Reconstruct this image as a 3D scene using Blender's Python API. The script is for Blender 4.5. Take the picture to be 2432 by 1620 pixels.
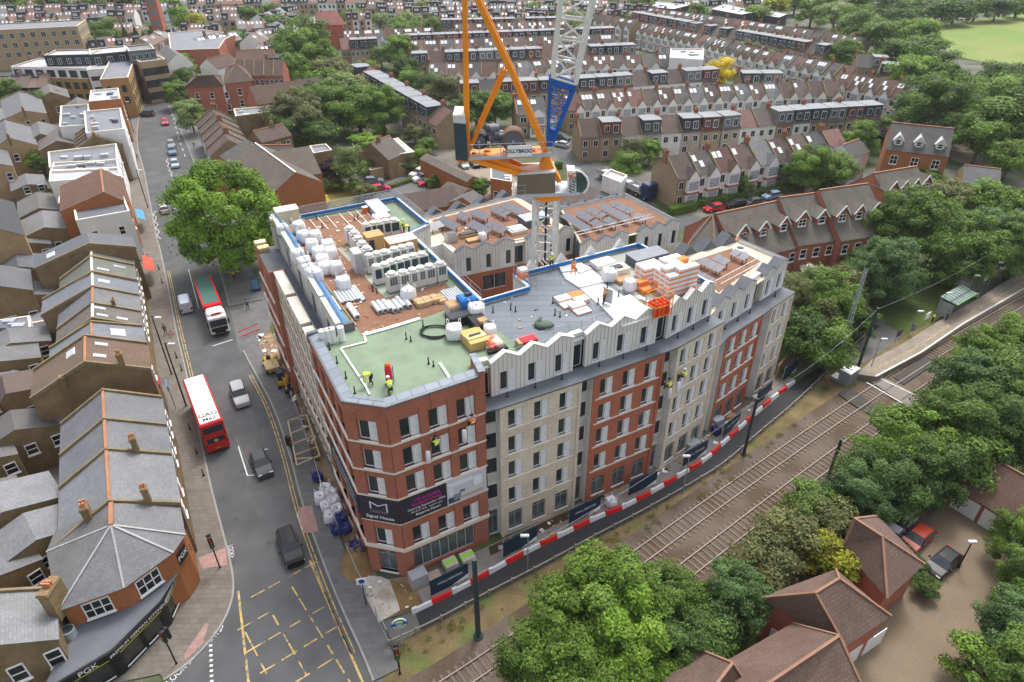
import bpy,bmesh,math,random
import numpy as np
from mathutils import Matrix,Vector
from mathutils.geometry import tessellate_polygon
R=math.radians
for o in list(bpy.data.objects):bpy.data.objects.remove(o)
S=bpy.context.scene
# ---------------------------------------------------------------- camera, sky, sun, exposure
CAM_H,PITCH,ROLL,FPX=53.0,R(33.4),R(.3),1621.3
cam_d=bpy.data.cameras.new('camera');cam=bpy.data.objects.new('camera',cam_d)
S.collection.objects.link(cam);S.camera=cam
cam_d.lens=24.0;cam_d.sensor_width=36.0;cam_d.sensor_fit='HORIZONTAL'
cam_d.clip_start=.5;cam_d.clip_end=6000
cam.matrix_world=Matrix.Translation((0,0,CAM_H))@Matrix.Rotation(R(90)-PITCH,4,'X')@Matrix.Rotation(-ROLL,4,'Z')
SUN_EL,SUN_AZ=R(62),R(22)
w=bpy.data.worlds.new('World');S.world=w;w.use_nodes=True
wn=w.node_tree.nodes;wl=w.node_tree.links
sky=wn.new('ShaderNodeTexSky');sky.sky_type='NISHITA';sky.sun_disc=False
sky.sun_elevation=SUN_EL;sky.sun_rotation=SUN_AZ;sky.air_density=1.0;sky.dust_density=5.0;sky.ozone_density=1.0
hs=wn.new('ShaderNodeHueSaturation');hs.inputs['Saturation'].default_value=.38
wl.new(sky.outputs[0],hs.inputs['Color'])
wl.new(hs.outputs[0],wn['Background'].inputs[0]);wn['Background'].inputs[1].default_value=.15
sd=bpy.data.lights.new('sun','SUN');sd.energy=.9;sd.angle=R(12);sd.color=(1,.96,.9)
sun=bpy.data.objects.new('sun',sd);S.collection.objects.link(sun)
sdir=Vector((math.sin(SUN_AZ)*math.cos(SUN_EL),math.cos(SUN_AZ)*math.cos(SUN_EL),math.sin(SUN_EL)))
sun.rotation_euler=sdir.to_track_quat('Z','Y').to_euler();sun.location=(0,0,200)
S.view_settings.view_transform='Standard';S.view_settings.look='None'
S.view_settings.gamma=1;S.view_settings.use_curve_mapping=False
S.view_settings.exposure=1.0
S.render.engine='CYCLES'
# ---------------------------------------------------------------- survey: measured image points to metres
_c,_s=math.cos(ROLL),math.sin(ROLL);_cp,_sp=math.cos(PITCH),math.sin(PITCH)
def W(px,py,z=0.0):
 u,v=px-1216,py-810
 u,v=u*_c-v*_s,u*_s+v*_c
 t=(CAM_H-z)/(v*_cp+FPX*_sp)
 return Vector((u*t,(FPX*_cp-v*_sp)*t,z))
def W2(px,py,z=0.0):
 p=W(px,py,z);return Vector((p.x,p.y))
def WL(pts,z=0.0):return[W2(a,b,z)for a,b in pts]
# ---------------------------------------------------------------- mesh builder
rnd=random.Random(7)
COL=S.collection
class MB:
 def __init__(s):s.v=[];s.f=[];s.m=[];s.sm=[];s.T=None
 def add(s,vs,fs,mat=0,smooth=False):
  b=len(s.v)
  if s.T is not None:vs=[s.T@Vector(p)for p in vs]
  s.v.extend([tuple(p)for p in vs])
  for f in fs:
   s.f.append([i+b for i in f]);s.m.append(mat);s.sm.append(smooth)
  return s
 def quad(s,a,b,c,d,mat=0):return s.add([a,b,c,d],[(0,1,2,3)],mat)
 def poly(s,pts,mat=0):return s.add(pts,[tuple(range(len(pts)))],mat)
 def box(s,x0,y0,z0,x1,y1,z1,mat=0,skip=''):
  if x0>x1:x0,x1=x1,x0
  if y0>y1:y0,y1=y1,y0
  v=[(x0,y0,z0),(x1,y0,z0),(x1,y1,z0),(x0,y1,z0),(x0,y0,z1),(x1,y0,z1),(x1,y1,z1),(x0,y1,z1)]
  fs={'b':(3,2,1,0),'t':(4,5,6,7),'f':(0,1,5,4),'r':(1,2,6,5),'k':(2,3,7,6),'l':(3,0,4,7)}
  return s.add(v,[fs[k]for k in fs if k not in skip],mat)
 def cbox(s,cx,cy,cz,sx,sy,sz,mat=0,rz=0):
  T=s.T;m=Matrix.Translation((cx,cy,cz))@Matrix.Rotation(rz,4,'Z')
  s.T=m if T is None else T@m
  s.box(-sx/2,-sy/2,-sz/2,sx/2,sy/2,sz/2,mat);s.T=T;return s
 def bbox(s,x0,y0,z0,x1,y1,z1,b=.05,mat=0):
  xs=[(x0+b,y0),(x1-b,y0),(x1,y0+b),(x1,y1-b),(x1-b,y1),(x0+b,y1),(x0,y1-b),(x0,y0+b)]
  cx,cy=(x0+x1)/2,(y0+y1)/2
  kx,ky=1-2*b/(x1-x0),1-2*b/(y1-y0)
  v=[(x,y,z0)for x,y in xs]+[(x,y,z1-b)for x,y in xs]+[(cx+(x-cx)*kx,cy+(y-cy)*ky,z1)for x,y in xs]
  fs=[(i,(i+1)%8,8+(i+1)%8,8+i)for i in range(8)]+[(8+i,8+(i+1)%8,16+(i+1)%8,16+i)for i in range(8)]
  fs.append(tuple(range(16,24)));fs.append(tuple(range(7,-1,-1)))
  return s.add(v,fs,mat)
 def prism(s,poly,z0,z1,mat=0,top=None,bottom=False):
  n=len(poly)
  area=sum(poly[i][0]*poly[(i+1)%n][1]-poly[(i+1)%n][0]*poly[i][1]for i in range(n))
  if area<0:poly=poly[::-1]
  za=z0 if isinstance(z0,(list,tuple))else[z0]*n
  v=[(p[0],p[1],za[i])for i,p in enumerate(poly)]+[(p[0],p[1],z1)for p in poly]
  s.add(v,[(i,(i+1)%n,n+(i+1)%n,n+i)for i in range(n)],mat)
  s.add([(p[0],p[1],z1)for p in poly],[tuple(range(n))],mat if top is None else top)
  if bottom:s.add([(p[0],p[1],za[0])for p in poly],[tuple(range(n-1,-1,-1))],mat)
  return s
 def tube(s,a,b,r0,r1=None,n=8,mat=0,cap=True,smooth=True):
  r1=r0 if r1 is None else r1
  a,b=Vector(a),Vector(b);d=(b-a)
  if d.length<1e-6:return s
  d.normalize();q=Vector((0,0,1))if abs(d.z)<.95 else Vector((1,0,0))
  u=d.cross(q).normalized();w_=d.cross(u)
  an=[2*math.pi*i/n for i in range(n)]
  v=[a+(u*math.cos(t)+w_*math.sin(t))*r0 for t in an]+[b+(u*math.cos(t)+w_*math.sin(t))*r1 for t in an]
  s.add(v,[(i,n+i,n+(i+1)%n,(i+1)%n)for i in range(n)],mat,smooth)
  if cap:s.add(v[:n],[tuple(range(n))],mat);s.add(v[n:],[tuple(range(n-1,-1,-1))],mat)
  return s
 def path(s,pts,r,n=6,mat=0):
  for i in range(len(pts)-1):s.tube(pts[i],pts[i+1],r,r,n,mat)
  return s
 def bar(s,a,b,w_,h,mat=0):
  a,b=Vector(a),Vector(b);d=(b-a)
  if d.length<1e-6:return s
  d.normalize();q=Vector((0,0,1))if abs(d.z)<.95 else Vector((0,1,0))
  u=d.cross(q).normalized()*w_/2;k=u.normalized().cross(d)*h/2
  v=[a-u-k,a+u-k,a+u+k,a-u+k,b-u-k,b+u-k,b+u+k,b-u+k]
  return s.add(v,[(0,1,2,3)[::-1],(4,5,6,7)[::-1][::-1],(0,1,5,4),(1,2,6,5),(2,3,7,6),(3,0,4,7)],mat)
 def lathe(s,prof,c=(0,0,0),n=12,mat=0,smooth=True,sx=1,sy=1):
  v=[];k=len(prof)
  for r,z in prof:
   for i in range(n):
    t=2*math.pi*i/n;v.append((c[0]+r*math.cos(t)*sx,c[1]+r*math.sin(t)*sy,c[2]+z))
  fs=[(j*n+i,j*n+(i+1)%n,(j+1)*n+(i+1)%n,(j+1)*n+i)for j in range(k-1)for i in range(n)]
  s.add(v,fs,mat,smooth)
  s.add(v[(k-1)*n:],[tuple(range(n))],mat);s.add(v[:n],[tuple(range(n-1,-1,-1))],mat)
  return s
 def mesh(s,name,mats,uv=True):
  me=bpy.data.meshes.new(name)
  me.from_pydata(s.v,[],s.f)
  for m in(mats if isinstance(mats,(list,tuple))else[mats]):me.materials.append(m)
  n=len(s.f)
  me.polygons.foreach_set('material_index',s.m);me.polygons.foreach_set('use_smooth',s.sm)
  if uv and n:
   V=np.array(s.v);nl=len(me.loops)
   N=np.empty(n*3);me.polygons.foreach_get('normal',N);N=N.reshape(-1,3)
   cnt=np.array([len(f)for f in s.f]);li=np.concatenate([np.array(f)for f in s.f])
   U=np.stack([-N[:,1],N[:,0],np.zeros(n)],1);l=np.linalg.norm(U,axis=1)
   flat=l<.05;U[flat]=(1,0,0);l[flat]=1;U/=l[:,None]
   B=np.cross(N,U)
   Ul,Bl=np.repeat(U,cnt,0),np.repeat(B,cnt,0);P=V[li]
   L=me.uv_layers.new(name='UVMap')
   L.data.foreach_set('uv',np.stack([(P*Ul).sum(1),(P*Bl).sum(1)],1).ravel().astype(np.float32))
  me.update();return me
 def build(s,name,mats,parent=None,uv=True,loc=None,rz=None,kind=None):
  return put(name,s.mesh(name,mats,uv),parent,loc,rz,kind=kind)
def put(name,me,parent=None,loc=None,rz=None,M=None,color=None,kind=None):
 o=bpy.data.objects.new(name,me);COL.objects.link(o)
 if parent is not None:o.parent=parent
 if M is not None:o.matrix_local=M
 else:
  if loc is not None:o.location=loc
  if rz is not None:o.rotation_euler=(0,0,rz)
 if color is not None:o.color=(*color[:3],1)
 if kind:o['kind']=kind
 return o
def tag(o,label,cat,group=None):
 o['label']=label;o['category']=cat
 if group:o['group']=group
 return o
def thing(name,label,cat,loc=(0,0,0),rz=0,group=None,scale=None):
 o=bpy.data.objects.new(name,None);COL.objects.link(o);o.empty_display_size=.2
 o.location=loc;o.rotation_euler=(0,0,rz)
 if scale:o.scale=scale if isinstance(scale,(tuple,list))else(scale,)*3
 return tag(o,label,cat,group)
def struct(name,mb,mats,z=None):
 o=mb.build(name,mats);o['kind']='structure';return o
def copy_tree(root,loc=None,rz=None,label=None,scale=None,colors=None):
 r=root.copy();COL.objects.link(r)
 if loc is not None:r.location=loc
 if rz is not None:r.rotation_euler=(0,0,rz)
 if label:r['label']=label
 if scale:r.scale=scale if isinstance(scale,(tuple,list))else(scale,)*3
 for ch in root.children:
  c=ch.copy();COL.objects.link(c);c.parent=r
  base=ch.name.split('.')[0]
  if colors and base in colors:c.color=(*colors[base][:3],1)
  for g in ch.children:
   d=g.copy();COL.objects.link(d);d.parent=c
   if colors and g.name.split('.')[0]in colors:d.color=(*colors[g.name.split('.')[0]][:3],1)
 return r
def frame(p0,p1,z=0.0):
 d=Vector((p1[0]-p0[0],p1[1]-p0[1]));a=math.atan2(d.y,d.x)
 return Matrix.Translation((p0[0],p0[1],z))@Matrix.Rotation(a,4,'Z')
def dist(p0,p1):return math.hypot(p1[0]-p0[0],p1[1]-p0[1])
def lerp(a,b,t):return a+(b-a)*t
def offset_line(pts,d):
 out=[]
 for i,p in enumerate(pts):
  a=pts[max(i-1,0)];b=pts[min(i+1,len(pts)-1)]
  t=Vector((b[0]-a[0],b[1]-a[1])).normalized();out.append(Vector((p[0]-t.y*d,p[1]+t.x*d)))
 return out
def resample(pts,step):
 out=[Vector(pts[0])];acc=0
 for i in range(len(pts)-1):
  a,b=Vector(pts[i]),Vector(pts[i+1]);L=(b-a).length;pos=step-acc
  while pos<=L:out.append(a+(b-a)*(pos/L));pos+=step
  acc=L-(pos-step)
 return out
def smooth_line(pts,n=3):
 for _ in range(n):
  q=[pts[0]]
  for i in range(len(pts)-1):
   a,b=Vector(pts[i]),Vector(pts[i+1]);q+=[a*.75+b*.25,a*.25+b*.75]
  q.append(pts[-1]);pts=q
 return pts
def strip(mb,a,b,z,mat=0):
 n=min(len(a),len(b))
 for i in range(n-1):mb.quad((*a[i],z),(*b[i],z),(*b[i+1],z),(*a[i+1],z),mat)
def up(mb):
 for i,f in enumerate(mb.f):
  p=[Vector(mb.v[k])for k in f];n=sum(((p[j].x-p[j-1].x)*(p[j].y+p[j-1].y))for j in range(len(p)))
  if n>0:mb.f[i]=f[::-1]
  # ---------------------------------------------------------------- materials
MATS={}
def mat(name,col=(.5,.5,.5),rough=.85,var=.12,scale=.6,metal=0,spec=.3,pat=None,pv=(.3,.2,.7),obj=False,bump=0,fine=.06,col2=None,c2s=.15,c2t=(.45,.6)):
 if name in MATS:return MATS[name]
 m=bpy.data.materials.new(name);m.use_nodes=True;nt=m.node_tree;N,L=nt.nodes,nt.links
 b=N['Principled BSDF'];b.inputs['Roughness'].default_value=rough;b.inputs['Metallic'].default_value=metal
 b.inputs['Specular IOR Level'].default_value=spec
 geo=N.new('ShaderNodeNewGeometry')
 def noise(sc,det=3,src=None):
  t=N.new('ShaderNodeTexNoise');t.inputs['Scale'].default_value=sc;t.inputs['Detail'].default_value=det
  L.new(src or geo.outputs['Position'],t.inputs['Vector']);return t.outputs[0]
 def mul(c,f,lo,hi):
  r=N.new('ShaderNodeMapRange');r.inputs[1].default_value=.25;r.inputs[2].default_value=.75
  r.inputs[3].default_value=lo;r.inputs[4].default_value=hi;L.new(f,r.inputs[0])
  x=N.new('ShaderNodeMix');x.data_type='RGBA';x.blend_type='MULTIPLY';x.inputs[0].default_value=1
  L.new(c,x.inputs[6]);L.new(r.outputs[0],x.inputs[7]);return x.outputs[2]
 if obj:
  oi=N.new('ShaderNodeObjectInfo');c=oi.outputs['Color']
 else:
  rg=N.new('ShaderNodeRGB');rg.outputs[0].default_value=(*col,1);c=rg.outputs[0]
 if col2:
  f=noise(c2s,5);r=N.new('ShaderNodeMapRange');r.inputs[1].default_value=c2t[0];r.inputs[2].default_value=c2t[1]
  L.new(f,r.inputs[0]);x=N.new('ShaderNodeMix');x.data_type='RGBA';L.new(r.outputs[0],x.inputs[0])
  L.new(c,x.inputs[6]);x.inputs[7].default_value=(*col2,1);c=x.outputs[2]
 if var:c=mul(c,noise(scale,5),1-var,1+var)
 if fine:c=mul(c,noise(9,2),1-fine,1+fine)
 h=None
 if pat:
  tc=N.new('ShaderNodeTexCoord');mp=tc.outputs['UV']
  if pat in('brick','tile'):
   t=N.new('ShaderNodeTexBrick');L.new(mp,t.inputs['Vector']);t.inputs['Scale'].default_value=1
   t.inputs['Brick Width'].default_value=pv[0];t.inputs['Row Height'].default_value=pv[1]
   t.inputs['Mortar Size'].default_value=min(pv[0],pv[1])*(.07 if len(pv)<4 else pv[3]);t.inputs['Mortar Smooth'].default_value=.2
   t.inputs['Color1'].default_value=(1,1,1,1);t.inputs['Color2'].default_value=(.80,.80,.80,1)
   t.inputs['Mortar'].default_value=(pv[2],)*3+(1,)
   t.offset=.5
   x=N.new('ShaderNodeMix');x.data_type='RGBA';x.blend_type='MULTIPLY';x.inputs[0].default_value=1
   L.new(c,x.inputs[6]);L.new(t.outputs['Color'],x.inputs[7]);c=x.outputs[2];h=t.outputs['Fac']
  elif pat=='ribs':
   t=N.new('ShaderNodeTexWave');t.wave_type='BANDS';t.bands_direction='X';t.inputs['Scale'].default_value=1/pv[0]/6.283*2*math.pi/2
   L.new(mp,t.inputs['Vector']);c=mul(c,t.outputs['Fac'],pv[2],1.05)
 L.new(c,b.inputs['Base Color'])
 if bump or h is not None:
  bp=N.new('ShaderNodeBump');bp.inputs['Strength'].default_value=bump or.3;bp.inputs['Distance'].default_value=.03
  if h is not None and not bump:bp.invert=True;L.new(h,bp.inputs['Height'])
  else:L.new(noise(14,4),bp.inputs['Height'])
  L.new(bp.outputs[0],b.inputs['Normal'])
 MATS[name]=m;return m
def leafmat(name):
 m=bpy.data.materials.new(name);m.use_nodes=True;nt=m.node_tree;N,L=nt.nodes,nt.links
 N.remove(N['Principled BSDF'])
 oi=N.new('ShaderNodeObjectInfo');at=N.new('ShaderNodeAttribute');at.attribute_name='tint'
 x=N.new('ShaderNodeMix');x.data_type='RGBA';x.blend_type='MULTIPLY';x.inputs[0].default_value=1
 L.new(oi.outputs['Color'],x.inputs[6]);L.new(at.outputs['Color'],x.inputs[7])
 d=N.new('ShaderNodeBsdfPrincipled');d.inputs['Roughness'].default_value=.55;d.inputs['Specular IOR Level'].default_value=.25
 t=N.new('ShaderNodeBsdfTranslucent');mx=N.new('ShaderNodeMixShader');mx.inputs[0].default_value=.42
 L.new(x.outputs[2],d.inputs['Base Color']);L.new(x.outputs[2],t.inputs['Color'])
 L.new(d.outputs[0],mx.inputs[1]);L.new(t.outputs[0],mx.inputs[2]);L.new(mx.outputs[0],N['Material Output'].inputs[0])
 return m
LEAF=leafmat('leaf')
ASPH=mat('asphalt',(.078,.08,.084),.85,.2,.35,bump=.15,col2=(.095,.095,.096),c2s=.12)
ASPHN=mat('new_asphalt',(.03,.03,.033),.8,.1,1.2,bump=.15)
ASPHO=mat('old_tarmac',(.125,.12,.115),.9,.2,.4,bump=.2)
PAVE=mat('paving_flags',(.172,.154,.132),.85,.16,.5,pat='brick',pv=(.75,.5,.72),fine=.1)
PAVG=mat('grey_paving',(.135,.135,.135),.85,.14,.5,pat='brick',pv=(.75,.5,.8),fine=.08)
KERB=mat('granite_kerb',(.26,.25,.235),.8,.15,1)
YEL=mat('yellow_paint',(.46,.325,.12),.75,.25,2,fine=.25,col2=(.13,.115,.085),c2s=1.6,c2t=(.5,.64))
WHP=mat('white_paint',(.62,.62,.6),.7,.15,2,fine=.15)
GRASSY=mat('garden_ground',(.06,.085,.026),.95,.35,.15,fine=.3,col2=(.135,.125,.11),c2s=.12,c2t=(.42,.56))
BALLAST=mat('ballast',(.128,.1,.078),.95,.16,.5,bump=.8,fine=.3,col2=(.085,.058,.038),c2s=.25)
DRYG=mat('dry_grass',(.15,.11,.055),.95,.3,.6,bump=.6,fine=.3,col2=(.1,.12,.035),c2s=.35,c2t=(.5,.66))
STEEL=mat('rail_steel',(.34,.295,.25),.5,.1,1)
CONC=mat('concrete',(.42,.4,.37),.85,.15,.6)
WHITE=mat('white_render',(.74,.73,.71),.8,.1,.5)
WHITEP=mat('white_gloss',(.78,.78,.78),.35,.04,1,fine=.02)
GLASS=mat('window_glass',(.035,.045,.045),.06,.3,.7,spec=.6,fine=0)
GLASSD=mat('dark_glass',(.012,.014,.016),.08,.2,.7,spec=.5,fine=0)
DARK=mat('dark_frame',(.035,.04,.05),.5,.08,1)
BLACK=mat('black_plastic',(.018,.018,.02),.5,.1,2)
LEAD=mat('grey_felt',(.115,.125,.14),.7,.14,.5)
RUBR=mat('tyre_rubber',(.02,.02,.02),.85,.1,2)
GALV=mat('galvanised_steel',(.42,.44,.46),.45,.1,1,metal=.3)
TIMB=mat('timber',(.36,.23,.12),.8,.2,1.5)
# ================================================================ ground, road, railway
def flat(name,pts,z,m):
 mb=MB();mb.poly([(p[0],p[1],z)for p in pts]);up(mb);return struct(name,mb,m)
mb=MB()
GX=[-3000,-400,-150,0,150,400,3000];GY=[-300,0,100,300,600,4000]
for i in range(6):
 for j in range(5):mb.quad((GX[i],GY[j],0),(GX[i+1],GY[j],0),(GX[i+1],GY[j+1],0),(GX[i],GY[j+1],0))
struct('ground',mb,GRASSY)
LK=WL([(390,1618),(450,1579),(504,1522),(540,1468),(556,1420),(558,1384),(552,1342),(540,1294),(528,1249),(516,1204),(504,1160),(485,1073),(472,1010),(457,946),(444,882),(431,831),(418,775),(408,719),(398,668),(390,632),(384,600),(372,560),(362,502),(352,451),(341,395),(328,354),(326,310),(333,270),(348,240),(372,219),(402,206),(440,197)])
RK=WL([(885,1620),(860,1556),(822,1474),(784,1386),(756,1310),(720,1214),(684,1070),(648,966),(610,896),(572,827),(552,760),(540,712),(520,640),(500,560),(480,470),(462,393),(450,360),(435,324),(417,288),(406,264),(405,249),(420,235),(445,222)])
LKs,RKs=smooth_line(LK,2),smooth_line(RK,2)
road=LKs+[W2(600,185),W2(640,205)]+RKs[::-1]+[W2(960,1800),W2(60,1900),W2(100,1830)]
flat('road',road,.012,ASPH)
flat('side_road',WL([(545,735),(575,738),(640,690),(900,600),(900,560),(640,650),(560,700)])+[],.016,ASPH)
def pavement(name,kerb,width,m,z=.12):
 mb=MB();k2=offset_line(kerb,.18 if width>0 else-.18);b=offset_line(kerb,width)
 strip(mb,k2,b,z,0);strip(mb,kerb,k2,z+.004,1);up(mb)
 for i in range(len(kerb)-1):
  a,c=kerb[i],kerb[i+1]
  mb.quad((*a,0),(*c,0),(*c,z+.004),(*a,z+.004),1)
 return struct(name,mb,[m,KERB])
pavement('pavement_left',[p for p in LKs if p.y>W2(552,1342).y],8.5,PAVE)
pavement('pavement_shop_corner',[p for p in LKs if p.y<=W2(550,1335).y],2.2,PAVE)
flat('shop_corner_paving',WL([(100,1660),(380,1600),(440,1560),(490,1500),(520,1420),(525,1340),(520,1300),(400,1300),(200,1500)],.12),.118,PAVE)
i0=min(range(len(RKs)),key=lambda i:(RKs[i]-W2(572,827)).length)
i1=min(range(len(RKs)),key=lambda i:(RKs[i]-W2(545,735)).length)
pavement('pavement_right',RKs[:i0+1],-2.3,PAVG)
pavement('pavement_corner',RKs[i1:],-5.0,PAVG)
for i,q in enumerate([[(488,1480),(496,1482),(480,1530),(440,1568),(437,1555)],[(470,1325),(535,1300),(540,1342),(480,1350)],[(706,1206),(740,1200),(757,1262),(722,1268)]]):
 flat('tactile_paving',WL(q,.13),.128,mat('pink_tactile',(.36,.22,.2),.85,.12,1,pat='brick',pv=(.4,.4,.8)))
mk=MB();mw=MB()
def ribbon(mb,pts,wd,z=.018):
 a=offset_line(pts,wd/2);b=offset_line(pts,-wd/2);strip(mb,a,b,z)
seg=[p for p in RKs if W2(860,1556).y<p.y<W2(600,880).y]
ribbon(mk,offset_line(seg,.42),.1);ribbon(mk,offset_line(seg,.72),.1)
seg2=[p for p in LKs if W2(450,940).y<p.y<W2(392,640).y]
ribbon(mk,offset_line(seg2,-.32),.1);ribbon(mk,offset_line(seg2,-.6),.1)
yb=WL([(566,1404),(590,1620),(700,1720),(870,1640),(775,1420),(735,1330),(676,1358),(620,1378)])
def inside(p,poly):
 c=False;j=len(poly)-1
 for i in range(len(poly)):
  a,b=poly[i],poly[j]
  if(a[1]>p[1])!=(b[1]>p[1])and p[0]<(b[0]-a[0])*(p[1]-a[1])/(b[1]-a[1])+a[0]:c=not c
  j=i
 return c
ribbon(mk,[yb[0],yb[1],yb[2]],.2);ribbon(mk,[yb[5],yb[4],yb[3]],.2)
def dash_line(mb,p,q,on,off,wd,clip=None,z=.018):
 p,q=Vector(p),Vector(q);L=(q-p).length;d=(q-p)/L;t=0
 while t<L:
  a,b=p+d*t,p+d*min(t+on,L)
  if clip is None or inside((a+b)/2,clip):ribbon(mb,[a,b],wd,z)
  t+=on+off
e1=(W2(700,1337)-W2(570,1440)).normalized();e2=(W2(612,1393)-W2(570,1445))
ca=W2(670,1500)
for ang,sp in((R(38),2.5),(R(128),2.5)):
 d=Vector((math.cos(ang),math.sin(ang)));nrm=Vector((-d.y,d.x))
 for k in range(-7,8):
  c=ca+nrm*(k*sp)
  for q in range(16):
   if rnd.random()<.3:continue
   a=c+d*(-14+q*1.85+rnd.uniform(-.2,.2));dash_line(mk,a,a+d*rnd.uniform(.9,1.6),3,1,rnd.uniform(.1,.15),yb,.019 if ang<1 else.023)
up(mk)
struct('yellow_road_markings',mk,YEL)
cl=WL([(440,372),(425,330),(413,285),(400,250)]);
for i in range(len(cl)-1):dash_line(mw,cl[i],cl[i+1],2,3,.14)
zig=WL([(450,460),(436,420),(428,385)])
def zigzag(a,b,n,amp):
 a,b=Vector(a),Vector(b);d=(b-a)/n;nr=Vector((-d.y,d.x)).normalized()*amp
 ribbon(mw,[a+d*i+nr*(1 if i%2 else-1)for i in range(n+1)],.11)
zigzag(W2(378,568),W2(366,502),8,.28);zigzag(W2(424,455),W2(402,400),10,.25)
zigzag(W2(402,400),W2(396,378),4,.25)
for k in range(11):
 for j in range(2):
  p=lerp(W2(369+j*6,578),W2(376+j*6,618),k/10);ribbon(mw,[p-Vector((.12,0)),p+Vector((.12,0))],.22)
ribbon(mw,WL([(566,1060),(588,1130),(605,1128)]),.13);ribbon(mw,WL([(505,822),(552,807)]),.15);ribbon(mw,WL([(598,1120),(560,1040)]),.01)
ribbon(mw,WL([(472,732),(448,640)]),.1)
ribbon(mw,WL([(368,503),(380,500)]),.15);ribbon(mw,WL([(410,497),(425,493)]),.15);ribbon(mw,WL([(620,1070),(636,1066)]),.12)
for k in range(9):
 p=lerp(W2(500,1522),W2(503,1618),k/8);ribbon(mw,[p-Vector((.13,0)),p+Vector((.13,0))],.2)
up(mw);struct('white_road_markings',mw,WHP)
def text_mesh(s,size,extrude=.004,mname='t',bold=0):
 cu=bpy.data.curves.new('t','FONT');cu.body=s;cu.size=size;cu.extrude=extrude;cu.align_x='CENTER';cu.align_y='CENTER'
 cu.offset=bold;cu.resolution_u=3
 o=bpy.data.objects.new('t',cu);COL.objects.link(o)
 dg=bpy.context.evaluated_depsgraph_get();me=bpy.data.meshes.new_from_object(o.evaluated_get(dg));me.name='lettering'
 bpy.data.objects.remove(o);bpy.data.curves.remove(cu);return me
def text(s,size,m,M,parent=None,name='lettering',bold=0.0):
 me=text_mesh(s,size,bold=bold);me.materials.clear();me.materials.append(m)
 return put(name,me,parent,M=M)
def basis(o,x,y):
 x=Vector(x).normalized();y=Vector(y);y=(y-x*y.dot(x)).normalized();z=x.cross(y)
 M=Matrix((x,y,z)).transposed().to_4x4();M.translation=o;return M
for s_,a,b,sz in(('<LOOK BOTH WAYS>',(425,1596),(500,1518),.62),('<LOOK LEFT',(707,1214),(727,1266),.55),('LOOK>',(545,1285),(553,1335),.5)):
 p,q=W(*a,.02),W(*b,.02);d=q-p
 o=text(s_,sz,WHP,basis((p+q)/2,d,Vector((-d.y,d.x,0))),name='road_lettering');o['kind']='structure';o.scale=(1,1.3,1)
 # ---- footpath by the railway, verge, ballast
pu=WL([(930,1468),(983,1452),(1117,1385),(1278,1296),(1428,1223),(1561,1161),(1628,1120),(1676,1091),(1716,1053),(1800,985),(1891,904),(1977,856),(2034,802),(2075,770)])
pl=WL([(925,1532),(1026,1487),(1138,1425),(1277,1355),(1430,1270),(1488,1241),(1609,1174),(1721,1107),(1804,1030),(1881,968),(1977,874),(2044,807),(2090,775)])
flat('footpath',smooth_line(pu,1)+smooth_line(pl,1)[::-1],.03,ASPHN)
flat('footpath_end',WL([(905,1480),(985,1452),(1000,1497),(925,1540)]),.034,ASPHO)
r1=WL([(905,1702),(1055,1618),(1272,1470),(1472,1335),(1680,1187),(1888,1041),(2095,902),(2284,787),(2432,703),(2600,612)])
r4=WL([(1010,1800),(1300,1606),(1480,1483),(1662,1356),(1820,1230),(1976,1105),(2182,954),(2380,815),(2560,705)])
flat('verge',smooth_line(pl,1)+[W2(2200,700)]+[W2(2300,760)]+[W2(1977,960),W2(1750,1120),W2(1500,1290),W2(1250,1450),W2(1000,1640),W2(905,1640)],.008,DRYG)
bu=offset_line(smooth_line(r1,2),1.7);bd=offset_line(smooth_line(r4,2),-2.6)
flat('ballast_bed',bu+bd[::-1],.014,BALLAST)
R1=resample(smooth_line(r1,3),1.2)
def proj_off(pts):return None
rails_off=[0,-1.55,-3.75,-5.3]
track_mat=[STEEL,mat('rusty_rail',(.16,.085,.05),.8,.2,1)]
sl_me=None
for t in range(2):
 th=bpy.data.objects.new('railway_track',None);COL.objects.link(th);th['kind']='structure'
 for k in range(2):
  pts=offset_line(R1,rails_off[t*2+k]);mb=MB()
  for i in range(len(pts)-1):
   a,b=Vector((*pts[i],.17)),Vector((*pts[i+1],.17));d=(b-a).normalized()
   mb.bar(a,b+d*.01,.075,.06,0);mb.bar(a-Vector((0,0,.07)),b-Vector((0,0,.07)),.15,.08,1)
  mb.build('rail',track_mat,th)
 mid=offset_line(R1,(rails_off[t*2]+rails_off[t*2+1])/2);mid=resample(mid,.68)
 if sl_me is None:
  mb=MB();mb.bbox(-.13,-1.3,-.02,.13,1.3,.075,.02);sl_me=mb.mesh('sleeper',mat('sleeper_concrete',(.15,.118,.094),.9,.25,.7))
 for i in range(0,len(mid)-1):
  d=mid[i+1]-mid[i];put('sleeper',sl_me,th,loc=(*mid[i],.0),rz=math.atan2(d.y,d.x))
def slab(name,q,z0,z1,m):
 mb=MB();mb.prism(WL(q),z0,z1);return struct(name,mb,m)
slab('foot_crossing',[(2062,905),(2092,896),(2190,948),(2160,972)],.02,.2,mat('crossing_deck',(.2,.18,.165),.9,.12,.6))
for a,b in(((2078,893),(2190,946)),((2058,908),(2182,980))):
 mb=MB();mb.bar(W(*a,.22),W(*b,.22),.16,.03);struct('crossing_edge_line',mb,WHP)
slab('crossing_panel',[(1990,938),(2014,922),(2068,958),(2044,976)],.02,.19,mat('rubber_panel',(.06,.055,.05),.9,.15,1))
slab('crossing_panel',[(2050,978),(2084,956),(2135,985),(2108,1010)],.02,.19,MATS['rubber_panel'])
slab('crossing_panel',[(2122,898),(2200,848),(2226,862),(2146,915)],.02,.17,MATS['rubber_panel'])
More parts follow.
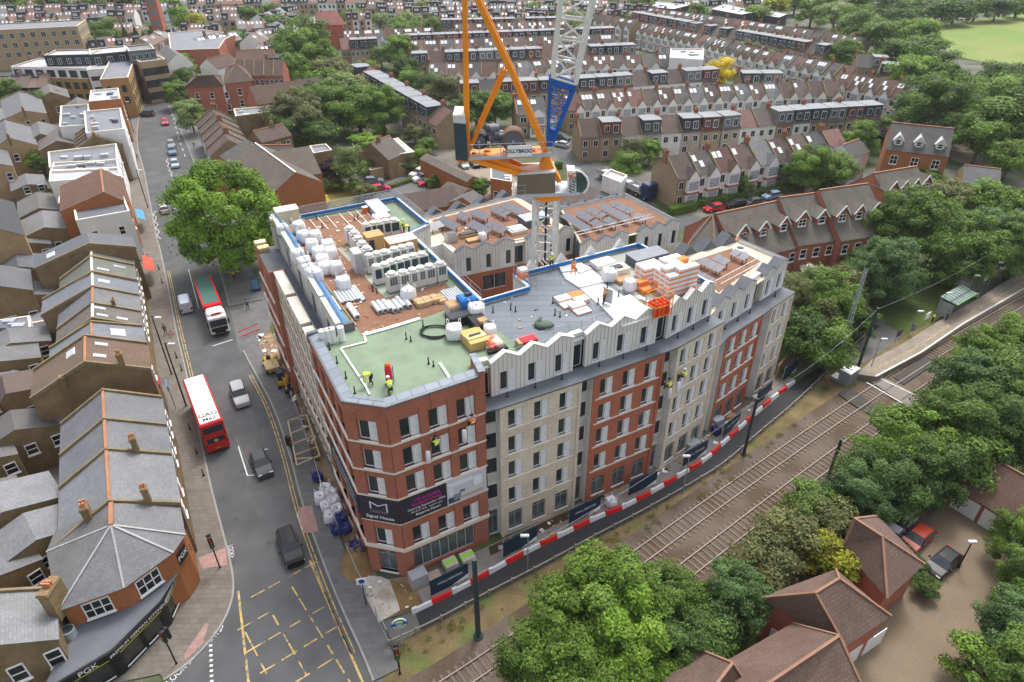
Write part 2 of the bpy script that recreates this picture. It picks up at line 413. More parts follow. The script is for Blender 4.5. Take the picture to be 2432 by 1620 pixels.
# ---- platform
pf_u=WL([(2035,888),(2070,855),(2140,818),(2230,762),(2330,705),(2400,660),(2520,590)],.9)
pf_l=WL([(2083,895),(2190,838),(2290,770),(2432,688),(2560,612)],.9)
mb=MB();mb.prism(pf_u+pf_l[::-1],0,.9);struct('platform',mb,mat('platform_paving',(.265,.225,.18),.85,.14,.4,pat='brick',pv=(.9,.6,.85)))
mb=MB();ribbon(mb,offset_line(pf_l,.2),.18,.906);struct('platform_edge_line',mb,WHP)
mb=MB();ribbon(mb,offset_line(pf_l,1.15),.12,.906);struct('platform_yellow_line',mb,YEL)
flat('station_path',WL([(1985,872),(2060,800),(2090,775),(2130,745),(2160,770),(2130,812),(2050,862)]),.022,ASPHO)
flat('station_lawn',WL([(2100,770),(2130,700),(2200,650),(2300,668),(2320,700),(2230,755),(2150,795)]),.026,mat('dark_lawn',(.07,.1,.022),.95,.25,.3,fine=.3))
flat('station_yard',WL([(2240,665),(2300,640),(2420,640),(2432,660),(2340,700)]),.03,ASPHO)
# ---- site strip, courtyards, car parks
flat('site_dirt',WL([(598,770),(632,760),(900,1380),(985,1365),(1020,1430),(895,1478),(830,1330),(760,1190),(690,1010),(650,920)]),.02,mat('site_soil',(.24,.17,.11),.95,.3,.5,bump=.7,fine=.2,col2=(.12,.08,.045),c2s=.3))
flat('excavation',WL([(648,900),(690,905),(740,1060),(762,1095),(720,1100),(690,1040)]),.028,mat('wet_soil',(.075,.048,.026),.95,.35,.7,bump=.8,fine=.2))
flat('site_concrete',WL([(845,1365),(905,1370),(935,1382),(950,1450),(880,1490),(850,1440)]),.03,mat('pale_concrete',(.5,.46,.4),.9,.15,.6,col2=(.33,.29,.24),c2s=.5))
flat('sand_patch',WL([(925,1378),(968,1388),(998,1435),(952,1450)]),.034,mat('sand',(.2,.125,.05),.95,.25,1,bump=.5))
flat('facade_footing',WL([(980,1380),(1158,1298),(1365,1200),(1525,1118),(1665,1040),(1785,955),(1850,880),(1890,905),(1800,985),(1716,1053),(1628,1120),(1428,1223),(1278,1296),(1117,1385),(1010,1440)]),.024,mat('footing',(.24,.22,.2),.9,.15,.6))
flat('facade_soil',WL([(1160,1300),(1360,1208),(1395,1212),(1165,1320)]),.03,MATS['wet_soil'])
flat('mews_court',WL([(1600,1700),(2000,1560),(2010,1400),(2150,1360),(2180,1270),(2240,1190),(2432,1260),(2520,1400),(2300,1620),(2250,1750)]),.02,mat('court_gravel',(.185,.142,.098),.95,.12,.25,bump=.4,fine=.2))
flat('rear_car_park',WL([(840,478),(850,424),(985,392),(1015,398),(1080,455),(1000,490)]),.03,ASPHO)
flat('mews_drive',WL([(1090,400),(1180,390),(1230,430),(1230,480),(1120,470),(1060,440)]),.026,mat('pink_drive',(.25,.2,.16),.9,.1,.3))
flat('rear_lawn',WL([(755,435),(840,440),(850,470),(800,490),(760,470)]),.034,mat('lawn',(.19,.18,.05),.95,.2,.3,fine=.2))
flat('drive',WL([(640,460),(690,480),(720,520),(640,520),(600,480)]),.03,mat('pale_drive',(.38,.33,.3),.9,.1,.3))
flat('back_street',WL([(1290,330),(1330,320),(1440,420),(1560,500),(1700,520),(2000,440),(2080,400),(2110,425),(1980,480),(1700,560),(1560,540),(1400,470)]),.022,ASPH)
flat('sports_field',WL([(2220,60),(2560,15),(2700,120),(2600,190),(2380,155),(2250,130)]),.03,mat('field_grass',(.2,.235,.062),.95,.12,.03,fine=.12,col2=(.13,.2,.045),c2s=.03))
flat('right_drive',WL([(2255,330),(2330,345),(2420,380),(2380,420),(2260,380)]),.03,MATS['pink_drive'])
flat('side_street_paving',WL([(548,738),(575,735),(640,640),(660,720),(636,790),(606,830),(590,850),(566,830)]),.024,PAVG)
flat('left_yards',WL([(230,1240),(190,600),(110,430),(60,300),(-60,300),(-80,1500),(100,1500)]),.016,mat('yard_concrete',(.12,.11,.1),.95,.3,.5,fine=.15,col2=(.09,.1,.05),c2s=.3,c2t=(.5,.62)))
rp=random.Random(4)
for q in[((600,1180),(655,1168),(668,1215),(612,1228)),((470,860),(500,852),(508,880),(478,890)),((392,560),(424,554),(428,580),(396,586)),((610,1330),(650,1322),(660,1352),(618,1362)),((380,430),(404,426),(408,450),(384,455))]:
 flat('road_patch',WL(q),.0135,mat('road_patch_m',(.088,.09,.094),.85,.12,.6,bump=.15))
for q in[(560,1235),(530,1000),(486,820),(640,1290),(575,1120),(440,640),(520,1330),(600,1420)]:
 c=W2(*q);flat('manhole_cover',[c+Vector((math.cos(k*.52),math.sin(k*.52)))*.33 for k in range(12)],.0145,mat('cast_iron',(.06,.055,.05),.6,.2,3))
for o_,y0,y1,w_ in((2.6,(600,880),(700,1120),.7),(4.6,(500,1150),(470,1000),.6),(3.2,(520,640),(560,770),.9),(5.5,(430,330),(470,430),.7)):
 sg_=[p for p in RKs if min(W2(*y0).y,W2(*y1).y)<p.y<max(W2(*y0).y,W2(*y1).y)]
 if len(sg_)>2:mb=MB();ribbon(mb,offset_line(sg_,o_),w_,.0142);up(mb);struct('trench_patch',mb,MATS['road_patch_m'])
 # ================================================================ the student block under construction
BRICK=mat('red_brick',(.41,.15,.095),.9,.12,.5,pat='brick',pv=(.24,.08,.8),fine=.1)
BRICK2=mat('orange_brick',(.46,.155,.088),.9,.08,.5,pat='brick',pv=(.24,.08,.88),fine=.06)
CREAM=mat('cream_brick',(.74,.645,.51),.9,.12,.5,pat='brick',pv=(.24,.08,.78),fine=.16)
STONE=mat('pale_stone',(.70,.62,.53),.85,.08,.6)
ZINC=mat('pale_zinc',(.72,.69,.65),.55,.05,.5)
SEAM=mat('zinc_seam',(.44,.42,.39),.6,.05,.5)
PERF=mat('perforated_white',(.85,.85,.86),.5,.03,1,pat='brick',pv=(.2,.2,.78,.14))
LEDGE=mat('ledge_felt',(.10,.112,.128),.6,.25,.5,fine=.1)
RGREEN=mat('green_membrane',(.19,.255,.172),.75,.07,.35,fine=.03,col2=(.16,.215,.145),c2s=.5)
GRAVEL=mat('brown_gravel',(.22,.115,.072),.95,.12,.6,bump=.7,fine=.3)
FELT=mat('blue_grey_felt',(.17,.19,.22),.6,.06,.35,pat='tile',pv=(5.0,1.0,.62,.045),fine=.05)
FLINT=mat('pale_gravel',(.52,.46,.37),.95,.12,.8,bump=.8,fine=.35)
COPE=mat('coping_felt',(.235,.265,.31),.55,.12,.5,pat='tile',pv=(1.2,.9,.55,.06))
BLUE=mat('blue_edge',(.025,.16,.42),.55,.15,1)
NETM=mat('blue_net',(.05,.2,.45),.7,.2,2)
INSUL=mat('white_insulation',(.74,.74,.73),.7,.02,1,fine=.02)
PV=mat('solar_panel',(.10,.10,.125),.25,.05,1,spec=.5,pat='tile',pv=(1.0,1.7,.8,.02))
CARDO=mat('cardboard',(.42,.27,.14),.85,.1,2)
FL=[0,3.9,7.2,10.2,13.2,16.25,19.5]
MAIN=thing('apartment_block','large red and cream brick apartment block under construction with flat roofs','building',(0,0,0))
def wall(mb,Lx,z0,z1,holes,rev=.28,m=0,mrev=None,x0=0.0):
 xs=sorted({x0,Lx,*[h[0]for h in holes],*[h[2]for h in holes]});zs=sorted({z0,z1,*[h[1]for h in holes],*[h[3]for h in holes]})
 for i in range(len(xs)-1):
  for j in range(len(zs)-1):
   cx,cz=(xs[i]+xs[i+1])/2,(zs[j]+zs[j+1])/2
   if any(h[0]<cx<h[2]and h[1]<cz<h[3]for h in holes):continue
   mb.quad((xs[i],0,zs[j]),(xs[i+1],0,zs[j]),(xs[i+1],0,zs[j+1]),(xs[i],0,zs[j+1]),m)
 mr=m if mrev is None else mrev
 for a,b,c,d in holes:
  mb.quad((a,0,b),(a,rev,b),(a,rev,d),(a,0,d),mr);mb.quad((c,0,b),(c,0,d),(c,rev,d),(c,rev,b),mr)
  mb.quad((a,0,d),(a,rev,d),(c,rev,d),(c,0,d),mr);mb.quad((a,0,b),(c,0,b),(c,rev,b),(a,rev,b),mr)
_win={}
def window_parts(kind,wd,h,y):
 """shared meshes: (part name, mesh) lists for a window of one kind; local x right, y inwards, z up, origin at its lower left"""
 key=(kind,round(wd,2),round(h,2),round(y,2))
 if key in _win:return _win[key]
 fr=MB();pn=MB();out=[]
 t=.06
 if kind=='student':
  g=wd*.54
  for a in((0,0,t,h),(g-t/2,0,g+t/2,h),(0,0,g,t*1.6),(0,h-t,g,h)):fr.box(a[0],y-.05,a[1],a[2],y+.03,a[3])
  pn.box(t,y,t,g-t/2,y+.02,h-t)
  pp=MB();pp.box(g+t/2,y-.2,0,wd,y,h)
  sl=MB();sl.box(-.04,-.07,-.16,wd+.04,y,0)
  out=[('pane',pn.mesh('pane',GLASS)),('perforated_panel',pp.mesh('perforated_panel',PERF)),('sill',sl.mesh('sill',STONE if 0 else WHITEP))]
  fm=fr.mesh('window',WHITEP)
 elif kind=='reverse':
  g=wd*.46
  for a in((g,0,g+t,h),(wd-t,0,wd,h),(g,0,wd,t*1.6),(g,h-t,wd,h)):fr.box(a[0],y-.05,a[1],a[2],y+.03,a[3])
  pn.box(g+t,y,t,wd-t,y+.02,h-t)
  pp=MB();pp.box(0,y-.16,0,g,y,h)
  out=[('pane',pn.mesh('pane',GLASS)),('perforated_panel',pp.mesh('perforated_panel',PERF))];fm=fr.mesh('window',WHITEP)
 elif kind=='dark':
  for a in((0,0,t,h),(wd-t,0,wd,h),(wd*.5,0,wd*.5+t,h),(0,0,wd,t),(0,h-t,wd,h)):fr.box(a[0],y-.05,a[1],a[2],y+.03,a[3])
  pn.box(t,y,t,wd*.5,y+.02,h-t);dp=MB();dp.box(wd*.5+t,y-.02,t,wd-t,y+.02,h-t)
  out=[('pane',pn.mesh('pane',GLASS)),('dark_panel',dp.mesh('dark_panel',DARK))];fm=fr.mesh('window',DARK)
 elif kind=='grid':
  n=max(2,int(wd/.65))
  for i in range(n+1):
   x=(wd-t)*i/n;fr.box(x,y-.05,0,x+t,y+.03,h)
  for z in(0,h*.72,h-t):fr.box(0,y-.045,z,wd,y+.025,z+t)
  pn.box(.02,y,.02,wd-.02,y+.02,h-.02);out=[('pane',pn.mesh('pane',mat('film_glass',(.10,.12,.125),.15,.5,1.2,spec=.5)))]
  sl=MB();sl.box(-.06,-.1,-.18,wd+.06,y,0);out.append(('sill',sl.mesh('sill',WHITEP)))
  fm=fr.mesh('window',GALV)
 elif kind=='shop':
  n=7
  for i in range(n+1):
   x=(wd-t)*i/n;fr.box(x,y-.06,0,x+t,y+.03,h)
  for z in(0,h-t):fr.box(0,y-.055,z,wd,y+.025,z+t)
  pn.box(.02,y,.02,wd-.02,y+.02,h-.02);out=[('pane',pn.mesh('pane',MATS.get('film_glass')or mat('film_glass',(.10,.12,.125),.15,.5,1.2,spec=.5)))]
  fm=fr.mesh('window',mat('pale_frame',(.5,.52,.54),.5,.05,1))
 elif kind=='plain':
  for a in((0,0,t,h),(wd-t,0,wd,h),(wd/2-t/2,0,wd/2+t/2,h),(0,0,wd,t),(0,h-t,wd,h)):fr.box(a[0],y-.05,a[1],a[2],y+.03,a[3])
  pn.box(t,y,t,wd-t,y+.02,h-t);out=[('pane',pn.mesh('pane',GLASS))];fm=fr.mesh('window',WHITEP)
 elif kind=='sash':
  for a in((0,0,t*1.4,h),(wd-t*1.4,0,wd,h),(0,0,wd,t*1.4),(0,h-t*1.4,wd,h),(0,h/2-t/2,wd,h/2+t/2)):fr.box(a[0],y-.08,a[1],a[2],y+.03,a[3])
  if wd>1.3:
   for q in range(1,int(wd/.6)):fr.box(wd*q/int(wd/.6)-.04,y-.075,0,wd*q/int(wd/.6)+.04,y+.03,h)
  pn.box(.05,y-.01,.05,wd-.05,y+.02,h-.05);sl=MB();sl.box(-.08,y-.18,-.12,wd+.08,y,0)
  out=[('pane',pn.mesh('pane',GLASSD)),('sill',sl.mesh('sill',WHITE))];fm=fr.mesh('window',WHITEP)
 _win[key]=(fm,out);return _win[key]
def window(kind,parent,M,wd,h,y=.24):
 fm,out=window_parts(kind,wd,h,y);o=put('window',fm,parent,M=M)
 for nm,me in out:put(nm,me,o)
 return o
def block(p0,p1,z1,m,cols,wl_,wh,floors,ground=None,course=True,kind='student',name='brick_wall',sill=.42,rev=.3,margin=.0,top_band=0):
 """one facade bay: a wall with a grid of window openings, string courses and its windows"""
 L=dist(p0,p1);M=frame(p0,p1);holes=[];wins=[]
 for f in floors:
  for c in range(cols):
   x=margin+(L-2*margin)*(c+.5)/cols-wl_/2;z=FL[f]+sill
   holes.append((x,z,x+wl_,z+wh));wins.append((kind,x,z,wl_,wh))
 if ground:
  k,gw,gz,gh,gn=ground
  for c in range(gn):
   x=margin+(L-2*margin)*(c+.5)/gn-gw/2;holes.append((x,gz,x+gw,gz+gh));wins.append((k,x,gz,gw,gh))
 mb=MB();mb.T=M;wall(mb,L,0,z1,holes,rev)
 o=mb.build(name,m,MAIN)
 if course:
  for f in floors:
   mb=MB();mb.T=M;z=FL[f]+sill-.16-.14
   mb.box(.25 if course!=2 else 0,-.09,z,L-(.25 if course!=2 else 0),.02,z+.14);mb.build('string_course',STONE,MAIN)
 for k,x,z,a,b in wins:window(k,MAIN,M@Matrix.Translation((x,0,z)),a,b,rev-.04)
 return M,L
pa,pb,pc=Vector((-13.2,41.6)),Vector((-9.7,40.8)),Vector((-2.35,44.9))
pl1=Vector((-18.1,50.9))
# --- corner block
for(q0,q1,n,gnd)in((pa,pb,1,('grid',1.7,.35,2.9,1)),(pb,pc,3,('shop',6.2,.5,2.7,1))):
 L=dist(q0,q1);M=frame(q0,q1);holes=[];wins=[]
 mg=.55 if n==1 else.5
 for f in(1,2,3,4,5):
  for c in range(n):
   wl_=1.62;x=mg+(L-2*mg)*(c+.5)/n-wl_/2;z=FL[f]+.12
   if f==2:continue
   holes.append((x,z,x+wl_,z+2.05));wins.append(('student',x,z,wl_,2.05))
 k,gw,gz,gh,gn=gnd
 x=(L-gw)/2-(.35 if n==3 else 0);holes.append((x,gz,x+gw,gz+gh));wins.append((k,x,gz,gw,gh))
 mb=MB();mb.T=M;wall(mb,L,0,20.1,holes,.34)
 for f in(1,2,3,4,5):
  if f==2:continue
  xs=sorted([(h[0],h[2])for h in holes if abs(h[1]-FL[f]-.12)<.01])
  edge=[0]+[v for a in xs for v in a]+[L]
  for i in range(0,len(edge),2):
   if edge[i+1]-edge[i]>.3:mb.box(edge[i]+(.0 if i==0 else.03),-.09,FL[f]+.03,edge[i+1]-(.0 if i==len(edge)-2 else.03),0,FL[f+1]-.12 if f<5 else FL[6]-.5)
 mb.build('brick_wall',BRICK,MAIN)
 for f in(2,3,4,5):
  mb=MB();mb.T=M;mb.box(-.05,-.16,FL[f]-.12,L+.05,.03,FL[f]+.03);mb.build('string_course',STONE,MAIN)
 mb=MB();mb.T=M;mb.box(-.07,-.22,FL[1]-.32,L+.07,.03,FL[1]+.08);mb.build('stone_band',STONE,MAIN)
 for kk,x,z,a,b in wins:window(kk,MAIN,M@Matrix.Translation((x,0,z)),a,b,.28)
BAN=mat('banner_vinyl',(.035,.03,.045),.5,.05,1,fine=.02)
ban=[]
for q0,q1,x0,x1 in((pl1,pa,1.5,None),(pa,pb,0,None),(pb,pc,0,4.35)):
 L=dist(q0,q1);mb=MB();mb.T=frame(q0,q1);mb.box(x0,-.21,FL[2]+.06,x1 or L,-.14,FL[3]-.14);ban.append(mb.build('banner',BAN,MAIN))
L=dist(pb,pc);M=frame(pb,pc)
mb=MB();mb.T=M;mb.box(4.37,-.21,FL[2]+.06,L-.15,-.14,FL[3]-.14)
pic=mb.build('banner_picture',mat('room_photo',(.55,.55,.57),.6,.1,.5),MAIN)
mb=MB();mb.T=M
for x0,z0,x1,z1,mi in((4.45,.1,5.6,.75,1),(5.0,.3,5.7,1.0,2),(5.75,.25,7.9,.55,3),(6.2,.75,7.9,1.0,4),(7.0,1.2,7.8,2.3,5),(4.5,1.0,5.0,1.9,5),(5.6,1.0,6.1,1.3,6),(4.5,2.0,6.9,2.5,5)):
 mb.box(x0,-.222-.0005*mi,FL[2]+.1+z0,x1,-.215,FL[2]+.1+z1,mi-1)
mb.build('picture_print',[mat('p_dark',(.05,.06,.07)),mat('p_grey',(.22,.24,.27)),mat('p_wood',(.45,.36,.28)),mat('p_shelf',(.62,.56,.5)),mat('p_light',(.72,.72,.74)),mat('p_green',(.12,.17,.14))],pic)
def wall_text(s,size,m,q0,q1,x,z,parent,y=-.225,bold=.0):
 M=frame(q0,q1)@Matrix.Translation((x,y,z))@Matrix.Rotation(R(90),4,'X');return text(s,size,m,M,parent,bold=bold)
mb=MB();M=frame(pa,pb);mb.T=M
z=FL[2]
for a,b in(((1.05,1.5),(1.05,2.35)),((1.05,2.35),(1.75,1.95)),((1.75,1.95),(2.55,2.35)),((2.55,2.35),(2.55,1.35))):mb.bar((a[0],-.225,z+a[1]),(b[0],-.225,z+b[1]),.12,.03)
mb.build('emblem',WHITEP,ban[1])
wall_text('MEZZINO',.36,mat('silver_print',(.3,.3,.34)),pa,pb,1.8,z+1.2,ban[1])
wall_text('Signal House',.50,WHITEP,pa,pb,1.8,z+.55,ban[1],bold=.008)
MAG=mat('magenta_print',(.55,.02,.3),.5)
wall_text('All inclusive',.5,MAG,pb,pc,2.55,z+2.3,ban[2],bold=.006);wall_text('Student Living',.5,MAG,pb,pc,2.45,z+1.83,ban[2],bold=.006)
wall_text('Opening September 2024',.34,WHITEP,pb,pc,2.4,z+1.37,ban[2]);wall_text('020 8027 3828   mezzino.com',.24,WHITEP,pb,pc,2.4,z+.97,ban[2])
wall_text('Reserve Now!',.4,WHITEP,pb,pc,2.5,z+.55,ban[2],bold=.004)
L=dist(pl1,pa)
wall_text('All inclusive Student Living',.62,WHITEP,pl1,pa,L*.58,z+1.9,ban[0]);wall_text('Opening September 2024  Reserve Now!',.45,WHITEP,pl1,pa,L*.58,z+.9,ban[0])
# --- left facade, red part: deep piers
def left_wall(q0,q1,z1,m,cols,wd,floors,name,rev=.55):
 L=dist(q0,q1);M=frame(q0,q1);holes=[];wins=[]
 for f in floors:
  for c in range(cols):
   x=L*(c+.5)/cols-wd/2;holes.append((x,FL[f]+.1,x+wd,FL[f]+2.55 if f else 3.2));wins.append((x,FL[f]+.1,2.45 if f else 3.1))
 mb=MB();mb.T=M;wall(mb,L,0,z1,holes,rev);mb.build(name,m,MAIN)
 for f in floors:
  if f==0:continue
  mb=MB();mb.T=M;c_=m is CREAM;mb.box(0,-.04 if c_ else-.15,FL[f]-.12,L,.02,FL[f]+.06);mb.build('string_course',CREAM if c_ else STONE,MAIN)
 mb=MB();mb.T=M;mb.box(0,-.18,FL[1]-.5,L,.02,FL[1]+.1);mb.build('stone_band',STONE,MAIN)
 for x,z_,h in wins:window('student',MAIN,M@Matrix.Translation((x,0,z_)),wd,h,rev-.05)
left_wall(pl1,pa,20.1,BRICK,4,1.45,(0,1,3,4,5),'brick_wall')
dl=(pl1-pa).normalized();nl=Vector((-dl.y,dl.x))
pf0=Vector((-27.6,68.5));pf1=Vector((-31.6,76.4))
pf0=pa+dl*(pf0-pa).dot(dl);pf1=pa+dl*(pf1-pa).dot(dl)
inn=-nl*.55
left_wall(pf0+inn,pl1+inn,16.4,CREAM,11,1.1,(0,1,2,3,4),'cream_wall',.4)
left_wall(pf1,pf0,17.2,BRICK,2,1.3,(0,1,2,3,4),'brick_wall')
mb=MB();mb.T=frame(pf0,pf0-nl*1.9);mb.box(0,-.02,0,1.9,.1,17.2);mb.build('brick_wall',BRICK,MAIN)
mb=MB();mb.T=frame(pl1-nl*.6,pl1);mb.box(0,0,0,.62,.2,20.1);mb.build('brick_wall',BRICK,MAIN)
Lc=dist(pf0,pl1)
for i in range(3):
 mb=MB();mb.T=frame(pf0+inn,pl1+inn);a,b=Lc*i/3+.4,Lc*(i+1)/3-.45
 mb.box(a,0,16.4,b,.95,17.15);mb.build('parapet_panel',CREAM,MAIN)
 mb=MB();mb.T=frame(pf0+inn,pl1+inn);mb.box(a-.05,-.05,17.15,b+.05,1.0,17.3);mb.build('coping',STONE,MAIN)
mb=MB();mb.poly([(*p,16.3)for p in(pf1,pf0,pf0+inn,pl1+inn,pl1-nl*3.5,pf1-nl*3.5)]);up(mb);mb.build('terrace_deck',LEDGE,MAIN)
zl0=pf1-nl*3.1;zl1=pl1-nl*3.1
LZ=dist(zl0,zl1)
for i in range(5):
 a,b=LZ*i/5+.15,LZ*(i+1)/5-.35
 mb=MB();mb.T=frame(zl0,zl1);mb.box(a,-.45,16.3,b,-.05,20.35);o=mb.build('zinc_panel',ZINC,MAIN)
 mb=MB();mb.T=frame(zl0,zl1);mb.box(a-.04,-.5,20.352,b+.04,0,20.42);mb.build('coping',mat('white_metal',(.66,.65,.62),.5,.04,1),o)
 mb=MB();mb.T=frame(zl0,zl1)
 for k in range(int((b-a)/.45)):mb.box(a+.2+k*.45,-.48,16.3,a+.23+k*.45,-.45,20.3)
 mb.build('cladding_seams',SEAM,o,kind='stuff')
 mb=MB();mb.T=frame(zl0,zl1);mb.box(a+1.2,-.47,16.7,a+2.4,-.4,18.9);mb.build('window',GLASSD,o)
mb=MB();mb.T=frame(zl0,zl1);mb.box(0,.0,16.3,LZ,.5,19.6);mb.build('inner_wall',LEDGE,MAIN)
# --- right facade bays
F=[Vector(p)for p in((-2.3,44.95),(-1.1,45.4),(6.25,49.2),(7.4,49.85),(14.6,53.75),(16.0,54.6),(21.6,59.2),(22.9,60.9),(28.3,65.7),(29.7,67.1),(33.4,70.5))]
def recess(p0,p1,floors,ztop,gdoor=True):
 L=dist(p0,p1);d=(p1-p0).normalized();nin=Vector((-d.y,d.x));q0,q1=p0+nin*.75,p1+nin*.75;M=frame(q0,q1)
 mb=MB();mb.T=M;holes=[(.08,FL[f]+.95,L-.08,FL[f]+2.75)for f in floors]+[(.1,.15,L-.1,3.3)]
 wall(mb,L,0,ztop,holes,.2);mb.quad((0,-.75,0),(0,0,0),(0,0,ztop),(0,-.75,ztop));mb.quad((L,0,0),(L,-.75,0),(L,-.75,ztop),(L,0,ztop))
 mb.build('recess_cladding',ZINC,MAIN)
 mb=MB();mb.T=M
 for f in floors:
  for k in range(int(L/.16)):mb.box(.1+k*.16,-.035,FL[f]-.15,.13+k*.16,0,FL[f]+.85)
 mb.build('louvre_fins',SEAM,MAIN,kind='stuff')
 for f in floors:window('dark',MAIN,M@Matrix.Translation((.08,0,FL[f]+.95)),L-.16,1.8,.15)
 window('grid',MAIN,M@Matrix.Translation((.1,0,.15)),L-.2,3.15,.15)
 for f in floors:
  mb=MB();mb.T=M;mb.box(0,-.12,FL[f]+.83,L,.02,FL[f]+.93);mb.build('ledge',STONE,MAIN)
def piers(p0,p1,z1,m):
 L=dist(p0,p1);mb=MB();mb.T=frame(p0,p1)
 for x in(0,L-.32):mb.box(x,-.1,0,x+.32,.02,z1)
 mb.box(.32,-.1,z1-.55,L-.32,.02,z1);mb.build('pier_frame',m,MAIN)
up4,up3=(1,2,3,4),(1,2,3)
gw=('grid',1.5,.75,2.3,3)
recess(F[0],F[1],up4,16.2);recess(F[2],F[3],up4,16.2);recess(F[4],F[5],up4,16.2);recess(F[6],F[7],up3,13.2);recess(F[8],F[9],up3,13.2)
for a,b,zt,m,n,fl,co,nm in((1,2,16.2,CREAM,3,up4,2,'cream_wall'),(3,4,16.2,BRICK2,3,up4,True,'brick_wall'),(5,6,16.2,CREAM,3,up4,2,'cream_wall'),(7,8,13.2,BRICK2,3,up3,True,'brick_wall'),(9,10,13.2,CREAM,2,up3,2,'cream_wall')):
 M,L=block(F[a],F[b],zt,m,n,1.45,1.95,fl,(gw[0],gw[1],gw[2],gw[3],n),False,name=nm,margin=.25)
 piers(F[a],F[b],zt,m)
 for f in fl:
  mb=MB();mb.T=M;z_=FL[f]+.42-.3
  mb.box(.34,-.08,z_,L-.34,.01,z_+.13);mb.build('string_course',STONE if m is not CREAM else CREAM,MAIN)
dd=(F[10]-F[9]).normalized();fe=F[10]+Vector((-dd.y,dd.x))*10
mb=MB();mb.T=frame(F[10],fe);wall(mb,dist(F[10],fe),0,13.2,[]);mb.build('cream_wall',CREAM,MAIN)
def zigzag_wall(p0,p1,n,z0,zv,zp,wins=True,kind='student',th=.35,cope_m=None,cope_d=.5,seam=True,ww=1.35,wh=2.0,wz=.35,cm=None):
 L=dist(p0,p1);M=frame(p0,p1);bw=L/n
 prof=[(0,zv)]
 for i in range(n):prof+=[(bw*(i+.5),zp),(bw*(i+1),zv if i<n-1 else lerp(zv,zp,.25))]
 holes=[]
 if wins:
  for i in range(n):x=bw*(i+.5)-ww/2+.15;holes.append((x,z0+wz,x+ww,z0+wz+wh))
 mb=MB();mb.T=M;wall(mb,L,z0,zv,holes,.2)
 pts=[(0,0,zv)]+[(x,0,z)for x,z in prof[1:]]
 for i in range(n):
  a,b,c=prof[2*i],prof[2*i+1],prof[2*i+2]
  mb.poly([(a[0],0,zv),(c[0],0,zv),(c[0],0,c[1]),(b[0],0,b[1])]);mb.poly([(c[0],th,zv),(a[0],th,zv),(b[0],th,b[1]),(c[0],th,c[1])])
 mb.quad((0,th,z0),(0,0,z0),(0,0,zv),(0,th,zv));mb.quad((L,0,z0),(L,th,z0),(L,th,prof[-1][1]),(L,0,prof[-1][1]));mb.quad((L,th,z0),(0,th,z0),(0,th,zv),(L,th,zv))
 o=mb.build('zinc_wall',ZINC,MAIN)
 mb=MB();mb.T=M
 for i in range(len(prof)-1):
  (a,za),(b,zb)=prof[i],prof[i+1]
  v=[(a,-.06,za),(b,-.06,zb),(b,cope_d,zb),(a,cope_d,za)]
  mb.add(v+[(x,y,z+.07)for x,y,z in v],[(3,2,1,0),(4,5,6,7),(0,1,5,4),(1,2,6,5),(2,3,7,6),(3,0,4,7)])
 mb.build('coping',cm or MATS['white_metal'],o)
 if seam:
  mb=MB();mb.T=M
  k=.3
  while k<L-.1:
   i=min(int(k/bw),n-1);t=(k-bw*i)/bw;z1=lerp(zv,zp,1-abs(t-.5)*2)
   if any(h[0]-.05<k<h[2]+.05 for h in holes):
    h=[h for h in holes if h[0]-.05<k<h[2]+.05][0];mb.box(k,-.03,h[3]+.05,k+.03,0,z1)
   else:mb.box(k,-.03,z0,k+.03,0,z1)
   k+=.42
  mb.build('cladding_seams',SEAM,o,kind='stuff')
 for h in holes:window(kind,MAIN,M@Matrix.Translation((h[0],0,h[1])),ww,wh,.16)
 return o
SB=1.55
def inner(pts,d):return offset_line(pts,d)
FI=inner(F,SB)
def ledge(i,j,z):
 a=[F[k]for k in range(i,j+1)];b=[FI[k]+(FI[k]-F[k])*.2 for k in range(i,j+1)]
 a=[p-(FI[i]-F[i]).normalized()*.18 for p in a]
 mb=MB();mb.prism(a+b[::-1],z,z+.14);mb.build('ledge_deck',LEDGE,MAIN)
ledge(0,6,16.2);ledge(6,10,13.2)
for(i,j,z0)in((1,2,16.3),(3,4,16.3),(5,6,16.3)):zigzag_wall(FI[i],FI[j],3,z0,19.8,20.6)
zigzag_wall(FI[7]-(FI[7]-FI[6])*.35,FI[8],3,13.3,16.55,17.35,cm=LEAD,cope_d=1.3);zigzag_wall(FI[9],FI[10],2,13.3,16.55,17.35,cm=LEAD,cope_d=1.3)
def gap(i,z0,zt,dx=.3):
 a,b=FI[i],FI[i+1];d=(b-a).normalized();n_=Vector((-d.y,d.x))*.6;L=dist(a,b);M=frame(a+n_,b+n_)
 mb=MB();mb.T=M;wall(mb,L,z0,zt,[(.1,z0+.05,L-.1,z0+2.3)],.15);mb.box(0,.0,zt,L,.5,zt+.1);mb.build('recess_cladding',ZINC,MAIN)
 window('dark',MAIN,M@Matrix.Translation((.1,0,z0+.05)),L-.2,2.25,.1)
gap(0,16.3,19.8);gap(2,16.3,19.8);gap(4,16.3,19.8);gap(8,13.3,16.7)
vm=MB();vm.tube((0,0,0),(0,0,.55),.05,.05,6);vm.tube((0,0,0),(0,0,.12),.16,.08,8);vm=vm.mesh('ledge_vent',BLACK)
for(i,j,z0,n)in((1,2,16.34,3),(3,4,16.34,3),(5,6,16.34,3),(7,8,13.34,3),(9,10,13.34,1)):
 for k in range(n):put('ledge_vent',vm,MAIN,loc=(*lerp(lerp(F[i],F[j],(k+.45)/n),lerp(FI[i],FI[j],(k+.45)/n),.62),z0))
ze=[FI[6],W2(1692,672,20)]
mb=MB();mb.T=frame(FI[6],ze[1]);mb.box(0,0,13.2,dist(*ze),.3,19.9);mb.build('zinc_wall',ZINC,MAIN)
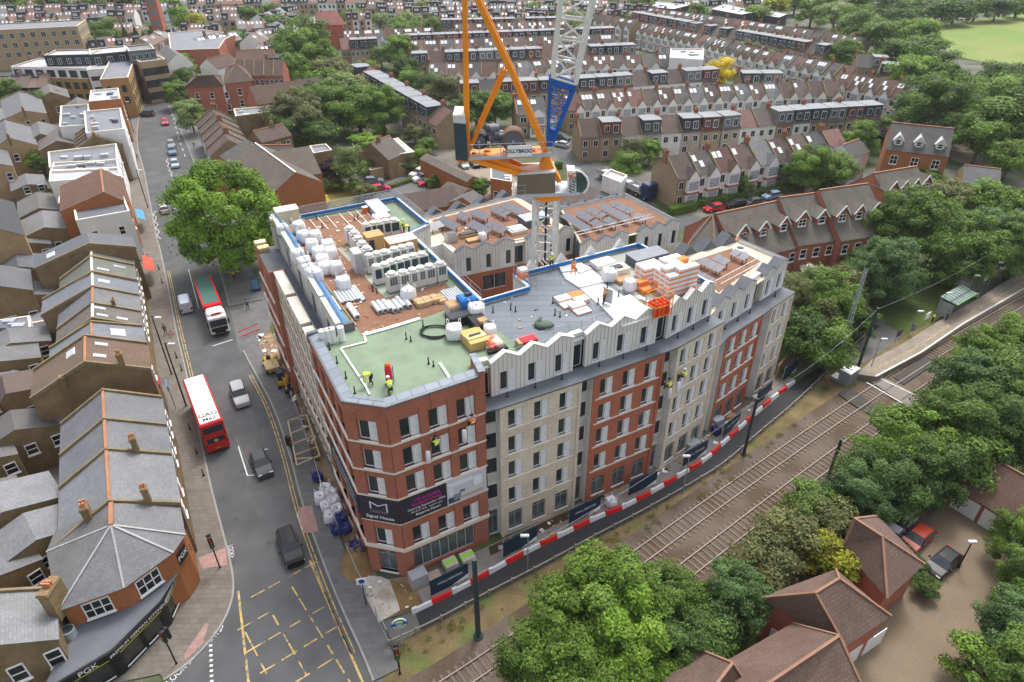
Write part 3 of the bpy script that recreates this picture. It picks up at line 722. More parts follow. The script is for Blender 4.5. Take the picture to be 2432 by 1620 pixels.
# --- main roof decks
cB=W2(1145,711,20);cC=W2(1254,680,20);cD=W2(1218,651,20);cE=W2(1518,576,20);cF=W2(1692,672,20)
cG=W2(977,552,20);cH=W2(1021,532,20);cI=W2(942,467,20);cJ=W2(640,524,20)
deck=[pa,pb,pc,FI[0],FI[1],FI[2],FI[3],FI[4],FI[5],FI[6],cF,cE,cD,cC,cB,cG,cH,cI,cJ,zl1,pl1]
mb=MB();mb.poly([(*p,19.5)for p in deck]);up(mb);mb.build('roof_deck',RGREEN,MAIN)
def roof_zone(name,pts,z,m,zt=19.5):
 mb=MB();mb.poly([(*W2(a,b,z),z)for a,b in pts]);up(mb);return mb.build(name,m,MAIN)
roof_zone('gravel_bed',[(686,540),(722,523),(891,500),(925,506),(990,590),(1067,682),(1092,706),(1060,735),(998,757),(930,778),(860,797),(845,772),(763,662)],19.52,GRAVEL)
roof_zone('plant_deck',[(800,590),(855,578),(985,575),(1030,640),(1068,668),(915,708)],19.535,mat('plant_deck_m',(.3,.34,.28),.8,.15,.6))
feltp=[cB,cC,cD,W2(1430,600,19.5),W2(1325,640,19.5),FI[5],FI[4],FI[3],FI[2],W2(1240,810,19.5),W2(1095,722,19.5)]
feltp=[cB,cC,cD,cE,cF,FI[6],FI[5],FI[4],FI[3],FI[2],W2(1245,832,19.5),W2(1095,722,19.5)]
mb=MB();mb.poly([(*p,19.515)for p in feltp]);up(mb);o=mb.build('felt_deck',FELT,MAIN)
for z_,nm,q in((19.70,'insulation_board',[(1341,660),(1380,623),(1441,667),(1376,682)]),(19.70,'insulation_board',[(1424,722),(1496,699),(1560,748),(1480,775),(1470,770)]),(19.56,'grey_board',[(1376,684),(1432,672),(1486,706),(1420,722)]),(19.70,'insulation_board',[(1330,640),(1345,628),(1378,624),(1342,658)])):
 mb=MB();mb.prism(WL(q,z_),19.53,z_);mb.build(nm,INSUL if 'insul' in nm else mat('pale_membrane',(.46,.47,.48),.6,.08,.7),MAIN)
roof_zone('plant_yard',[(1392,615),(1512,585),(1640,655),(1600,720),(1540,735),(1440,665)],19.53,mat('grey_green_deck',(.3,.32,.29),.8,.15,.6))
def parapet(p0,p1,z0,z1,t,m,cm,name='parapet',side=1):
 L=dist(p0,p1);mb=MB();mb.T=frame(p0,p1);mb.box(0,0,z0,L,t*side,z1);o=mb.build(name,m,MAIN)
 mb=MB();mb.T=frame(p0,p1);mb.box(-.02,-.05*side,z1,L+.02,(t+.05)*side,z1+.06);mb.build('coping',cm,o);return o
for q0,q1 in((pl1,pa),(pa,pb),(pb,pc)):
 d=(q1-q0).normalized();n_=Vector((-d.y,d.x))
 pass
outer=[pl1,pa,pb,pc];inn_=offset_line([pl1-dl*-0.0,pa,pb,pc],.95)
mb=MB()
for i in range(3):
 a,b,c,d=outer[i],outer[i+1],inn_[i+1],inn_[i]
 mb.quad((*a,20.1),(*b,20.1),(*c,20.25),(*d,20.25));mb.quad((*d,20.25),(*c,20.25),(*c,19.5),(*d,19.5))
mb.build('broad_coping',COPE,MAIN)
mb=MB()
for i in range(3):
 a,b=outer[i],outer[i+1];mb.bar((*a,20.05),(*b,20.05),.14,.12)
mb.build('edge_trim',LEAD,MAIN)
pcI=pc+(FI[0]-pc)*1.6
mb=MB();mb.T=frame(pc,pcI);mb.box(-.1,-.1,16.2,dist(pc,pcI),.4,20.5);mb.build('party_wall',BRICK,MAIN)
mb=MB();mb.T=frame(pc,pcI);mb.box(-.15,-.15,20.5,dist(pc,pcI)+.05,.45,20.6);mb.build('coping',COPE,MAIN)
mb=MB();mb.T=frame(pl1,pl1-nl*4.2);mb.box(-.1,-.1,19.4,4.2,.3,20.35);mb.build('cross_parapet',LEAD,MAIN)
for q0,q1 in((cB,cC),(cC,cD),(cD,cE),(cE,cF),(cG,cB),(cH,cG),(cI,cH),(cJ,cI)):
 if(q0,q1)in():continue
 o=parapet(q1,q0,19.45,19.95,.3,mat('pale_flashing',(.5,.5,.49),.5,.08,1),WHITEP if q0 in(cG,)else MATS['white_metal'])
 L=dist(q0,q1);mb=MB();mb.T=frame(q1,q0);mb.box(0,.3,19.75,L,.42,20.12);mb.build('blue_edge_board',BLUE,o)
def guard(p0,p1,z,h=1.1,sp=2.2,net=None):
 L=dist(p0,p1);n=max(1,round(L/sp));mb=MB();mb.T=frame(p0,p1)
 for i in range(n+1):mb.tube((L*i/n,.1,z),(L*i/n,.1,z+h),.022,.022,5)
 for hh in(.55,h):mb.tube((0,.1,z+hh),(L,.1,z+hh),.018,.018,5)
 o=mb.build('guard_rail',GALV,MAIN)
 if net:
  mb=MB();mb.T=frame(p0,p1)
  for k in range(int(L/.32)):mb.box(k*.32,.1,z+.05,k*.32+.04,.112,z+h)
  for k in range(7):mb.box(0,.1,z+.1+k*.15,L,.112,z+.13+k*.15)
  mb.build('safety_mesh',net,o,kind='stuff')
for q0,q1 in((cC,cD),(cI,cH),(cG,cB),(cJ,cI)):guard(q1,q0,20.0,net=GALV if(q0 is cI or q0 is cJ)else None)
guard(zl0+dl*-1.0,zl1,20.0,net=NETM)
guard(pf0-nl*1.5,pl1-nl*1.5,16.3,net=NETM)
mb=MB();mb.T=frame(zl0,zl1);mb.box(0,.05,19.6,LZ,.75,19.95);mb.build('blue_edge_board',mat('blue_sheet',(.07,.2,.4),.6,.2,.8),MAIN)
for i in(1,3,5):guard(FI[i]-(FI[i]-F[i])*-.5,FI[i+1]-(FI[i+1]-F[i+1])*-.5,19.5,1.5,1.6)
for i in(1,3,5):
 mb=MB();a,b=FI[i]+(FI[i]-F[i])*.3,FI[i+1]+(FI[i+1]-F[i+1])*.3;mb.bar((*a,19.75),(*b,19.75),.12,.22);mb.build('blue_edge_board',BLUE if i<5 else mat('orange_board',(.75,.13,.04),.6),MAIN)
 # --- rear wing with solar panels
zR=16.3
A=dict(fl=W2(1079,600,16.6),fr=W2(1363,546,16.6),l0=W2(1051,577,16.6),l1=W2(1026,585,16.6),bl=W2(1008,520,16.3),br=W2(1229,466,16.3))
Bw=dict(fl=W2(1381,582,16.6),fr=W2(1614,527,16.6),bl=W2(1232,502,16.3),br=W2(1484,465,16.3))
Cw=dict(bl=W2(1612,611,16.4),br=W2(1756,572,16.4))
mb=MB();mb.poly([(*p,zR)for p in(A['l1'],A['l0'],A['fl'],A['fr'],A['br'],A['bl'])]);up(mb);mb.build('flint_border',FLINT,MAIN)
def inset(poly,k):
 c=sum(poly,Vector((0,0)))/len(poly);return[c+(p-c)*k for p in poly]
mb=MB();mb.poly([(*p,zR+.03)for p in inset([A['l0'],A['fl'],A['fr'],A['br'],A['bl']],.87)]);up(mb);mb.build('gravel_bed',GRAVEL,MAIN)
bpol=[Bw['fl'],Bw['fr'],Bw['br'],W2(1330,497,16.3),A['fr']]
mb=MB();mb.poly([(*p,zR+.004)for p in bpol]);up(mb);mb.build('flint_border',FLINT,MAIN)
mb=MB();mb.poly([(*p,zR+.034)for p in inset(bpol,.93)]);up(mb);mb.build('gravel_bed',GRAVEL,MAIN)
fC=[FI[6],FI[7],FI[8],FI[9],FI[10]]
cre=Cw['br']
cpol=[FI[6],FI[7],FI[8],FI[10],W2(1870,620,16.4),cre,Cw['bl']]
mb=MB();mb.poly([(*p,zR)for p in cpol]);up(mb);mb.build('flint_border',FLINT,MAIN)
mb=MB();mb.poly([(*W2(a,b,zR),zR+.03)for a,b in((1640,622),(1745,588),(1808,622),(1706,695))]);up(mb);mb.build('gravel_bed',GRAVEL,MAIN)
cend=W2(1870,620,16.4)
parapet(cre,cend,0,16.7,-.3,ZINC,LEAD);parapet(FI[10],cend,0,16.6,.3,CREAM,LEAD)
zigzag_wall(A['fl'],lerp(A['fl'],A['fr'],.49),3,13.2,16.45,17.2,kind='reverse',cm=LEAD)
zigzag_wall(lerp(A['fl'],A['fr'],.58),A['fr'],3,13.2,16.45,17.2,kind='reverse',cm=LEAD)
q0,q1=lerp(A['fl'],A['fr'],.49),lerp(A['fl'],A['fr'],.58);mb=MB();mb.T=frame(q0,q1);mb.box(0,.5,0,dist(q0,q1),.7,16.5);mb.build('recess_cladding',ZINC,MAIN)
window('dark',MAIN,frame(q0,q1)@Matrix.Translation((.2,.3,13.4)),dist(q0,q1)-.4,2.2,.15)
mb=MB();mb.T=frame(A['l0'],A['fl']);mb.box(0,0,0,dist(A['l0'],A['fl']),.3,16.5);mb.build('zinc_wall',ZINC,MAIN)
mb=MB();mb.T=frame(A['l1'],A['l0']);mb.box(0,0,0,dist(A['l0'],A['l1']),.3,16.5);mb.build('zinc_wall',ZINC,MAIN)
la=lerp(A['fl'],A['fr'],.2);lb=lerp(A['fl'],A['fr'],.49)
def plain_wall(p0,p1,z0,z1,m,wins=(),name='brick_wall'):
 L=dist(p0,p1);M=frame(p0,p1);mb=MB();mb.T=M;wall(mb,L,z0,z1,[(x,z,x+a,z+b)for k,x,z,a,b in wins],.25);o=mb.build(name,m,MAIN)
 for k,x,z,a,b in wins:window(k,MAIN,M@Matrix.Translation((x,0,z)),a,b,.2)
 return o
LA=dist(A['fl'],A['fr'])
plain_wall(A['fl'],A['fr'],0,13.2,BRICK2,[('plain',LA*.22,10.5,3.2,2.1),('plain',LA*.62,10.5,1.6,2.1),('plain',LA*.8,10.5,1.6,2.1),('plain',LA*.22,7.5,3.2,2.1)])
zigzag_wall(Bw['fl'],lerp(Bw['fl'],Bw['fr'],.47),3,13.2,16.45,17.2,wins=False,cm=LEAD);zigzag_wall(lerp(Bw['fl'],Bw['fr'],.56),Bw['fr'],3,13.2,16.45,17.2,kind='reverse',cm=LEAD)
plain_wall(Bw['fl'],Bw['fr'],0,13.2,CREAM,[('plain',dist(Bw['fl'],Bw['fr'])*.84,10.4,1.5,2.1)],'cream_wall')
plain_wall(A['fr'],Bw['fl'],0,16.4,LEAD,name='zinc_wall')
parapet(Bw['fr'],Bw['br'],0,16.7,.3,ZINC,LEAD);parapet(Bw['br'],W2(1330,497,16.3),0,16.6,.3,ZINC,LEAD);parapet(W2(1330,497,16.3),A['br'],13,16.6,.3,ZINC,LEAD);parapet(A['br'],A['bl'],0,16.6,.3,ZINC,LEAD)
for q0,q1 in((cB,cG),(cG,cH),(cH,cI),(cC,cB),(cD,cC),(cE,cD),(cF,cE),(cI,cJ)):
 mb=MB();mb.T=frame(q0,q1);mb.box(0,.02,0,dist(q0,q1),.25,19.45);o=mb.build('zinc_wall',ZINC,MAIN)
 mb=MB();mb.T=frame(q0,q1)
 for k in range(int(dist(q0,q1)/.45)):mb.box(.2+k*.45,-.01,16,.23+k*.45,.02,19.4)
 mb.build('cladding_seams',SEAM,o,kind='stuff')
for i in range(4):
 q=lerp(cD,cE,.06+i*.235);q2=lerp(cD,cE,.06+i*.235+.16);mb=MB();mb.T=frame(q2,q);L=dist(q,q2)
 mb.add([(0,-.1,19.2),(L,-.1,19.2),(L/2,-.1,20.9),(0,-.5,19.2),(L,-.5,19.2),(L/2,-.5,20.9)],[(0,1,2),(5,4,3),(0,2,5,3),(2,1,4,5)]);mb.build('gable_tip',MATS['white_metal'],MAIN)
def far_gables(p0,p1,n,z0,z1,dep):
 L=dist(p0,p1);mb=MB();mb.T=frame(p0,p1);bw=L/n
 for i in range(n):
  a,b,c=bw*i+.15,bw*(i+.5),bw*(i+1)-.15
  mb.add([(a,0,z0),(c,0,z0),(b,0,z1),(a,dep,z0),(c,dep,z0),(b,dep,z1)],[(0,1,2),(5,4,3),(0,2,5,3),(2,1,4,5),(1,0,3,4)])
 mb.build('saw_tooth_gables',LEAD,MAIN)
far_gables(A['bl'],A['br'],4,zR-.2,17.35,1.2);far_gables(W2(1330,497,16.3),Bw['br'],4,zR-.3,16.9,1.0);far_gables(Cw['bl'],Cw['br'],3,zR-.2,17.5,1.6)
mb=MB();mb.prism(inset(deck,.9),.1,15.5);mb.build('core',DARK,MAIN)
pvm={}
def solar(p,q,px_w,idx):
 """a tilted table between two image points (its long axis) on the low roofs"""
 a,b=W(*p,zR+1.0),W(*q,zR+1.0);L=(b-a).length;n=max(1,round(L/1.05));wd=px_w
 d=(b-a).normalized();nrm=Vector((d.y,-d.x,0))
 o=bpy.data.objects.new('solar_table',None);COL.objects.link(o)
 tag(o,idx,'solar panels','tilted solar panel tables on the low brown roofs')
 mid=(a+b)/2;o.location=(mid.x,mid.y,zR+.03);o.rotation_euler=(0,0,math.atan2(d.y,d.x))
 key=(round(wd,1))
 if key not in pvm:
  mb=MB();v=[(-.51,-wd/2,.62),(.51,-wd/2,.62),(.51,wd/2,.98),(-.51,wd/2,.98)]
  mb.add(v+[(x,y,z+.05)for x,y,z in v],[(3,2,1,0),(0,1,5,4),(1,2,6,5),(2,3,7,6),(3,0,4,7)],1);mb.add([(x,y,z+.05)for x,y,z in v],[(0,1,2,3)],0)
  pvm[key]=mb.mesh('solar_panel',[PV,GALV])
 for i in range(n):put('solar_panel',pvm[key],o,loc=((i+.5-n/2)*L/n,0,0))
 for sx in(-1,1):
  for sy,h in((-wd*.3,.68),(wd*.3,.88)):lg=MB();lg.box(sx*L*.35-.04,sy-.04,0,sx*L*.35+.04,sy+.04,h);lg.build('leg',BLACK,o)
  # ================================================================ roof plant, materials, people, crane
def ray_y(px,py,y0):
 u,v=px-1216,py-810;u,v=u*_c-v*_s,u*_s+v*_c
 t=y0/(FPX*_cp-v*_sp);return Vector((u*t,y0,CAM_H-(v*_cp+FPX*_sp)*t))
ZD=19.54
BANG=math.atan2((cI-cJ).y,(cI-cJ).x)
SOL=[((1018,538),(1050,528),1.25,0),((1045,516),(1085,537),1.25,1),((1087,505),(1112,516),1.25,2),((1122,500),(1158,514),1.25,3),((1168,489),(1206,508),1.25,4),((1195,482),(1243,503),1.25,5),((1115,525),(1160,550),1.25,6),((1158,526),(1200,546),1.25,7)]
LBS=['small solar table nearest the zinc wall on the left of the low roof','long solar table second from the left on the low roof','short solar table at the far edge of the low roof','solar table at the far middle of the low roof','solar table left of the far pair beside the crane mast','solar table nearest the crane mast on the far side','long solar table behind the insulation stack on the low roof','front right solar table before the white skylight']
for(a,b,wd,i)in SOL:solar(a,b,wd,LBS[i])
SOL2=[((1338,506),(1400,545),1.1),((1370,500),(1403,519),1.1),((1394,492),(1435,512),1.1),((1426,485),(1495,521),1.1),((1455,480),(1500,500),1.1),((1406,522),(1432,536),1.1),((1437,516),(1462,530),1.1),((1507,508),(1536,517),1.1)]
LB2=['longest solar table beside the crane mast on the right rear roof','first short solar table right of the longest one','second short solar table on the right rear roof','long solar table crossing the middle of the right rear roof','solar table by the rubble pile on the right rear roof','low front left solar table behind the guard rail','low front middle solar table behind the guard rail','rightmost solar table on the right rear roof']
for(a,b,wd),l in zip(SOL2,LB2):solar(a,b,wd,l)
SOL3=[((1632,634),(1690,668),1.1),((1664,614),(1716,638),1.1),((1696,606),(1729,622),1.1),((1738,594),(1776,611),1.1)]
LB3=['solar table hidden partly behind the blue edge of the end roof','middle dark solar table on the end roof','short solar table on the end roof','far solar table by the ventilation cowl on the end roof']
for(a,b,wd),l in zip(SOL3,LB3):solar(a,b,wd,l)
for nm,pts in(('on the right rear roof',[(1362,553),(1545,510)]),('on the end roof',[(1697,668),(1802,612)])):
 mb=MB();a,b=W(*pts[0],zR+.9),W(*pts[1],zR+.9);n=Vector((b.y-a.y,a.x-b.x,0)).normalized()*.8
 for off in(Vector(),n):
  mb.tube(a+off,b+off,.035,n=6)
  for k in range(7):q=lerp(a,b,k/6)+off;mb.tube(q,q-Vector((0,0,.85)),.025,n=5)
 tag(mb.build('guard_rail',WHITEP),'white double guard rail running '+nm,'railing')
 # ---- bulk bags
BAGM=mat('woven_white',(.72,.72,.73),.75,.08,3,fine=.08)
def bag_mesh(mm,seed,full=1.0):
 r=random.Random(seed);mb=MB();n=16;rings=[]
 prof=[(.40,0),(.5,.08),(.54,.3),(.53,.6),(.5,.85),(.44,.98),(.30,.95 if full<1 else 1.02),(.1,.85*full+.1)]
 ph=r.random()*6
 for rad,z in prof:
  ring=[]
  for i in range(n):
   t=2*math.pi*i/n;sq=1/max(abs(math.cos(t)),abs(math.sin(t)))**.65
   k=rad*sq*(1+.05*math.sin(3*t+ph)+.03*r.uniform(-1,1));ring.append((k*math.cos(t),k*math.sin(t),z+.02*r.uniform(-1,1)))
  rings.append(ring)
 v=[p for g in rings for p in g];k=len(rings)
 mb.add(v,[(j*n+i,j*n+(i+1)%n,(j+1)*n+(i+1)%n,(j+1)*n+i)for j in range(k-1)for i in range(n)],0,True);mb.add(rings[-1],[tuple(range(n))],1)
 body=mb.mesh('bag',[mm,mat('bag_fill',(.2,.17,.14),.95)])
 lp=MB()
 for sx,sy in((-1,-1),(1,-1),(1,1),(-1,1)):
  x,y=sx*.43,sy*.43;lp.path([(x,y,.9),(x*1.02,y*1.02,1.2+.1*r.random()),(x*.75,y*.9,1.22),(x*.7,y*.8,.95)],.028,5)
 return body,lp.mesh('lifting_loops',mm)
bagp=[bag_mesh(BAGM,i,1 if i%2 else.8)for i in range(4)]
def bag(px,py,label,i,z=ZD,s=1.0,meshes=None,group='white bulk bags on the roof'):
 p=W(px,py,z);t=thing('bulk_bag',label,'bag',p,rnd.uniform(-.4,.4)+BANG,group,(s,s,s*rnd.uniform(.92,1.12)))
 b,l=(meshes or bagp)[i%len(meshes or bagp)];put('bag',b,t);put('lifting_loops',l,t,kind='stuff');return t
def z1(x,y):return(600+.2551*x,440+.2551*y)
BG=[((425,415),'full white bulk bag at the far end of the left row'),((470,500),'white bulk bag leaning against the far end bag'),((575,500),'white bulk bag just beyond the big bag pile'),((545,590),'left back bag of the big bag pile'),((610,660),'white bag in the centre of the big bag pile'),((690,585),'back right bag of the big bag pile'),((720,655),'right middle bag of the big bag pile'),((640,720),'bag in the lower part of the big pile beside gravel'),((670,790),'left front bag of the big bag pile'),((770,790),'front right bag of the big pile with open top'),((837,935),'single white bulk bag standing alone beside metal tubes'),((415,680),'single white bag against the blue mesh fence'),((480,760),'back bag of the row of four against blue mesh'),((520,810),'second bag of the row of four against blue mesh'),((575,870),'front bag of the row against the blue mesh'),((545,845),'third bag of the row against the blue mesh'),((275,430),'half empty white bag in the far left roof corner')]
for i,(q,l)in enumerate(BG):bag(*z1(q[0]+18,q[1]+30),l,i,s=1.32 if i<16 else 1.2)
# ---- air conditioning units
ACM=mat('unit_grey',(.58,.57,.53),.5,.04,1,fine=.02)
GRIL=mat('unit_grille',(.03,.06,.075),.4,.1,2)
def ac_mesh(wd,style):
 b=MB();b.bbox(-wd/2,-.42,.12,wd/2,.42,1.72,.03)
 g=MB()
 cols=2 if wd>1.2 else 1
 for c in range(cols):
  x0=-wd/2+.1+c*wd/2;x1=x0+wd/cols-.2
  if style=='grid':
   for i in range(3):
    for j in range(5):
     a=lerp(x0+.05,x1-.05,i/3)+.02;z_=.8+j*.16;g.box(a,-.435,z_,a+(x1-x0-.1)/3-.04,-.42,z_+.12)
  else:g.box(x0,-.435,.7,x1,-.42,1.6)
 f=MB();
 for c in range(cols):
  x=-wd/2+(c+.5)*wd/cols;f.lathe([(.4,1.72),(.4,1.9),(.34,1.93),(.1,1.87)],(x,0,0),14)
 s=MB();s.box(-wd/2,-.38,0,-wd/2+.15,.38,.12);s.box(wd/2-.15,-.38,0,wd/2,.38,.12)
 return b.mesh('casing',ACM),g.mesh('grille',GRIL),f.mesh('fan_cowl',ACM),s.mesh('feet',BLACK)
acp={(wd,st):ac_mesh(wd,st)for wd in(1.0,1.55)for st in('grid','panel')}
def ac(q,wd,st,label,z=ZD):
 t=thing('air_conditioning_unit',label,'air conditioner',W(*z1(*q),z),BANG+.03,'air conditioning units on the roof',1.12)
 for nm,me in zip(('casing','grille','fan_cowl','feet'),acp[(wd,st)]):put(nm,me,t,kind='stuff' if nm=='grille' and st=='grid' else None)
for q,wd,st,l in[((1310,985),1.0,'grid','leftmost unit of the front row of pale roof units'),((1415,970),1.0,'grid','second unit from the left in the front row'),((1540,940),1.55,'grid','double width unit in the middle of the front row'),((1655,912),1.0,'grid','fourth unit from the left in the front row'),((1757,885),1.0,'grid','rightmost unit of the front row beside the parapet'),
((1210,905),1.55,'panel','leftmost double unit of the second row with blue panels'),((1340,860),1.55,'panel','second double unit with blue panels in the second row'),((1470,822),1.55,'panel','third double unit with blue panels in the second row'),((1590,795),1.0,'panel','single unit at the right end of the second row'),
((1140,800),1.55,'grid','left double unit of the third row behind blue panelled ones'),((1245,775),1.0,'grid','single unit left of centre in the third row'),((1335,748),1.0,'grid','single unit right of centre in the third row'),((1440,722),1.55,'grid','right double unit of the third row beside kneeling workers'),
((1080,740),1.0,'panel','nearest unit of the left column beside silver cabinet'),((1040,690),1.0,'panel','second unit of the left column behind silver cabinet'),((1000,640),1.0,'panel','third unit of the left column'),((965,590),1.0,'panel','fourth unit of the left column'),((925,545),1.0,'panel','farthest unit of the left column'),
((1110,505),1.55,'panel','left double unit of the far row behind plywood box'),((1222,485),1.55,'panel','middle double unit of the far row behind plywood box'),((1328,468),1.0,'panel','right single unit of the far row beside yellow vest workers')]:
 ac(q,wd,st,l)
def boxthing(name,label,cat,q,size,m,rz=None,z=ZD,bev=.03,parts=None,src=None):
 t=thing(name,label,cat,W(*(src or z1(*q)),z),BANG if rz is None else rz)
 mb=MB();mb.bbox(-size[0]/2,-size[1]/2,0,size[0]/2,size[1]/2,size[2],bev);mb.build('body',m,t)
 for nm,b,mm in parts or[]:
  mb=MB();mb.box(*b);mb.build(nm,mm,t)
 return t
PLY=mat('plywood',(.50,.29,.12),.8,.1,1.5)
boxthing('silver_cabinet','tall silver metal cabinet beside the air conditioning units','cabinet',(985,790),(.9,1.6,2.3),mat('bright_metal',(.6,.62,.66),.4,.05,1,metal=.2),parts=[('door',(-.4,-.83,.1,.4,-.8,2.2),GALV)])
boxthing('plywood_crate','tall open plywood crate among the roof units','crate',(1145,640),(1.8,1.6,2.4),PLY,parts=[('opening',(-.8,-.82,.2,-.2,-.8,2.1),DARK),('lid',(-.95,-.85,2.4,.95,.85,2.46),PLY)])
boxthing('plywood_crate','wide low plywood crate with sheets on top','crate',(1390,610),(3.2,1.9,1.5),PLY,parts=[('lid',(-1.65,-1,1.5,1.65,1,1.56),mat('pale_sheet',(.6,.5,.42))),('papers',(-.3,-.4,1.565,1.1,.5,1.6),WHITEP)])
boxthing('plant_cabinet','long flat grey cabinet at the far end of the gravel','cabinet',(1165,250),(1.7,4.6,.8),mat('flat_grey',(.33,.36,.42),.5,.05,1),parts=[('lid',(-.9,-2.35,.8,.9,2.35,.86),mat('lid_grey',(.4,.43,.48),.5))])
boxthing('white_carton','white wrapped carton behind the far unit row','carton',(1205,350),(1.9,1.5,1.0),INSUL,parts=[('strap',(-.1,-.76,0,.1,.76,1.01),GALV)])
boxthing('orange_bin','small orange bin at the far edge of the gravel','bin',(1050,245),(.7,.6,.6),mat('orange_plastic',(.75,.16,.03),.5),parts=[('lid',(-.37,-.32,.6,.37,.32,.66),WHITEP)])
boxthing('insulation_crate','white and tan insulation crate in the far left roof corner','crate',(330,320),(2.6,1.6,1.4),mat('tan_foam',(.62,.55,.38),.8),parts=[('lid',(-1.35,-.85,1.4,1.35,.85,1.5),WHITEP)])
boxthing('insulation_pack','yellow insulation pack in the far left roof corner','insulation',(235,345),(1.6,1.3,.7),mat('yellow_foam',(.6,.5,.24),.8),parts=[('wrap',(-.82,-.3,.1,.82,.3,.72),WHITEP)])
for q,l in(((75,555),'top yellow insulation pack on the left terrace'),((105,605),'lower yellow insulation pack on the left terrace')):
 boxthing('insulation_pack',l,'insulation',q,(1.3,1.1,.5),MATS['yellow_foam'],z=16.35,parts=[('wrap',(-.67,-.2,.05,.67,.2,.52),STONE)])
boxthing('blue_tank','blue cube water tank by the courtyard parapet','tank',(1995,1180),(1.5,1.4,1.7),mat('blue_plastic',(.02,.16,.5),.5,.06,1),parts=[('lid',(-.6,-.55,1.7,.6,.55,1.78),BLUE),('tool_box',(-.1,-.2,1.79,.5,.2,2.05),DARK)])
boxthing('insulation_pallet','dark wrapped pallet beside the yellow pallet','pallet',(2105,1320),(1.5,2.4,.9),BLACK,parts=[('sack',(-.3,-1.0,.9,.5,-.3,1.2),CARDO)])
boxthing('insulation_pallet','black wrapped pallet behind the white bag','pallet',(1920,1280),(2.2,1.3,.9),BLACK,parts=[('sheet',(-1,-.5,.9,1,.5,.93),DARK)])
boxthing('insulation_pallet','yellow topped timber pallet with grey tube on top','pallet',(2070,1470),(1.9,2.4,.85),mat('mustard_foam',(.52,.38,.13),.8,.1,1),parts=[('base',(-1.0,-1.25,0,1.0,1.25,.14),TIMB),('board',(-.9,-.6,.85,.9,.2,.95),MATS['yellow_foam']),('tube',(-.6,-.2,.96,.5,-.05,1.1),LEAD)])
boxthing('sack_pallet','pallet of tan sacks with paper wrapping by blue tank','pallet',(1880,1190),(1.5,1.3,1.1),mat('pinkish_sack',(.6,.46,.38),.85,.15,3),parts=[('top_board',(-.7,-.6,1.1,.6,.6,1.16),CARDO)])
boxthing('sack_pile','red and cream printed sacks at the end of the pallets','sacks',(2240,1500),(1.4,1.7,.8),mat('red_cream_sack',(.66,.5,.42),.8,.1,2,col2=(.6,.09,.04),c2s=1.4,c2t=(.47,.55)),bev=.2,parts=[('black_netting',(-.9,-1.1,.02,.9,-.6,.3),BLACK)])
boxthing('cable_drum_red','red crate with a tan roll on the grey felt','crate',None,(1.4,1.0,.7),mat('signal_red',(.6,.02,.03),.5),src=(1255,818),parts=[('tan_roll',(-1.1,-.4,.05,-.3,.5,.6),CARDO)])
bag(*z1(1880,1420),'large crumpled white bag beside the yellow pallet',0,s=1.4);bag(*z1(1455,1060),'crumpled white bag in front of the unit rows',2,s=1.2);bag(*z1(2085,1230),'white wrapped bag behind the dark pallets',1,s=1.5);bag(*z1(2210,1400),'small white sack between pallet and red sacks',3,s=1.1)
SACK=mat('tan_sack',(.5,.36,.2),.85,.12,3)
def sacks(q,label,n,cols,sz=(.8,.5,.18)):
 t=thing('sack_stack',label,'sacks',W(*z1(*q),ZD),BANG)
 mb=MB();mb.bbox(-sz[0]/2,-sz[1]/2,0,sz[0]/2,sz[1]/2,sz[2],.07);me=mb.mesh('sack',SACK)
 for k in range(n):
  i,j=k%cols,k//cols;put('sack',me,t,loc=((i-(cols-1)/2)*sz[0]*1.03,rnd.uniform(-.08,.08)+(j%2)*.12,j//2*sz[2]+.01*(j%2))if 0 else((i-(cols-1)/2)*sz[0]*1.02+rnd.uniform(-.05,.05),(j%3-1)*sz[1]*1.02,(j//3)*sz[2]*.95),rz=rnd.uniform(-.12,.12))
sacks((1620,1090),'wide stack of tan sacks on the gravel',24,3);sacks((1750,1070),'small stack of tan sacks right of the wide stack',6,1)
ROLL=mat('silver_wrap',(.5,.52,.54),.4,.08,2)
def rolls(q,label,n,L,r,ang,m=ROLL,name='duct_bundle',src=None,z=ZD):
 t=thing(name,label,'tubes',W(*(src or z1(*q)),z),ang)
 for k in range(n):
  mb=MB();mb.tube((-L/2,0,r),(L/2,0,r),r,r,12);mb.tube((L/2,0,r),(L/2+.01,0,r),r*.7,r*.7,10,1);mb.tube((-L/2-.01,0,r),(-L/2,0,r),r*.7,r*.7,10,1)
  mb.build('tube',[m,LEAD],t,loc=(rnd.uniform(-.15,.15),(k-(n-1)/2)*r*2.06,0))
DA=math.atan2((cB-cG).y,(cB-cG).x)
rolls((1880,1040),'bundle of long silver tubes beside the single bag',7,3.0,.13,DA);rolls((985,1010),'two long grey ducts right of the silver tubes',2,3.4,.11,DA);rolls((875,1040),'bundle of silver tubes below the single white bag',6,2.6,.16,DA)
rolls((940,1200),'single thick white roll beside black offcuts',1,2.6,.3,DA,INSUL);rolls((1205,1150),'three foil rolls lying at the gravel front',3,2.0,.25,DA);rolls((1320,1140),'two foil rolls in the middle of the gravel front',2,1.9,.26,DA);rolls((1410,1110),'two foil rolls right of the middle pair',2,2.0,.25,DA)
rolls((750,1130),'white pipes beside the blue mesh on the left strip',3,3.0,.16,DA,WHITEP)
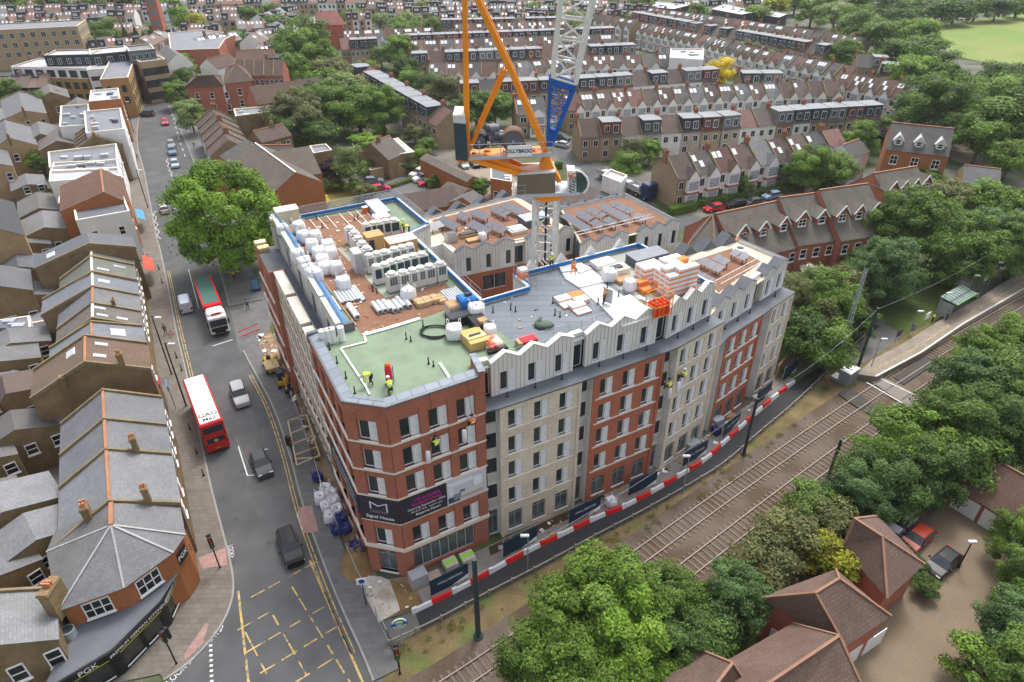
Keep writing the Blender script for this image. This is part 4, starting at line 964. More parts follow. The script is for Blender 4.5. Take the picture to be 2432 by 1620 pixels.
for i,q in enumerate([(665,1430),(712,1420),(755,1410),(835,1395)]):
 t=thing('membrane_roll',['leftmost upright white roll by the left parapet','second upright white roll by the left parapet','third upright white roll by the left parapet','separate upright white roll right of the blue panel'][i],'roll',W(*z1(q[0],q[1]+50),ZD),0,'upright white membrane rolls')
 mb=MB();mb.tube((0,0,0),(0,0,1.45),.3,.3,14);mb.build('roll',INSUL,t);mb=MB();mb.tube((0,0,1.45),(0,0,1.46),.12,.12,8);mb.build('core',CARDO,t)
def strip_thing(name,label,cat,pts,w_,h,m,z=ZD):
 mb=MB()
 for i in range(len(pts)-1):mb.bar(W(*pts[i],z)+Vector((0,0,h/2)),W(*pts[i+1],z)+Vector((0,0,h/2)),w_,h)
 return tag(mb.build(name,m),label,cat)
strip_thing('edge_batten','long brown batten along the left edge of the gravel','batten',[(688,545),(764,664),(846,774)],.14,.1,TIMB)
strip_thing('white_strip','white strip along the left of the green roof','strip',[(810,830),(868,918),(878,938)],.16,.1,WHITEP)
strip_thing('white_strip','short white strip on the right of the green roof','strip',[(1044,863),(1069,900)],.22,.1,WHITEP)
strip_thing('slotted_strip','pale slotted strip crossing the left of the green roof','strip',[(810,828),(870,813),(866,800)],.2,.08,STONE)
strip_thing('torn_membrane','torn white membrane edge along the front of the gravel','membrane',[(862,797),(905,785),(950,772),(998,757)],.4,.1,WHITE)
for i,(a,b)in enumerate([((735,521),(763,555)),((755,517),(780,545)),((775,513),(800,541)),((805,507),(856,561)),((826,503),(872,545)),((845,499),(873,530)),((864,496),(890,526))]):
 strip_thing('white_rail',['first','second','third','fourth','fifth','sixth','seventh'][i]+' thin white rail from the left on the far gravel','rail',[a,b],.07,.07,WHITEP)
def pipes(px,py,label,n=2,h=.7,r=.055,z=ZD,m=BLACK,src=True):
 t=thing('vent_pipe',label,'pipe',W(px,py,z))
 for k in range(n):
  mb=MB();mb.tube((0,0,0),(0,0,h-.15*k),r,r,8);mb.lathe([(r*2.2,0),(r*1.1,.12)],n=8);mb.build('pipe',m,t,loc=(k*.45,-k*.35,0))
for px,py,l,n in[(1213,735,'pair of black pipes on the grey felt in front',2),(1171,742,'single black pipe left on the grey felt',1),(1313,720,'black pipe near the insulation stack',1),(1318,748,'pair of black pipes behind the insulation pile',2),(1420,722,'short dark pipes beside the white boards',2),(1442,684,'tall black pipe right of the orange worker',1),(1469,704,'tall black pipe by the wire cage',1),(965,805,'pair of black pipes in the middle of the green roof',2),(1018,864,'pair of black pipes right of the red heater',2),(801,862,'small black pipe at the left edge of green roof',1),(822,898,'second small black pipe at the left green edge',1),(843,934,'third small black pipe at the left green edge',1),(783,830,'black pipe beside the white rolls',1),(752,521,'black pipe at the far left of gravel',1),(766,541,'black vent cluster on the far gravel',1),(842,523,'first thin black pipe on the far gravel',1),(850,522,'second thin black pipe on the far gravel',1),(788,571,'black pipe beside the pile of white bags',1),(1005,775,'black pipe at the front edge of the gravel',1),(850,640,'black pipe by the silver cabinet',1),(886,692,'black pipe at the front corner of the plant deck',2)]:
 pipes(px,py,l,n)
mb=MB();c=W(1034,790,ZD)
for k in range(4):
 pts=[c+Vector((math.cos(t)*(1.15+.08*k),math.sin(t)*(1.15-.06*k),.06+.05*k))for t in np.linspace(0,6.283,22)];mb.path(pts,.05,5)
tag(mb.build('coiled_hose',BLACK),'coil of black hose on the green roof','hose')
t=thing('gas_torch_trolley','red gas bottle trolley standing between the two roof workers','gas bottle',W(926,912,ZD))
mb=MB();mb.lathe([(.26,.15),(.3,.3),(.3,1.5),(.22,1.7),(.1,1.8)],n=12);mb.build('bottle',MATS['signal_red'],t)
mb=MB();mb.lathe([(.22,1.8),(.26,1.95),(.12,2.05)],n=10);mb.build('valve_guard',mat('orange_red',(.8,.1,.02),.5),t)
mb=MB();mb.box(-.3,-.3,0,.3,.3,.15);mb.bar((-.3,.3,.1),(-.3,.3,1.6),.06,.06);mb.bar((.3,.3,.1),(.3,.3,1.6),.06,.06);mb.build('frame',MATS['blue_plastic'],t)
ORP=mat('orange_print',(.78,.22,.06),.7,.05,1)
def stack(px,py,label,nx,ny,nz,sz=(1.2,.8,.5),seed=1,ang=None,orange=.35):
 t=thing('insulation_stack',label,'insulation',W(px,py,ZD),BANG if ang is None else ang,'white and orange insulation packs');r=random.Random(seed)
 mb=MB();mb.bbox(-sz[0]/2+.01,-sz[1]/2+.01,0,sz[0]/2-.01,sz[1]/2-.01,sz[2]-.01,.015)
 mb.box(-sz[0]/2+.006,-sz[1]/2+.006,sz[2]*.12,sz[0]/2-.006,sz[1]/2-.2,sz[2]*.45,1);mw_=mb.mesh('pack',[INSUL,ORP])
 mb=MB();mb.bbox(-sz[0]/2+.01,-sz[1]/2+.01,0,sz[0]/2-.01,sz[1]/2-.01,sz[2]-.01,.015);mo=mb.mesh('pack',ORP)
 for k in range(nz):
  for i in range(nx):
   for j in range(ny):
    if k==nz-1 and r.random()<.15:continue
    put('pack',mo if r.random()<orange else mw_,t,loc=((i-(nx-1)/2)*sz[0],(j-(ny-1)/2)*sz[1],k*sz[2]))
stack(1538,668,'left tall stack of white and orange insulation packs',2,2,4,seed=2,orange=.08);stack(1600,690,'largest stack of white and orange insulation packs behind wire cage',3,3,6,seed=5,orange=.12);stack(1592,655,'far stack of white packs behind the largest stack',2,2,4,seed=3,orange=.06);stack(1528,690,'wrapped pink tinted insulation pack in front of the left stack',1,2,2,seed=8,orange=.5)
stack(1358,716,'low pile of insulation boards with orange end on the felt',2,2,2,(1.5,1.0,.22),6,orange=.3);stack(1376,735,'low white insulation boards in front of the orange pile',1,2,2,(1.6,1.0,.2),9,orange=0);stack(1241,668,'upright white pack by the courtyard parapet',1,1,3,(.9,.9,.5),4,orange=.15)
t=thing('wire_cage','yellow wire cage full of red gas bottles','cage',W(1562,745,ZD),BANG)
CG=mat('cage_orange',(.75,.3,.03),.5)
for sx in(-1,1):
 for sy in(-.7,.7):
  mb=MB();mb.tube((sx,sy,0),(sx,sy,2.3),.05,n=6);mb.build('post',CG,t)
mb=MB()
for z_ in(.1,1.15,2.28):
 for a,b in(((-1,-.7),(1,-.7)),((1,-.7),(1,.7)),((1,.7),(-1,.7)),((-1,.7),(-1,-.7))):mb.tube((*a,z_),(*b,z_),.035,n=5)
for k in range(9):
 mb.tube((-1+k*.25,-.7,.1),(-1+k*.25,-.7,2.28),.012,n=4);mb.tube((1,-.7+k*.175,.1),(1,-.7+k*.175,2.28),.012,n=4)
mb.build('mesh_panels',CG,t,kind='stuff')
for i in range(4):
 for j in range(3):
  mb=MB();mb.lathe([(.2,0),(.2,1.2),(.1,1.4)],n=10);mb.build('gas_bottle',MATS['orange_red']if(i+j)%3 else MATS['signal_red'],t,loc=(-.7+i*.46,-.45+j*.45,.02))
boxthing('skylight_box','white framed roof hatch on the felt roof','hatch',None,(2.4,1.6,.5),WHITE,src=(1432,630),parts=[('glazing',(-1,-.6,.5,1,.6,.53),INSUL)])
boxthing('trestle_bench','cream timber bench with offcuts beside dark plant box','bench',None,(2.6,1.5,1.0),STONE,src=(1462,655),parts=[('offcuts',(-.7,-.4,1.0,.6,.3,1.15),DARK)])
boxthing('plant_box','long dark grey plant box at the far right of the felt roof','plant box',None,(4.2,2.0,.9),LEAD,src=(1535,620),parts=[('lid',(-2.15,-1.05,.9,2.15,1.05,.96),mat('box_lid',(.2,.215,.24),.5))])
bag(1447,665,'open white bag in front of the timber bench',2,s=1.3);bag(1495,690,'white sack beside pallets near the insulation stacks',3,s=1.1)
boxthing('timber_pallet','scattered timber pallet of blocks beside the bench','pallet',None,(1.8,1.2,.4),CARDO,src=(1480,668),parts=[('slat',(-.9,-.65,.4,.9,-.5,.45),TIMB)])
for px,py,l in((1350,640,'left'),(1383,640,'right')):
 mb=MB();p=W(px,py,ZD+.17);mb.cbox(0,0,.06,1.7,1.2,.1);o=mb.build('grey_board',MATS['pale_membrane'],loc=p,rz=BANG+(.2 if l=='right' else-.3));tag(o,f'{l} loose grey board on the white insulation','board')
mb=MB();mb.cbox(0,0,.03,1.4,.5,.05);tag(mb.build('loose_sheet',LEAD,loc=W(1195,838,ZD),rz=.4),'dark grey sheet lying between green and felt roof','sheet')
t=thing('green_bag','dark green crumpled bag lying on the felt','bag',W(1292,775,ZD));mb=MB();mb.lathe([(.5,0),(.7,.15),(.5,.4),(.15,.45)],n=9,sx=1.4);mb.build('bag',mat('olive_cloth',(.1,.13,.1),.9),t);mb=MB();mb.bar((-.8,.2,.3),(-.2,.4,.7),.3,.06);mb.build('flap',MATS['olive_cloth'],t)
boxthing('roof_hatch','white skylight on the low roof left of the crane mast','skylight',None,(2.4,1.9,.45),mat('hatch_kerb',(.5,.48,.42),.8),src=(1227,550),z=zR+.03,parts=[('dome',(-.9,-.7,.45,.9,.7,.6),INSUL)])
boxthing('plant_cabinet','dark flat cabinet behind the crane mast on the low roof','cabinet',None,(3.6,2.2,1.0),LEAD,src=(1268,530),z=zR+.03,parts=[('lid',(-1.85,-1.15,1.0,1.85,1.15,1.06),MATS['flat_grey'])])
boxthing('board_stack','tan and dark board stack on the low roof','boards',None,(2.2,1.4,.4),CARDO,src=(1110,560),z=zR+.03,parts=[('dark_board',(-1.1,-.6,.4,1.1,.2,.55),DARK)])
boxthing('board_stack','small tan board stack in front of the dark boards','boards',None,(1.9,1.0,.3),CARDO,src=(1125,572),z=zR+.03,parts=[('pallet',(-.95,-.5,.0,.95,.5,.1),TIMB)])
bag(1146,570,'white sack by the saw tooth edge of the low roof',1,z=zR+.03,s=.9)
boxthing('roof_unit','grey louvred roof unit at the corner of the low roof','roof unit',None,(1.4,1.2,1.0),GALV,src=(1072,572),z=zR+.03,parts=[('top',(-.6,-.5,1.0,.6,.5,1.1),LEAD)])
t=thing('ventilation_cowl','white round ventilation cowl at the far end of the end roof','vent',W(1756,600,zR+.03));mb=MB();mb.lathe([(.9,.2),(.9,.5),(.5,.62)],n=14);mb.build('cowl',WHITEP,t);mb=MB();mb.lathe([(.45,.62),(.45,.66)],n=12);mb.build('opening',DARK,t)
# ---- people
SKIN=mat('skin',(.45,.27,.2),.6);HIVIS=mat('yellow_hivis',(.62,.8,.03),.6,.05,3);HIVO=mat('orange_hivis',(.9,.22,.03),.6,.05,3)
TROU=mat('dark_trousers',(.03,.032,.04),.85);BOOT=mat('tan_boots',(.14,.08,.04),.8);HELM=mat('white_helmet',(.78,.78,.78),.3);GREYC=mat('grey_clothes',(.12,.12,.13),.85);STRIPE=mat('reflective_tape',(.7,.7,.66),.4)
POSES={
'stand':dict(pel=(0,0,.95),sp=(0,.0,1.18),ch=(0,.02,1.38),nk=(0,.02,1.52),hd=(0,.05,1.66),kn=[(-.12,.04,.5),(.13,.02,.5)],an=[(-.13,-.02,.09),(.14,0,.09)],el=[(-.28,-.02,1.15),(.28,.02,1.15)],wr=[(-.3,.14,.93),(.3,.16,.95)]),
'walk':dict(pel=(0,0,.94),sp=(0,.02,1.18),ch=(0,.04,1.38),nk=(0,.05,1.52),hd=(0,.08,1.66),kn=[(-.11,.2,.53),(.11,.02,.5)],an=[(-.11,.3,.1),(.11,-.3,.16)],el=[(-.27,-.12,1.16),(.27,.12,1.16)],wr=[(-.27,-.1,.93),(.26,.3,1.0)]),
'bend':dict(pel=(0,-.1,.9),sp=(0,.15,1.02),ch=(0,.4,1.02),nk=(0,.55,.98),hd=(0,.68,.92),kn=[(-.14,.05,.48),(.15,.08,.48)],an=[(-.14,-.08,.09),(.16,.05,.09)],el=[(-.2,.45,.72),(.22,.48,.74)],wr=[(-.14,.5,.45),(.16,.52,.45)]),
'kneel':dict(pel=(0,-.05,.5),sp=(0,.08,.72),ch=(0,.22,.9),nk=(0,.3,1.02),hd=(0,.4,1.12),kn=[(-.16,.2,.1),(.18,.36,.5)],an=[(-.14,-.3,.08),(.2,.3,.09)],el=[(-.26,.3,.68),(.28,.32,.7)],wr=[(-.18,.48,.5),(.2,.5,.5)]),
'rope':dict(pel=(0,0,.62),sp=(0,-.08,.86),ch=(0,-.08,1.06),nk=(0,-.04,1.2),hd=(0,.03,1.34),kn=[(-.16,.38,.62),(.16,.38,.66)],an=[(-.14,.36,.2),(.16,.38,.24)],el=[(-.3,.12,.92),(.3,.14,.94)],wr=[(-.22,.38,1.0),(.24,.36,.98)]),
}
def person_mesh(pose):
 P=POSES[pose];V=[];E=[];Rr=[];lab=[]
 def v(p,r,l,par=None):
  V.append(p);Rr.append(r if isinstance(r,tuple)else(r,r));lab.append(l)
  if par is not None:E.append((par,len(V)-1))
  return len(V)-1
 pel=v(P['pel'],(.165,.115),'t');sp=v(P['sp'],(.155,.11),'v',pel);ch=v(P['ch'],(.185,.12),'v',sp);nk=v(P['nk'],.06,'s',ch);hd=v(P['hd'],(.085,.1),'s',nk)
 tp=v(tuple(Vector(P['hd'])+(Vector(P['hd'])-Vector(P['nk'])).normalized()*.11),(.06,.07),'s',hd)
 for i,sx in((0,-1),(1,1)):
  hp=v((P['pel'][0]+sx*.1,P['pel'][1],P['pel'][2]-.06),.095,'t',pel);kn=v(P['kn'][i],.065,'t',hp);an=v(P['an'][i],.05,'t',kn)
  d=Vector(P['an'][i]);v((d.x+sx*.02,d.y+.17,max(d.z-.04,.04)),.045,'b',an)
  c=Vector(P['ch']);sh=v((c.x+sx*.19,c.y,c.z+.03),.068,'v',ch);el=v(P['el'][i],.046,'a',sh);wr=v(P['wr'][i],.034,'s',el)
  dd=(Vector(P['wr'][i])-Vector(P['el'][i])).normalized();pm=v(tuple(Vector(P['wr'][i])+dd*.08),(.036,.022),'s',wr)
  sd_=dd.cross(Vector((0,0,1)));sd_=sd_.normalized()if sd_.length>.1 else Vector((1,0,0))
  for k in range(4):v(tuple(Vector(P['wr'][i])+dd*(.15-.012*abs(k-1.4))+sd_*(.024*(k-1.5))),.009,'s',pm)
  v(tuple(Vector(P['wr'][i])+dd*.07+sd_*.06*sx),.009,'s',wr)
 me=bpy.data.meshes.new('p');me.from_pydata(V,E,[]);o=bpy.data.objects.new('p',me);COL.objects.link(o)
 o.modifiers.new('s','SKIN');sk=me.skin_vertices[0].data
 for i,r in enumerate(Rr):sk[i].radius=r;sk[i].use_root=(i==0)
 sb=o.modifiers.new('d','SUBSURF');sb.levels=1;sb.render_levels=1
 dg=bpy.context.evaluated_depsgraph_get();out=bpy.data.meshes.new_from_object(o.evaluated_get(dg));bpy.data.objects.remove(o)
 Va=np.array(V);idx={'t':0,'v':1,'s':2,'b':3,'a':4}
 for pl_ in out.polygons:
  k=int(np.argmin(((Va-np.array(pl_.center))**2).sum(1)));pl_.material_index=idx[lab[k]];pl_.use_smooth=True
 out.name='body';return out
_pm={}
def person(loc,rz,pose,label,top=HIVIS,legs=TROU,hat=HELM,sleeve=None,s=1.0,group=None):
 if pose not in _pm:_pm[pose]=person_mesh(pose)
 t=thing('person',label,'person',loc,rz,group,s)
 o=put('body',_pm[pose],t)
 me=o.data
 if len(me.materials)==0:
  for _ in range(5):me.materials.append(TROU)
 for k,m_ in enumerate((legs,top,SKIN,BOOT,sleeve or GREYC)):o.material_slots[k].link='OBJECT';o.material_slots[k].material=m_
 P=POSES[pose];h=Vector(P['hd']);d=(h-Vector(P['nk'])).normalized()
 mb=MB();mb.T=Matrix.Translation(h)@d.to_track_quat('Z','Y').to_matrix().to_4x4()
 if hat:mb.lathe([(.155,.03),(.135,.05),(.125,.12),(.08,.18),(.02,.2)],n=10);mb.build('helmet',hat,t)
 else:mb.lathe([(.11,.0),(.115,.06),(.08,.15),(.02,.17)],n=10);mb.build('hair',mat('hair',(.03,.02,.015),.8),t)
 if top in(HIVIS,HIVO):
  a,b=Vector(P['sp']),Vector(P['ch']);mb=MB()
  mb.T=Matrix.Translation(lerp(a,b,.25))@(b-a).to_track_quat('Z','Y').to_matrix().to_4x4();mb.lathe([(.17,-.03),(.175,.0),(.17,.03)],n=12,sx=1.02,sy=.8);mb.build('reflective_band',STRIPE,t)
 return t
PV_=[(z1(1375,460),'stand',.5,'worker in yellow vest standing left of the far unit row group'),(z1(1410,445),'stand',-1.9,'worker in yellow vest in the middle of the far group of three'),(z1(1460,455),'bend',1.2,'worker in yellow vest at the right of the far group of three'),(z1(1530,690),'kneel',2.2,'worker in yellow vest crouching left behind the third unit row'),(z1(1600,670),'kneel',-2,'worker in yellow jacket crouching by the parapet behind units')]
for q,po,rz,l in PV_:person(W(*q,ZD),rz,po,l,sleeve=HIVIS if 'jacket' in l else None)
person(W(883,913,ZD),2.0,'bend','worker in yellow jacket bending over on the green roof',sleeve=HIVIS,s=1.12);person(W(929,936,ZD),.4,'kneel','worker in yellow vest kneeling by the front roof edge',s=1.15)
person(W(1310,640,ZD),3.1,'stand','worker in yellow vest standing at the blue parapet by crane',s=1.08);person(W(1362,655,ZD+.16),.3,'walk','worker in orange jacket and orange trousers on white boards',HIVO,mat('orange_trousers',(.8,.2,.04),.7),None,HIVO,1.1);person(W(1434,722,ZD+.16),1.2,'stand','worker in orange jacket carrying a board beside pipes',HIVO,TROU,HELM,HIVO,1.1)
mb=MB();mb.cbox(0,0,.9,.1,.9,1.5);tag(mb.build('carried_board',MATS['pale_membrane'],loc=W(1443,722,ZD+.16),rz=.9),'grey board held upright by the orange jacket worker','board')
def roper(px,py,p0,p1,label,top,ztop,hat=BLACK,side=.8):
 d=(p1-p0).normalized();nrm=Vector((d.y,-d.x));base=p0+nrm*.75
 r0=W(px,py,0);dr=Vector((r0.x,r0.y));A_=np.array([[dr.x,-d.x],[dr.y,-d.y]]);t_,s_=np.linalg.solve(A_,np.array([base.x,base.y]))
 pt=dr*t_;z=CAM_H*(1-t_)
 person((pt.x,pt.y,z-1.0),math.atan2(d.y,d.x),'rope',label,top,TROU,hat,None,1.12)
 mb=MB();q=Vector((pt.x,pt.y,0));mb.tube(q+Vector((0,0,z-.1)),Vector((pt.x-nrm.x*.6,pt.y-nrm.y*.6,ztop)),.02,n=5);tag(mb.build('climbing_rope',BLACK),'rope holding the '+label,'rope')
 b=thing('rope_bag','white rope bag beside the '+label,'bag',(pt.x-d.x*side,pt.y-d.y*side,z-1.9));mb=MB();mb.lathe([(.12,0),(.2,.1),(.2,1.2),(.1,1.3)],n=10);mb.build('bag',BAGM,b);mb=MB();mb.path([(0,0,1.3),(.1,0,1.5),(.3,.1,1.7)],.02,5);mb.build('strap',BLACK,b)
roper(1036,1050,pb,pc,'rope worker in yellow vest on the red brick corner',HIVIS,20.2);roper(1122,1000,pb,pc,'rope worker in orange vest on the red brick corner',HIVO,20.2)
roper(1590,912,F[4],F[5],'rope worker in yellow vest on the recess between facades',HIVIS,16.3,side=-.2);roper(1626,888,F[5],F[6],'white helmet rope worker in vest on the cream facade',HIVIS,16.3,HELM)
# ---- tower crane
YC=71.0;CRO=mat('crane_orange',(.82,.27,.012),.4,.06,1);CRW=mat('crane_white',(.68,.67,.63),.5,.06,1);CRB=mat('crane_blue',(.01,.10,.42),.4,.06,1);CRG=mat('crane_grey',(.40,.44,.48),.5,.06,1)
CR=thing('tower_crane','orange luffing tower crane with white lattice mast and blue jib foot','crane',(0,0,0))
def cp(px,py,dy=0):return ray_y(px,py,YC+dy)
mc=cp(1294,600);s_=1.15;ang=R(33)
zt=cp(1294,462).z
cor=[Vector((mc.x+math.cos(ang+k*math.pi/2)*s_*1.414,YC+math.sin(ang+k*math.pi/2)*s_*1.414,0))for k in range(4)]
for k in range(4):
 mb=MB();mb.box(cor[k].x-.2,cor[k].y-.2,0,cor[k].x+.2,cor[k].y+.2,zt);mb.build('mast_leg',CRW,CR)
mb=MB()
nlev=int(zt/2.0)
for i in range(nlev):
 z0,z1_=i*zt/nlev,(i+1)*zt/nlev
 for k in range(4):
  a,b=cor[k],cor[(k+1)%4];mb.bar((a.x,a.y,z0),(b.x,b.y,z0),.12,.12)
  p,q=(a,b)if(i+k)%2 else(b,a);mb.bar((p.x,p.y,z0),(q.x,q.y,z1_),.12,.12)
mb.build('mast_bracing',CRW,CR,kind='stuff')
mb=MB();mb.box(mc.x-.1,YC-.35,0,mc.x+.12,YC-.12,zt);mb.build('mast_ladder',BLACK,CR)
def quadbox(mb,pts,y0,y1,mat_=0):
 P=[cp(*p)for p in pts];n=len(P);v=[(p.x,YC+y0,p.z)for p in P]+[(p.x,YC+y1,p.z)for p in P]
 mb.add(v,[tuple(range(n)),tuple(range(2*n-1,n-1,-1))]+[(i,n+i,n+(i+1)%n,(i+1)%n)for i in range(n)],mat_)
mb=MB();quadbox(mb,[(1265,455),(1338,452),(1330,462),(1302,466),(1288,468),(1272,461)],-1.6,1.6);mb.build('slewing_ring',CRO,CR)
mb=MB();quadbox(mb,[(1222,447),(1372,441),(1372,447),(1230,455)],-2.0,1.6);mb.build('lower_walkway',CRG,CR)
mb=MB();quadbox(mb,[(1229,402),(1317,397),(1316,444),(1226,450)],-1.9,-1.6);mb.build('side_panel',mat('brown_panel',(.16,.125,.09),.7,.08,1),CR)
mb=MB();quadbox(mb,[(1231,400),(1317,394),(1317,398),(1229,403)],-1.9,1.5);mb.build('panel_top',mat('pale_panel_top',(.5,.48,.46),.6),CR)
mb=MB();quadbox(mb,[(1345,390),(1364,392),(1365,443),(1347,444)],-1.9,-.2);cab=mb.build('operator_cab',WHITEP,CR)
gl=MB();pts=[(1366,394),(1378,397),(1388,408),(1391,420),(1389,432),(1380,442),(1366,443)];quadbox(gl,pts,-1.85,-.3);gl.build('cab_glass',mat('green_glass',(.03,.06,.055),.08,.2,1,spec=.6),cab)
mb=MB();P=[cp(*p)+Vector((0,-1.9,0))for p in[(1364,390),(1378,394),(1390,407),(1394,420),(1391,433),(1382,444)]];mb.path(P,.1,6);mb.build('cab_frame',WHITEP,cab)
def ctext(s,size,m,px,py,dy,rot=0,parent=CR,bold=0.0):
 p=cp(px,py);M=Matrix.Translation((p.x,YC+dy,p.z))@Matrix.Rotation(R(90),4,'X')@Matrix.Rotation(rot,4,'Z');return text(s,size,m,M,parent,bold=bold)
ctext('HC',.62,mat('orange_letter',(.85,.16,.02),.5),1356,402,-1.93,0,cab,.02);ctext('HARROW',.5,BLACK,1352,426,-1.93,R(90),cab,.01);ctext('CRANES',.5,BLACK,1360,426,-1.93,R(90),cab,.01)
mb=MB();quadbox(mb,[(1292,370),(1305,366),(1308,380),(1332,425),(1322,428),(1306,395),(1297,400),(1280,398)],-.9,.9);mb.build('tower_head',CRO,CR)
mb=MB();quadbox(mb,[(1115,362),(1311,351),(1311,359),(1115,369)],-1.7,-1.5);mb.build('deck_beam',CRG,CR)
mb=MB();quadbox(mb,[(1086,369),(1300,357),(1300,362),(1090,376)],-1.4,1.6);mb.build('machinery_deck',CRO,CR)
mb=MB();quadbox(mb,[(1080,280),(1108,283),(1113,369),(1085,366)],-1.9,1.6);cw=mb.build('counterweight',mat('dark_teal',(.03,.055,.065),.6,.08,.6),CR)
mb=MB();quadbox(mb,[(1078,262),(1105,262),(1108,282),(1080,280)],-1.85,1.55);mb.build('counterweight_cap',mat('pale_cap',(.6,.6,.58),.7),cw)
def leg(a,b,w0,w1,m,dy,name):
 mb=MB();p,q=cp(*a)+Vector((0,dy,0)),cp(*b)+Vector((0,dy,0));mb.bar(p,q,w0,w1);return mb.build(name,m,CR)
leg((1112,358),(1107,200),.5,.5,CRO,-.9,'back_stay');leg((1107,200),(1104,-60),.45,.45,CRO,-.9,'back_stay');leg((1112,358),(1104,-60),.3,.3,CRO,.9,'back_stay')
for dy in(-.9,.9):
 leg((1296,356),(1216,170),.5,.55,CRO,dy,'frame_leg');leg((1216,170),(1108,-60),.45,.55,CRO,dy,'frame_leg');leg((1118,350),(1203,162),.2,.2,CRO,dy-.2,'frame_brace');leg((1112,352),(1196,162),.18,.18,CRO,dy,'frame_brace')
 leg((1120,368),(1230,402),.35,.5,CRO,dy-.5,'deck_strut');leg((1150,362),(1236,395),.3,.4,CRO,dy-.2,'deck_strut')
 leg((1232,399),(1296,400),.25,.3,CRO,dy,'deck_strut')
for(px,py,r,m,nm)in((1138,330,.85,BLACK,'winch_drum'),(1219,330,1.15,mat('rusty_drum',(.16,.09,.06),.7),'winch_drum')):
 mb=MB();p=cp(px,py);mb.tube((p.x,YC-.9,p.z),(p.x,YC+.9,p.z),r,r,20);o=mb.build(nm,m,CR);mb=MB();mb.tube((p.x,YC-.93,p.z),(p.x,YC-.9,p.z),r*.8,r*.8,18);mb.build('drum_face',LEAD,o);mb=MB();mb.tube((p.x,YC-1.0,p.z),(p.x,YC-.93,p.z),.14,.14,8);mb.build('hub',GALV,o)
for px,py,r in((1172,305,.45),(1183,318,.4),(1170,325,.4),(1195,322,.35),(1165,300,.3),(1180,338,.35),(1200,338,.3),(1150,345,.3),(1236,340,.3)):
 mb=MB();p=cp(px,py);mb.tube((p.x-.5,YC-.3,p.z),(p.x+.5,YC+.2,p.z),r,r*.9,10);mb.build('motor',mat('motor_grey',(.16,.17,.2),.5),CR)
mb=MB();a,b=cp(1115,333)+Vector((0,-1.6,0)),cp(1312,326)+Vector((0,-1.6,0))
for k in range(9):q=lerp(a,b,k/8);mb.tube(q,q-Vector((0,0,1.4)),.035,n=5)
mb.tube(a,b,.035,n=5);mb.tube(a-Vector((0,0,.6)),b-Vector((0,0,.6)),.03,n=5);mb.build('deck_rail',GALV,CR)
mb=MB();a,b=cp(1227,425)+Vector((0,-2.0,0)),cp(1246,424)+Vector((0,-2.0,0))
mb.tube(a,a-Vector((0,0,1.2)),.03,n=5);mb.tube(b,b-Vector((0,0,1.2)),.03,n=5);mb.tube(a,b,.03,n=5);mb.tube(a-Vector((0,0,.6)),b-Vector((0,0,.6)),.03,n=5);mb.build('walkway_rail',GALV,CR)
mb=MB();quadbox(mb,[(1205,334),(1262,332),(1262,357),(1206,360)],-1.85,-1.75);sg=mb.build('name_board',WHITEP,CR);ctext('HOLLYBROOK',.52,BLACK,1233,346,-1.87,.02,sg,.014)
ja=[(1300,338),(1313,338)];jb=[(1308,182),(1366,200)];jc=[(1338,-60),(1420,-60)]
def lattice(q0,q1,dep0,dep1,n,m,rr,name,th=.2):
 L0=[cp(*q0[0]),cp(*q0[1])];L1=[cp(*q1[0]),cp(*q1[1])];ch=[]
 for i in(0,1):
  for dy0,dy1 in((-dep0,-dep1),(dep0,dep1)):ch.append((L0[i]+Vector((0,dy0,0)),L1[i]+Vector((0,dy1,0))))
 for a,b in ch:mb=MB();mb.bar(a,b,th,th);mb.build(name+'_chord',m,CR)
 mb=MB()
 for k in range(n+1):
  t=k/n;P=[lerp(a,b,t)for a,b in ch];Q=[lerp(a,b,min(1,(k+1)/n))for a,b in ch]
  for i,j in((0,1),(1,3),(3,2),(2,0)):
   mb.bar(P[i],P[j],rr,rr)
   if k<n:mb.bar(P[i if k%2 else j],Q[j if k%2 else i],rr,rr)
 mb.build(name+'_lacing',m,CR,kind='stuff')
lattice(ja,jb,.45,.9,7,CRB,.08,'jib_foot',.26);lattice([(1312,180),(1366,196)],jc,.9,1.0,5,CRW,.17,'jib',.36)
mb=MB();quadbox(mb,[(1297,345),(1313,345),(1320,308),(1302,300)],-.5,.5);mb.build('jib_foot_plate',CRB,CR)
mb=MB();quadbox(mb,[(1306,180),(1322,186),(1366,200),(1362,207),(1335,205),(1308,196)],-.95,.95);mb.build('jib_foot_frame',CRB,CR)
mb=MB();mb.tube(cp(1205,-40),cp(1310,190),.02,n=4);mb.build('hoist_rope',GALV,CR)
# ================================================================ houses: generic builders
SLATE=mat('slate_roof',obj=True,rough=.6,var=.14,scale=.5,pat='tile',pv=(.32,.24,.72,.09),fine=.14,spec=.35)
TILE=mat('tile_roof',obj=True,rough=.85,var=.16,scale=.5,pat='tile',pv=(.3,.3,.68,.1),fine=.14)
STOCK=mat('stock_brick',(.235,.165,.085),.9,.3,.5,pat='brick',pv=(.24,.08,.75),fine=.2)
STOCKO=mat('wall_colour',obj=True,rough=.9,var=.14,scale=.5,fine=.1)
OBRICK=mat('orange_wall',(.38,.145,.055),.9,.1,.5,pat='brick',pv=(.24,.08,.8),fine=.1)
RIDGE=mat('ridge_tile',(.33,.155,.085),.85,.15,1)
PARAP=mat('parapet_brick',(.22,.17,.10),.9,.2,1)
POT=mat('chimney_pot',(.5,.2,.1),.8,.15,1)
SKYL=mat('skylight_glass',(.42,.45,.5),.12,.1,1,spec=.6)
_cp_me={}
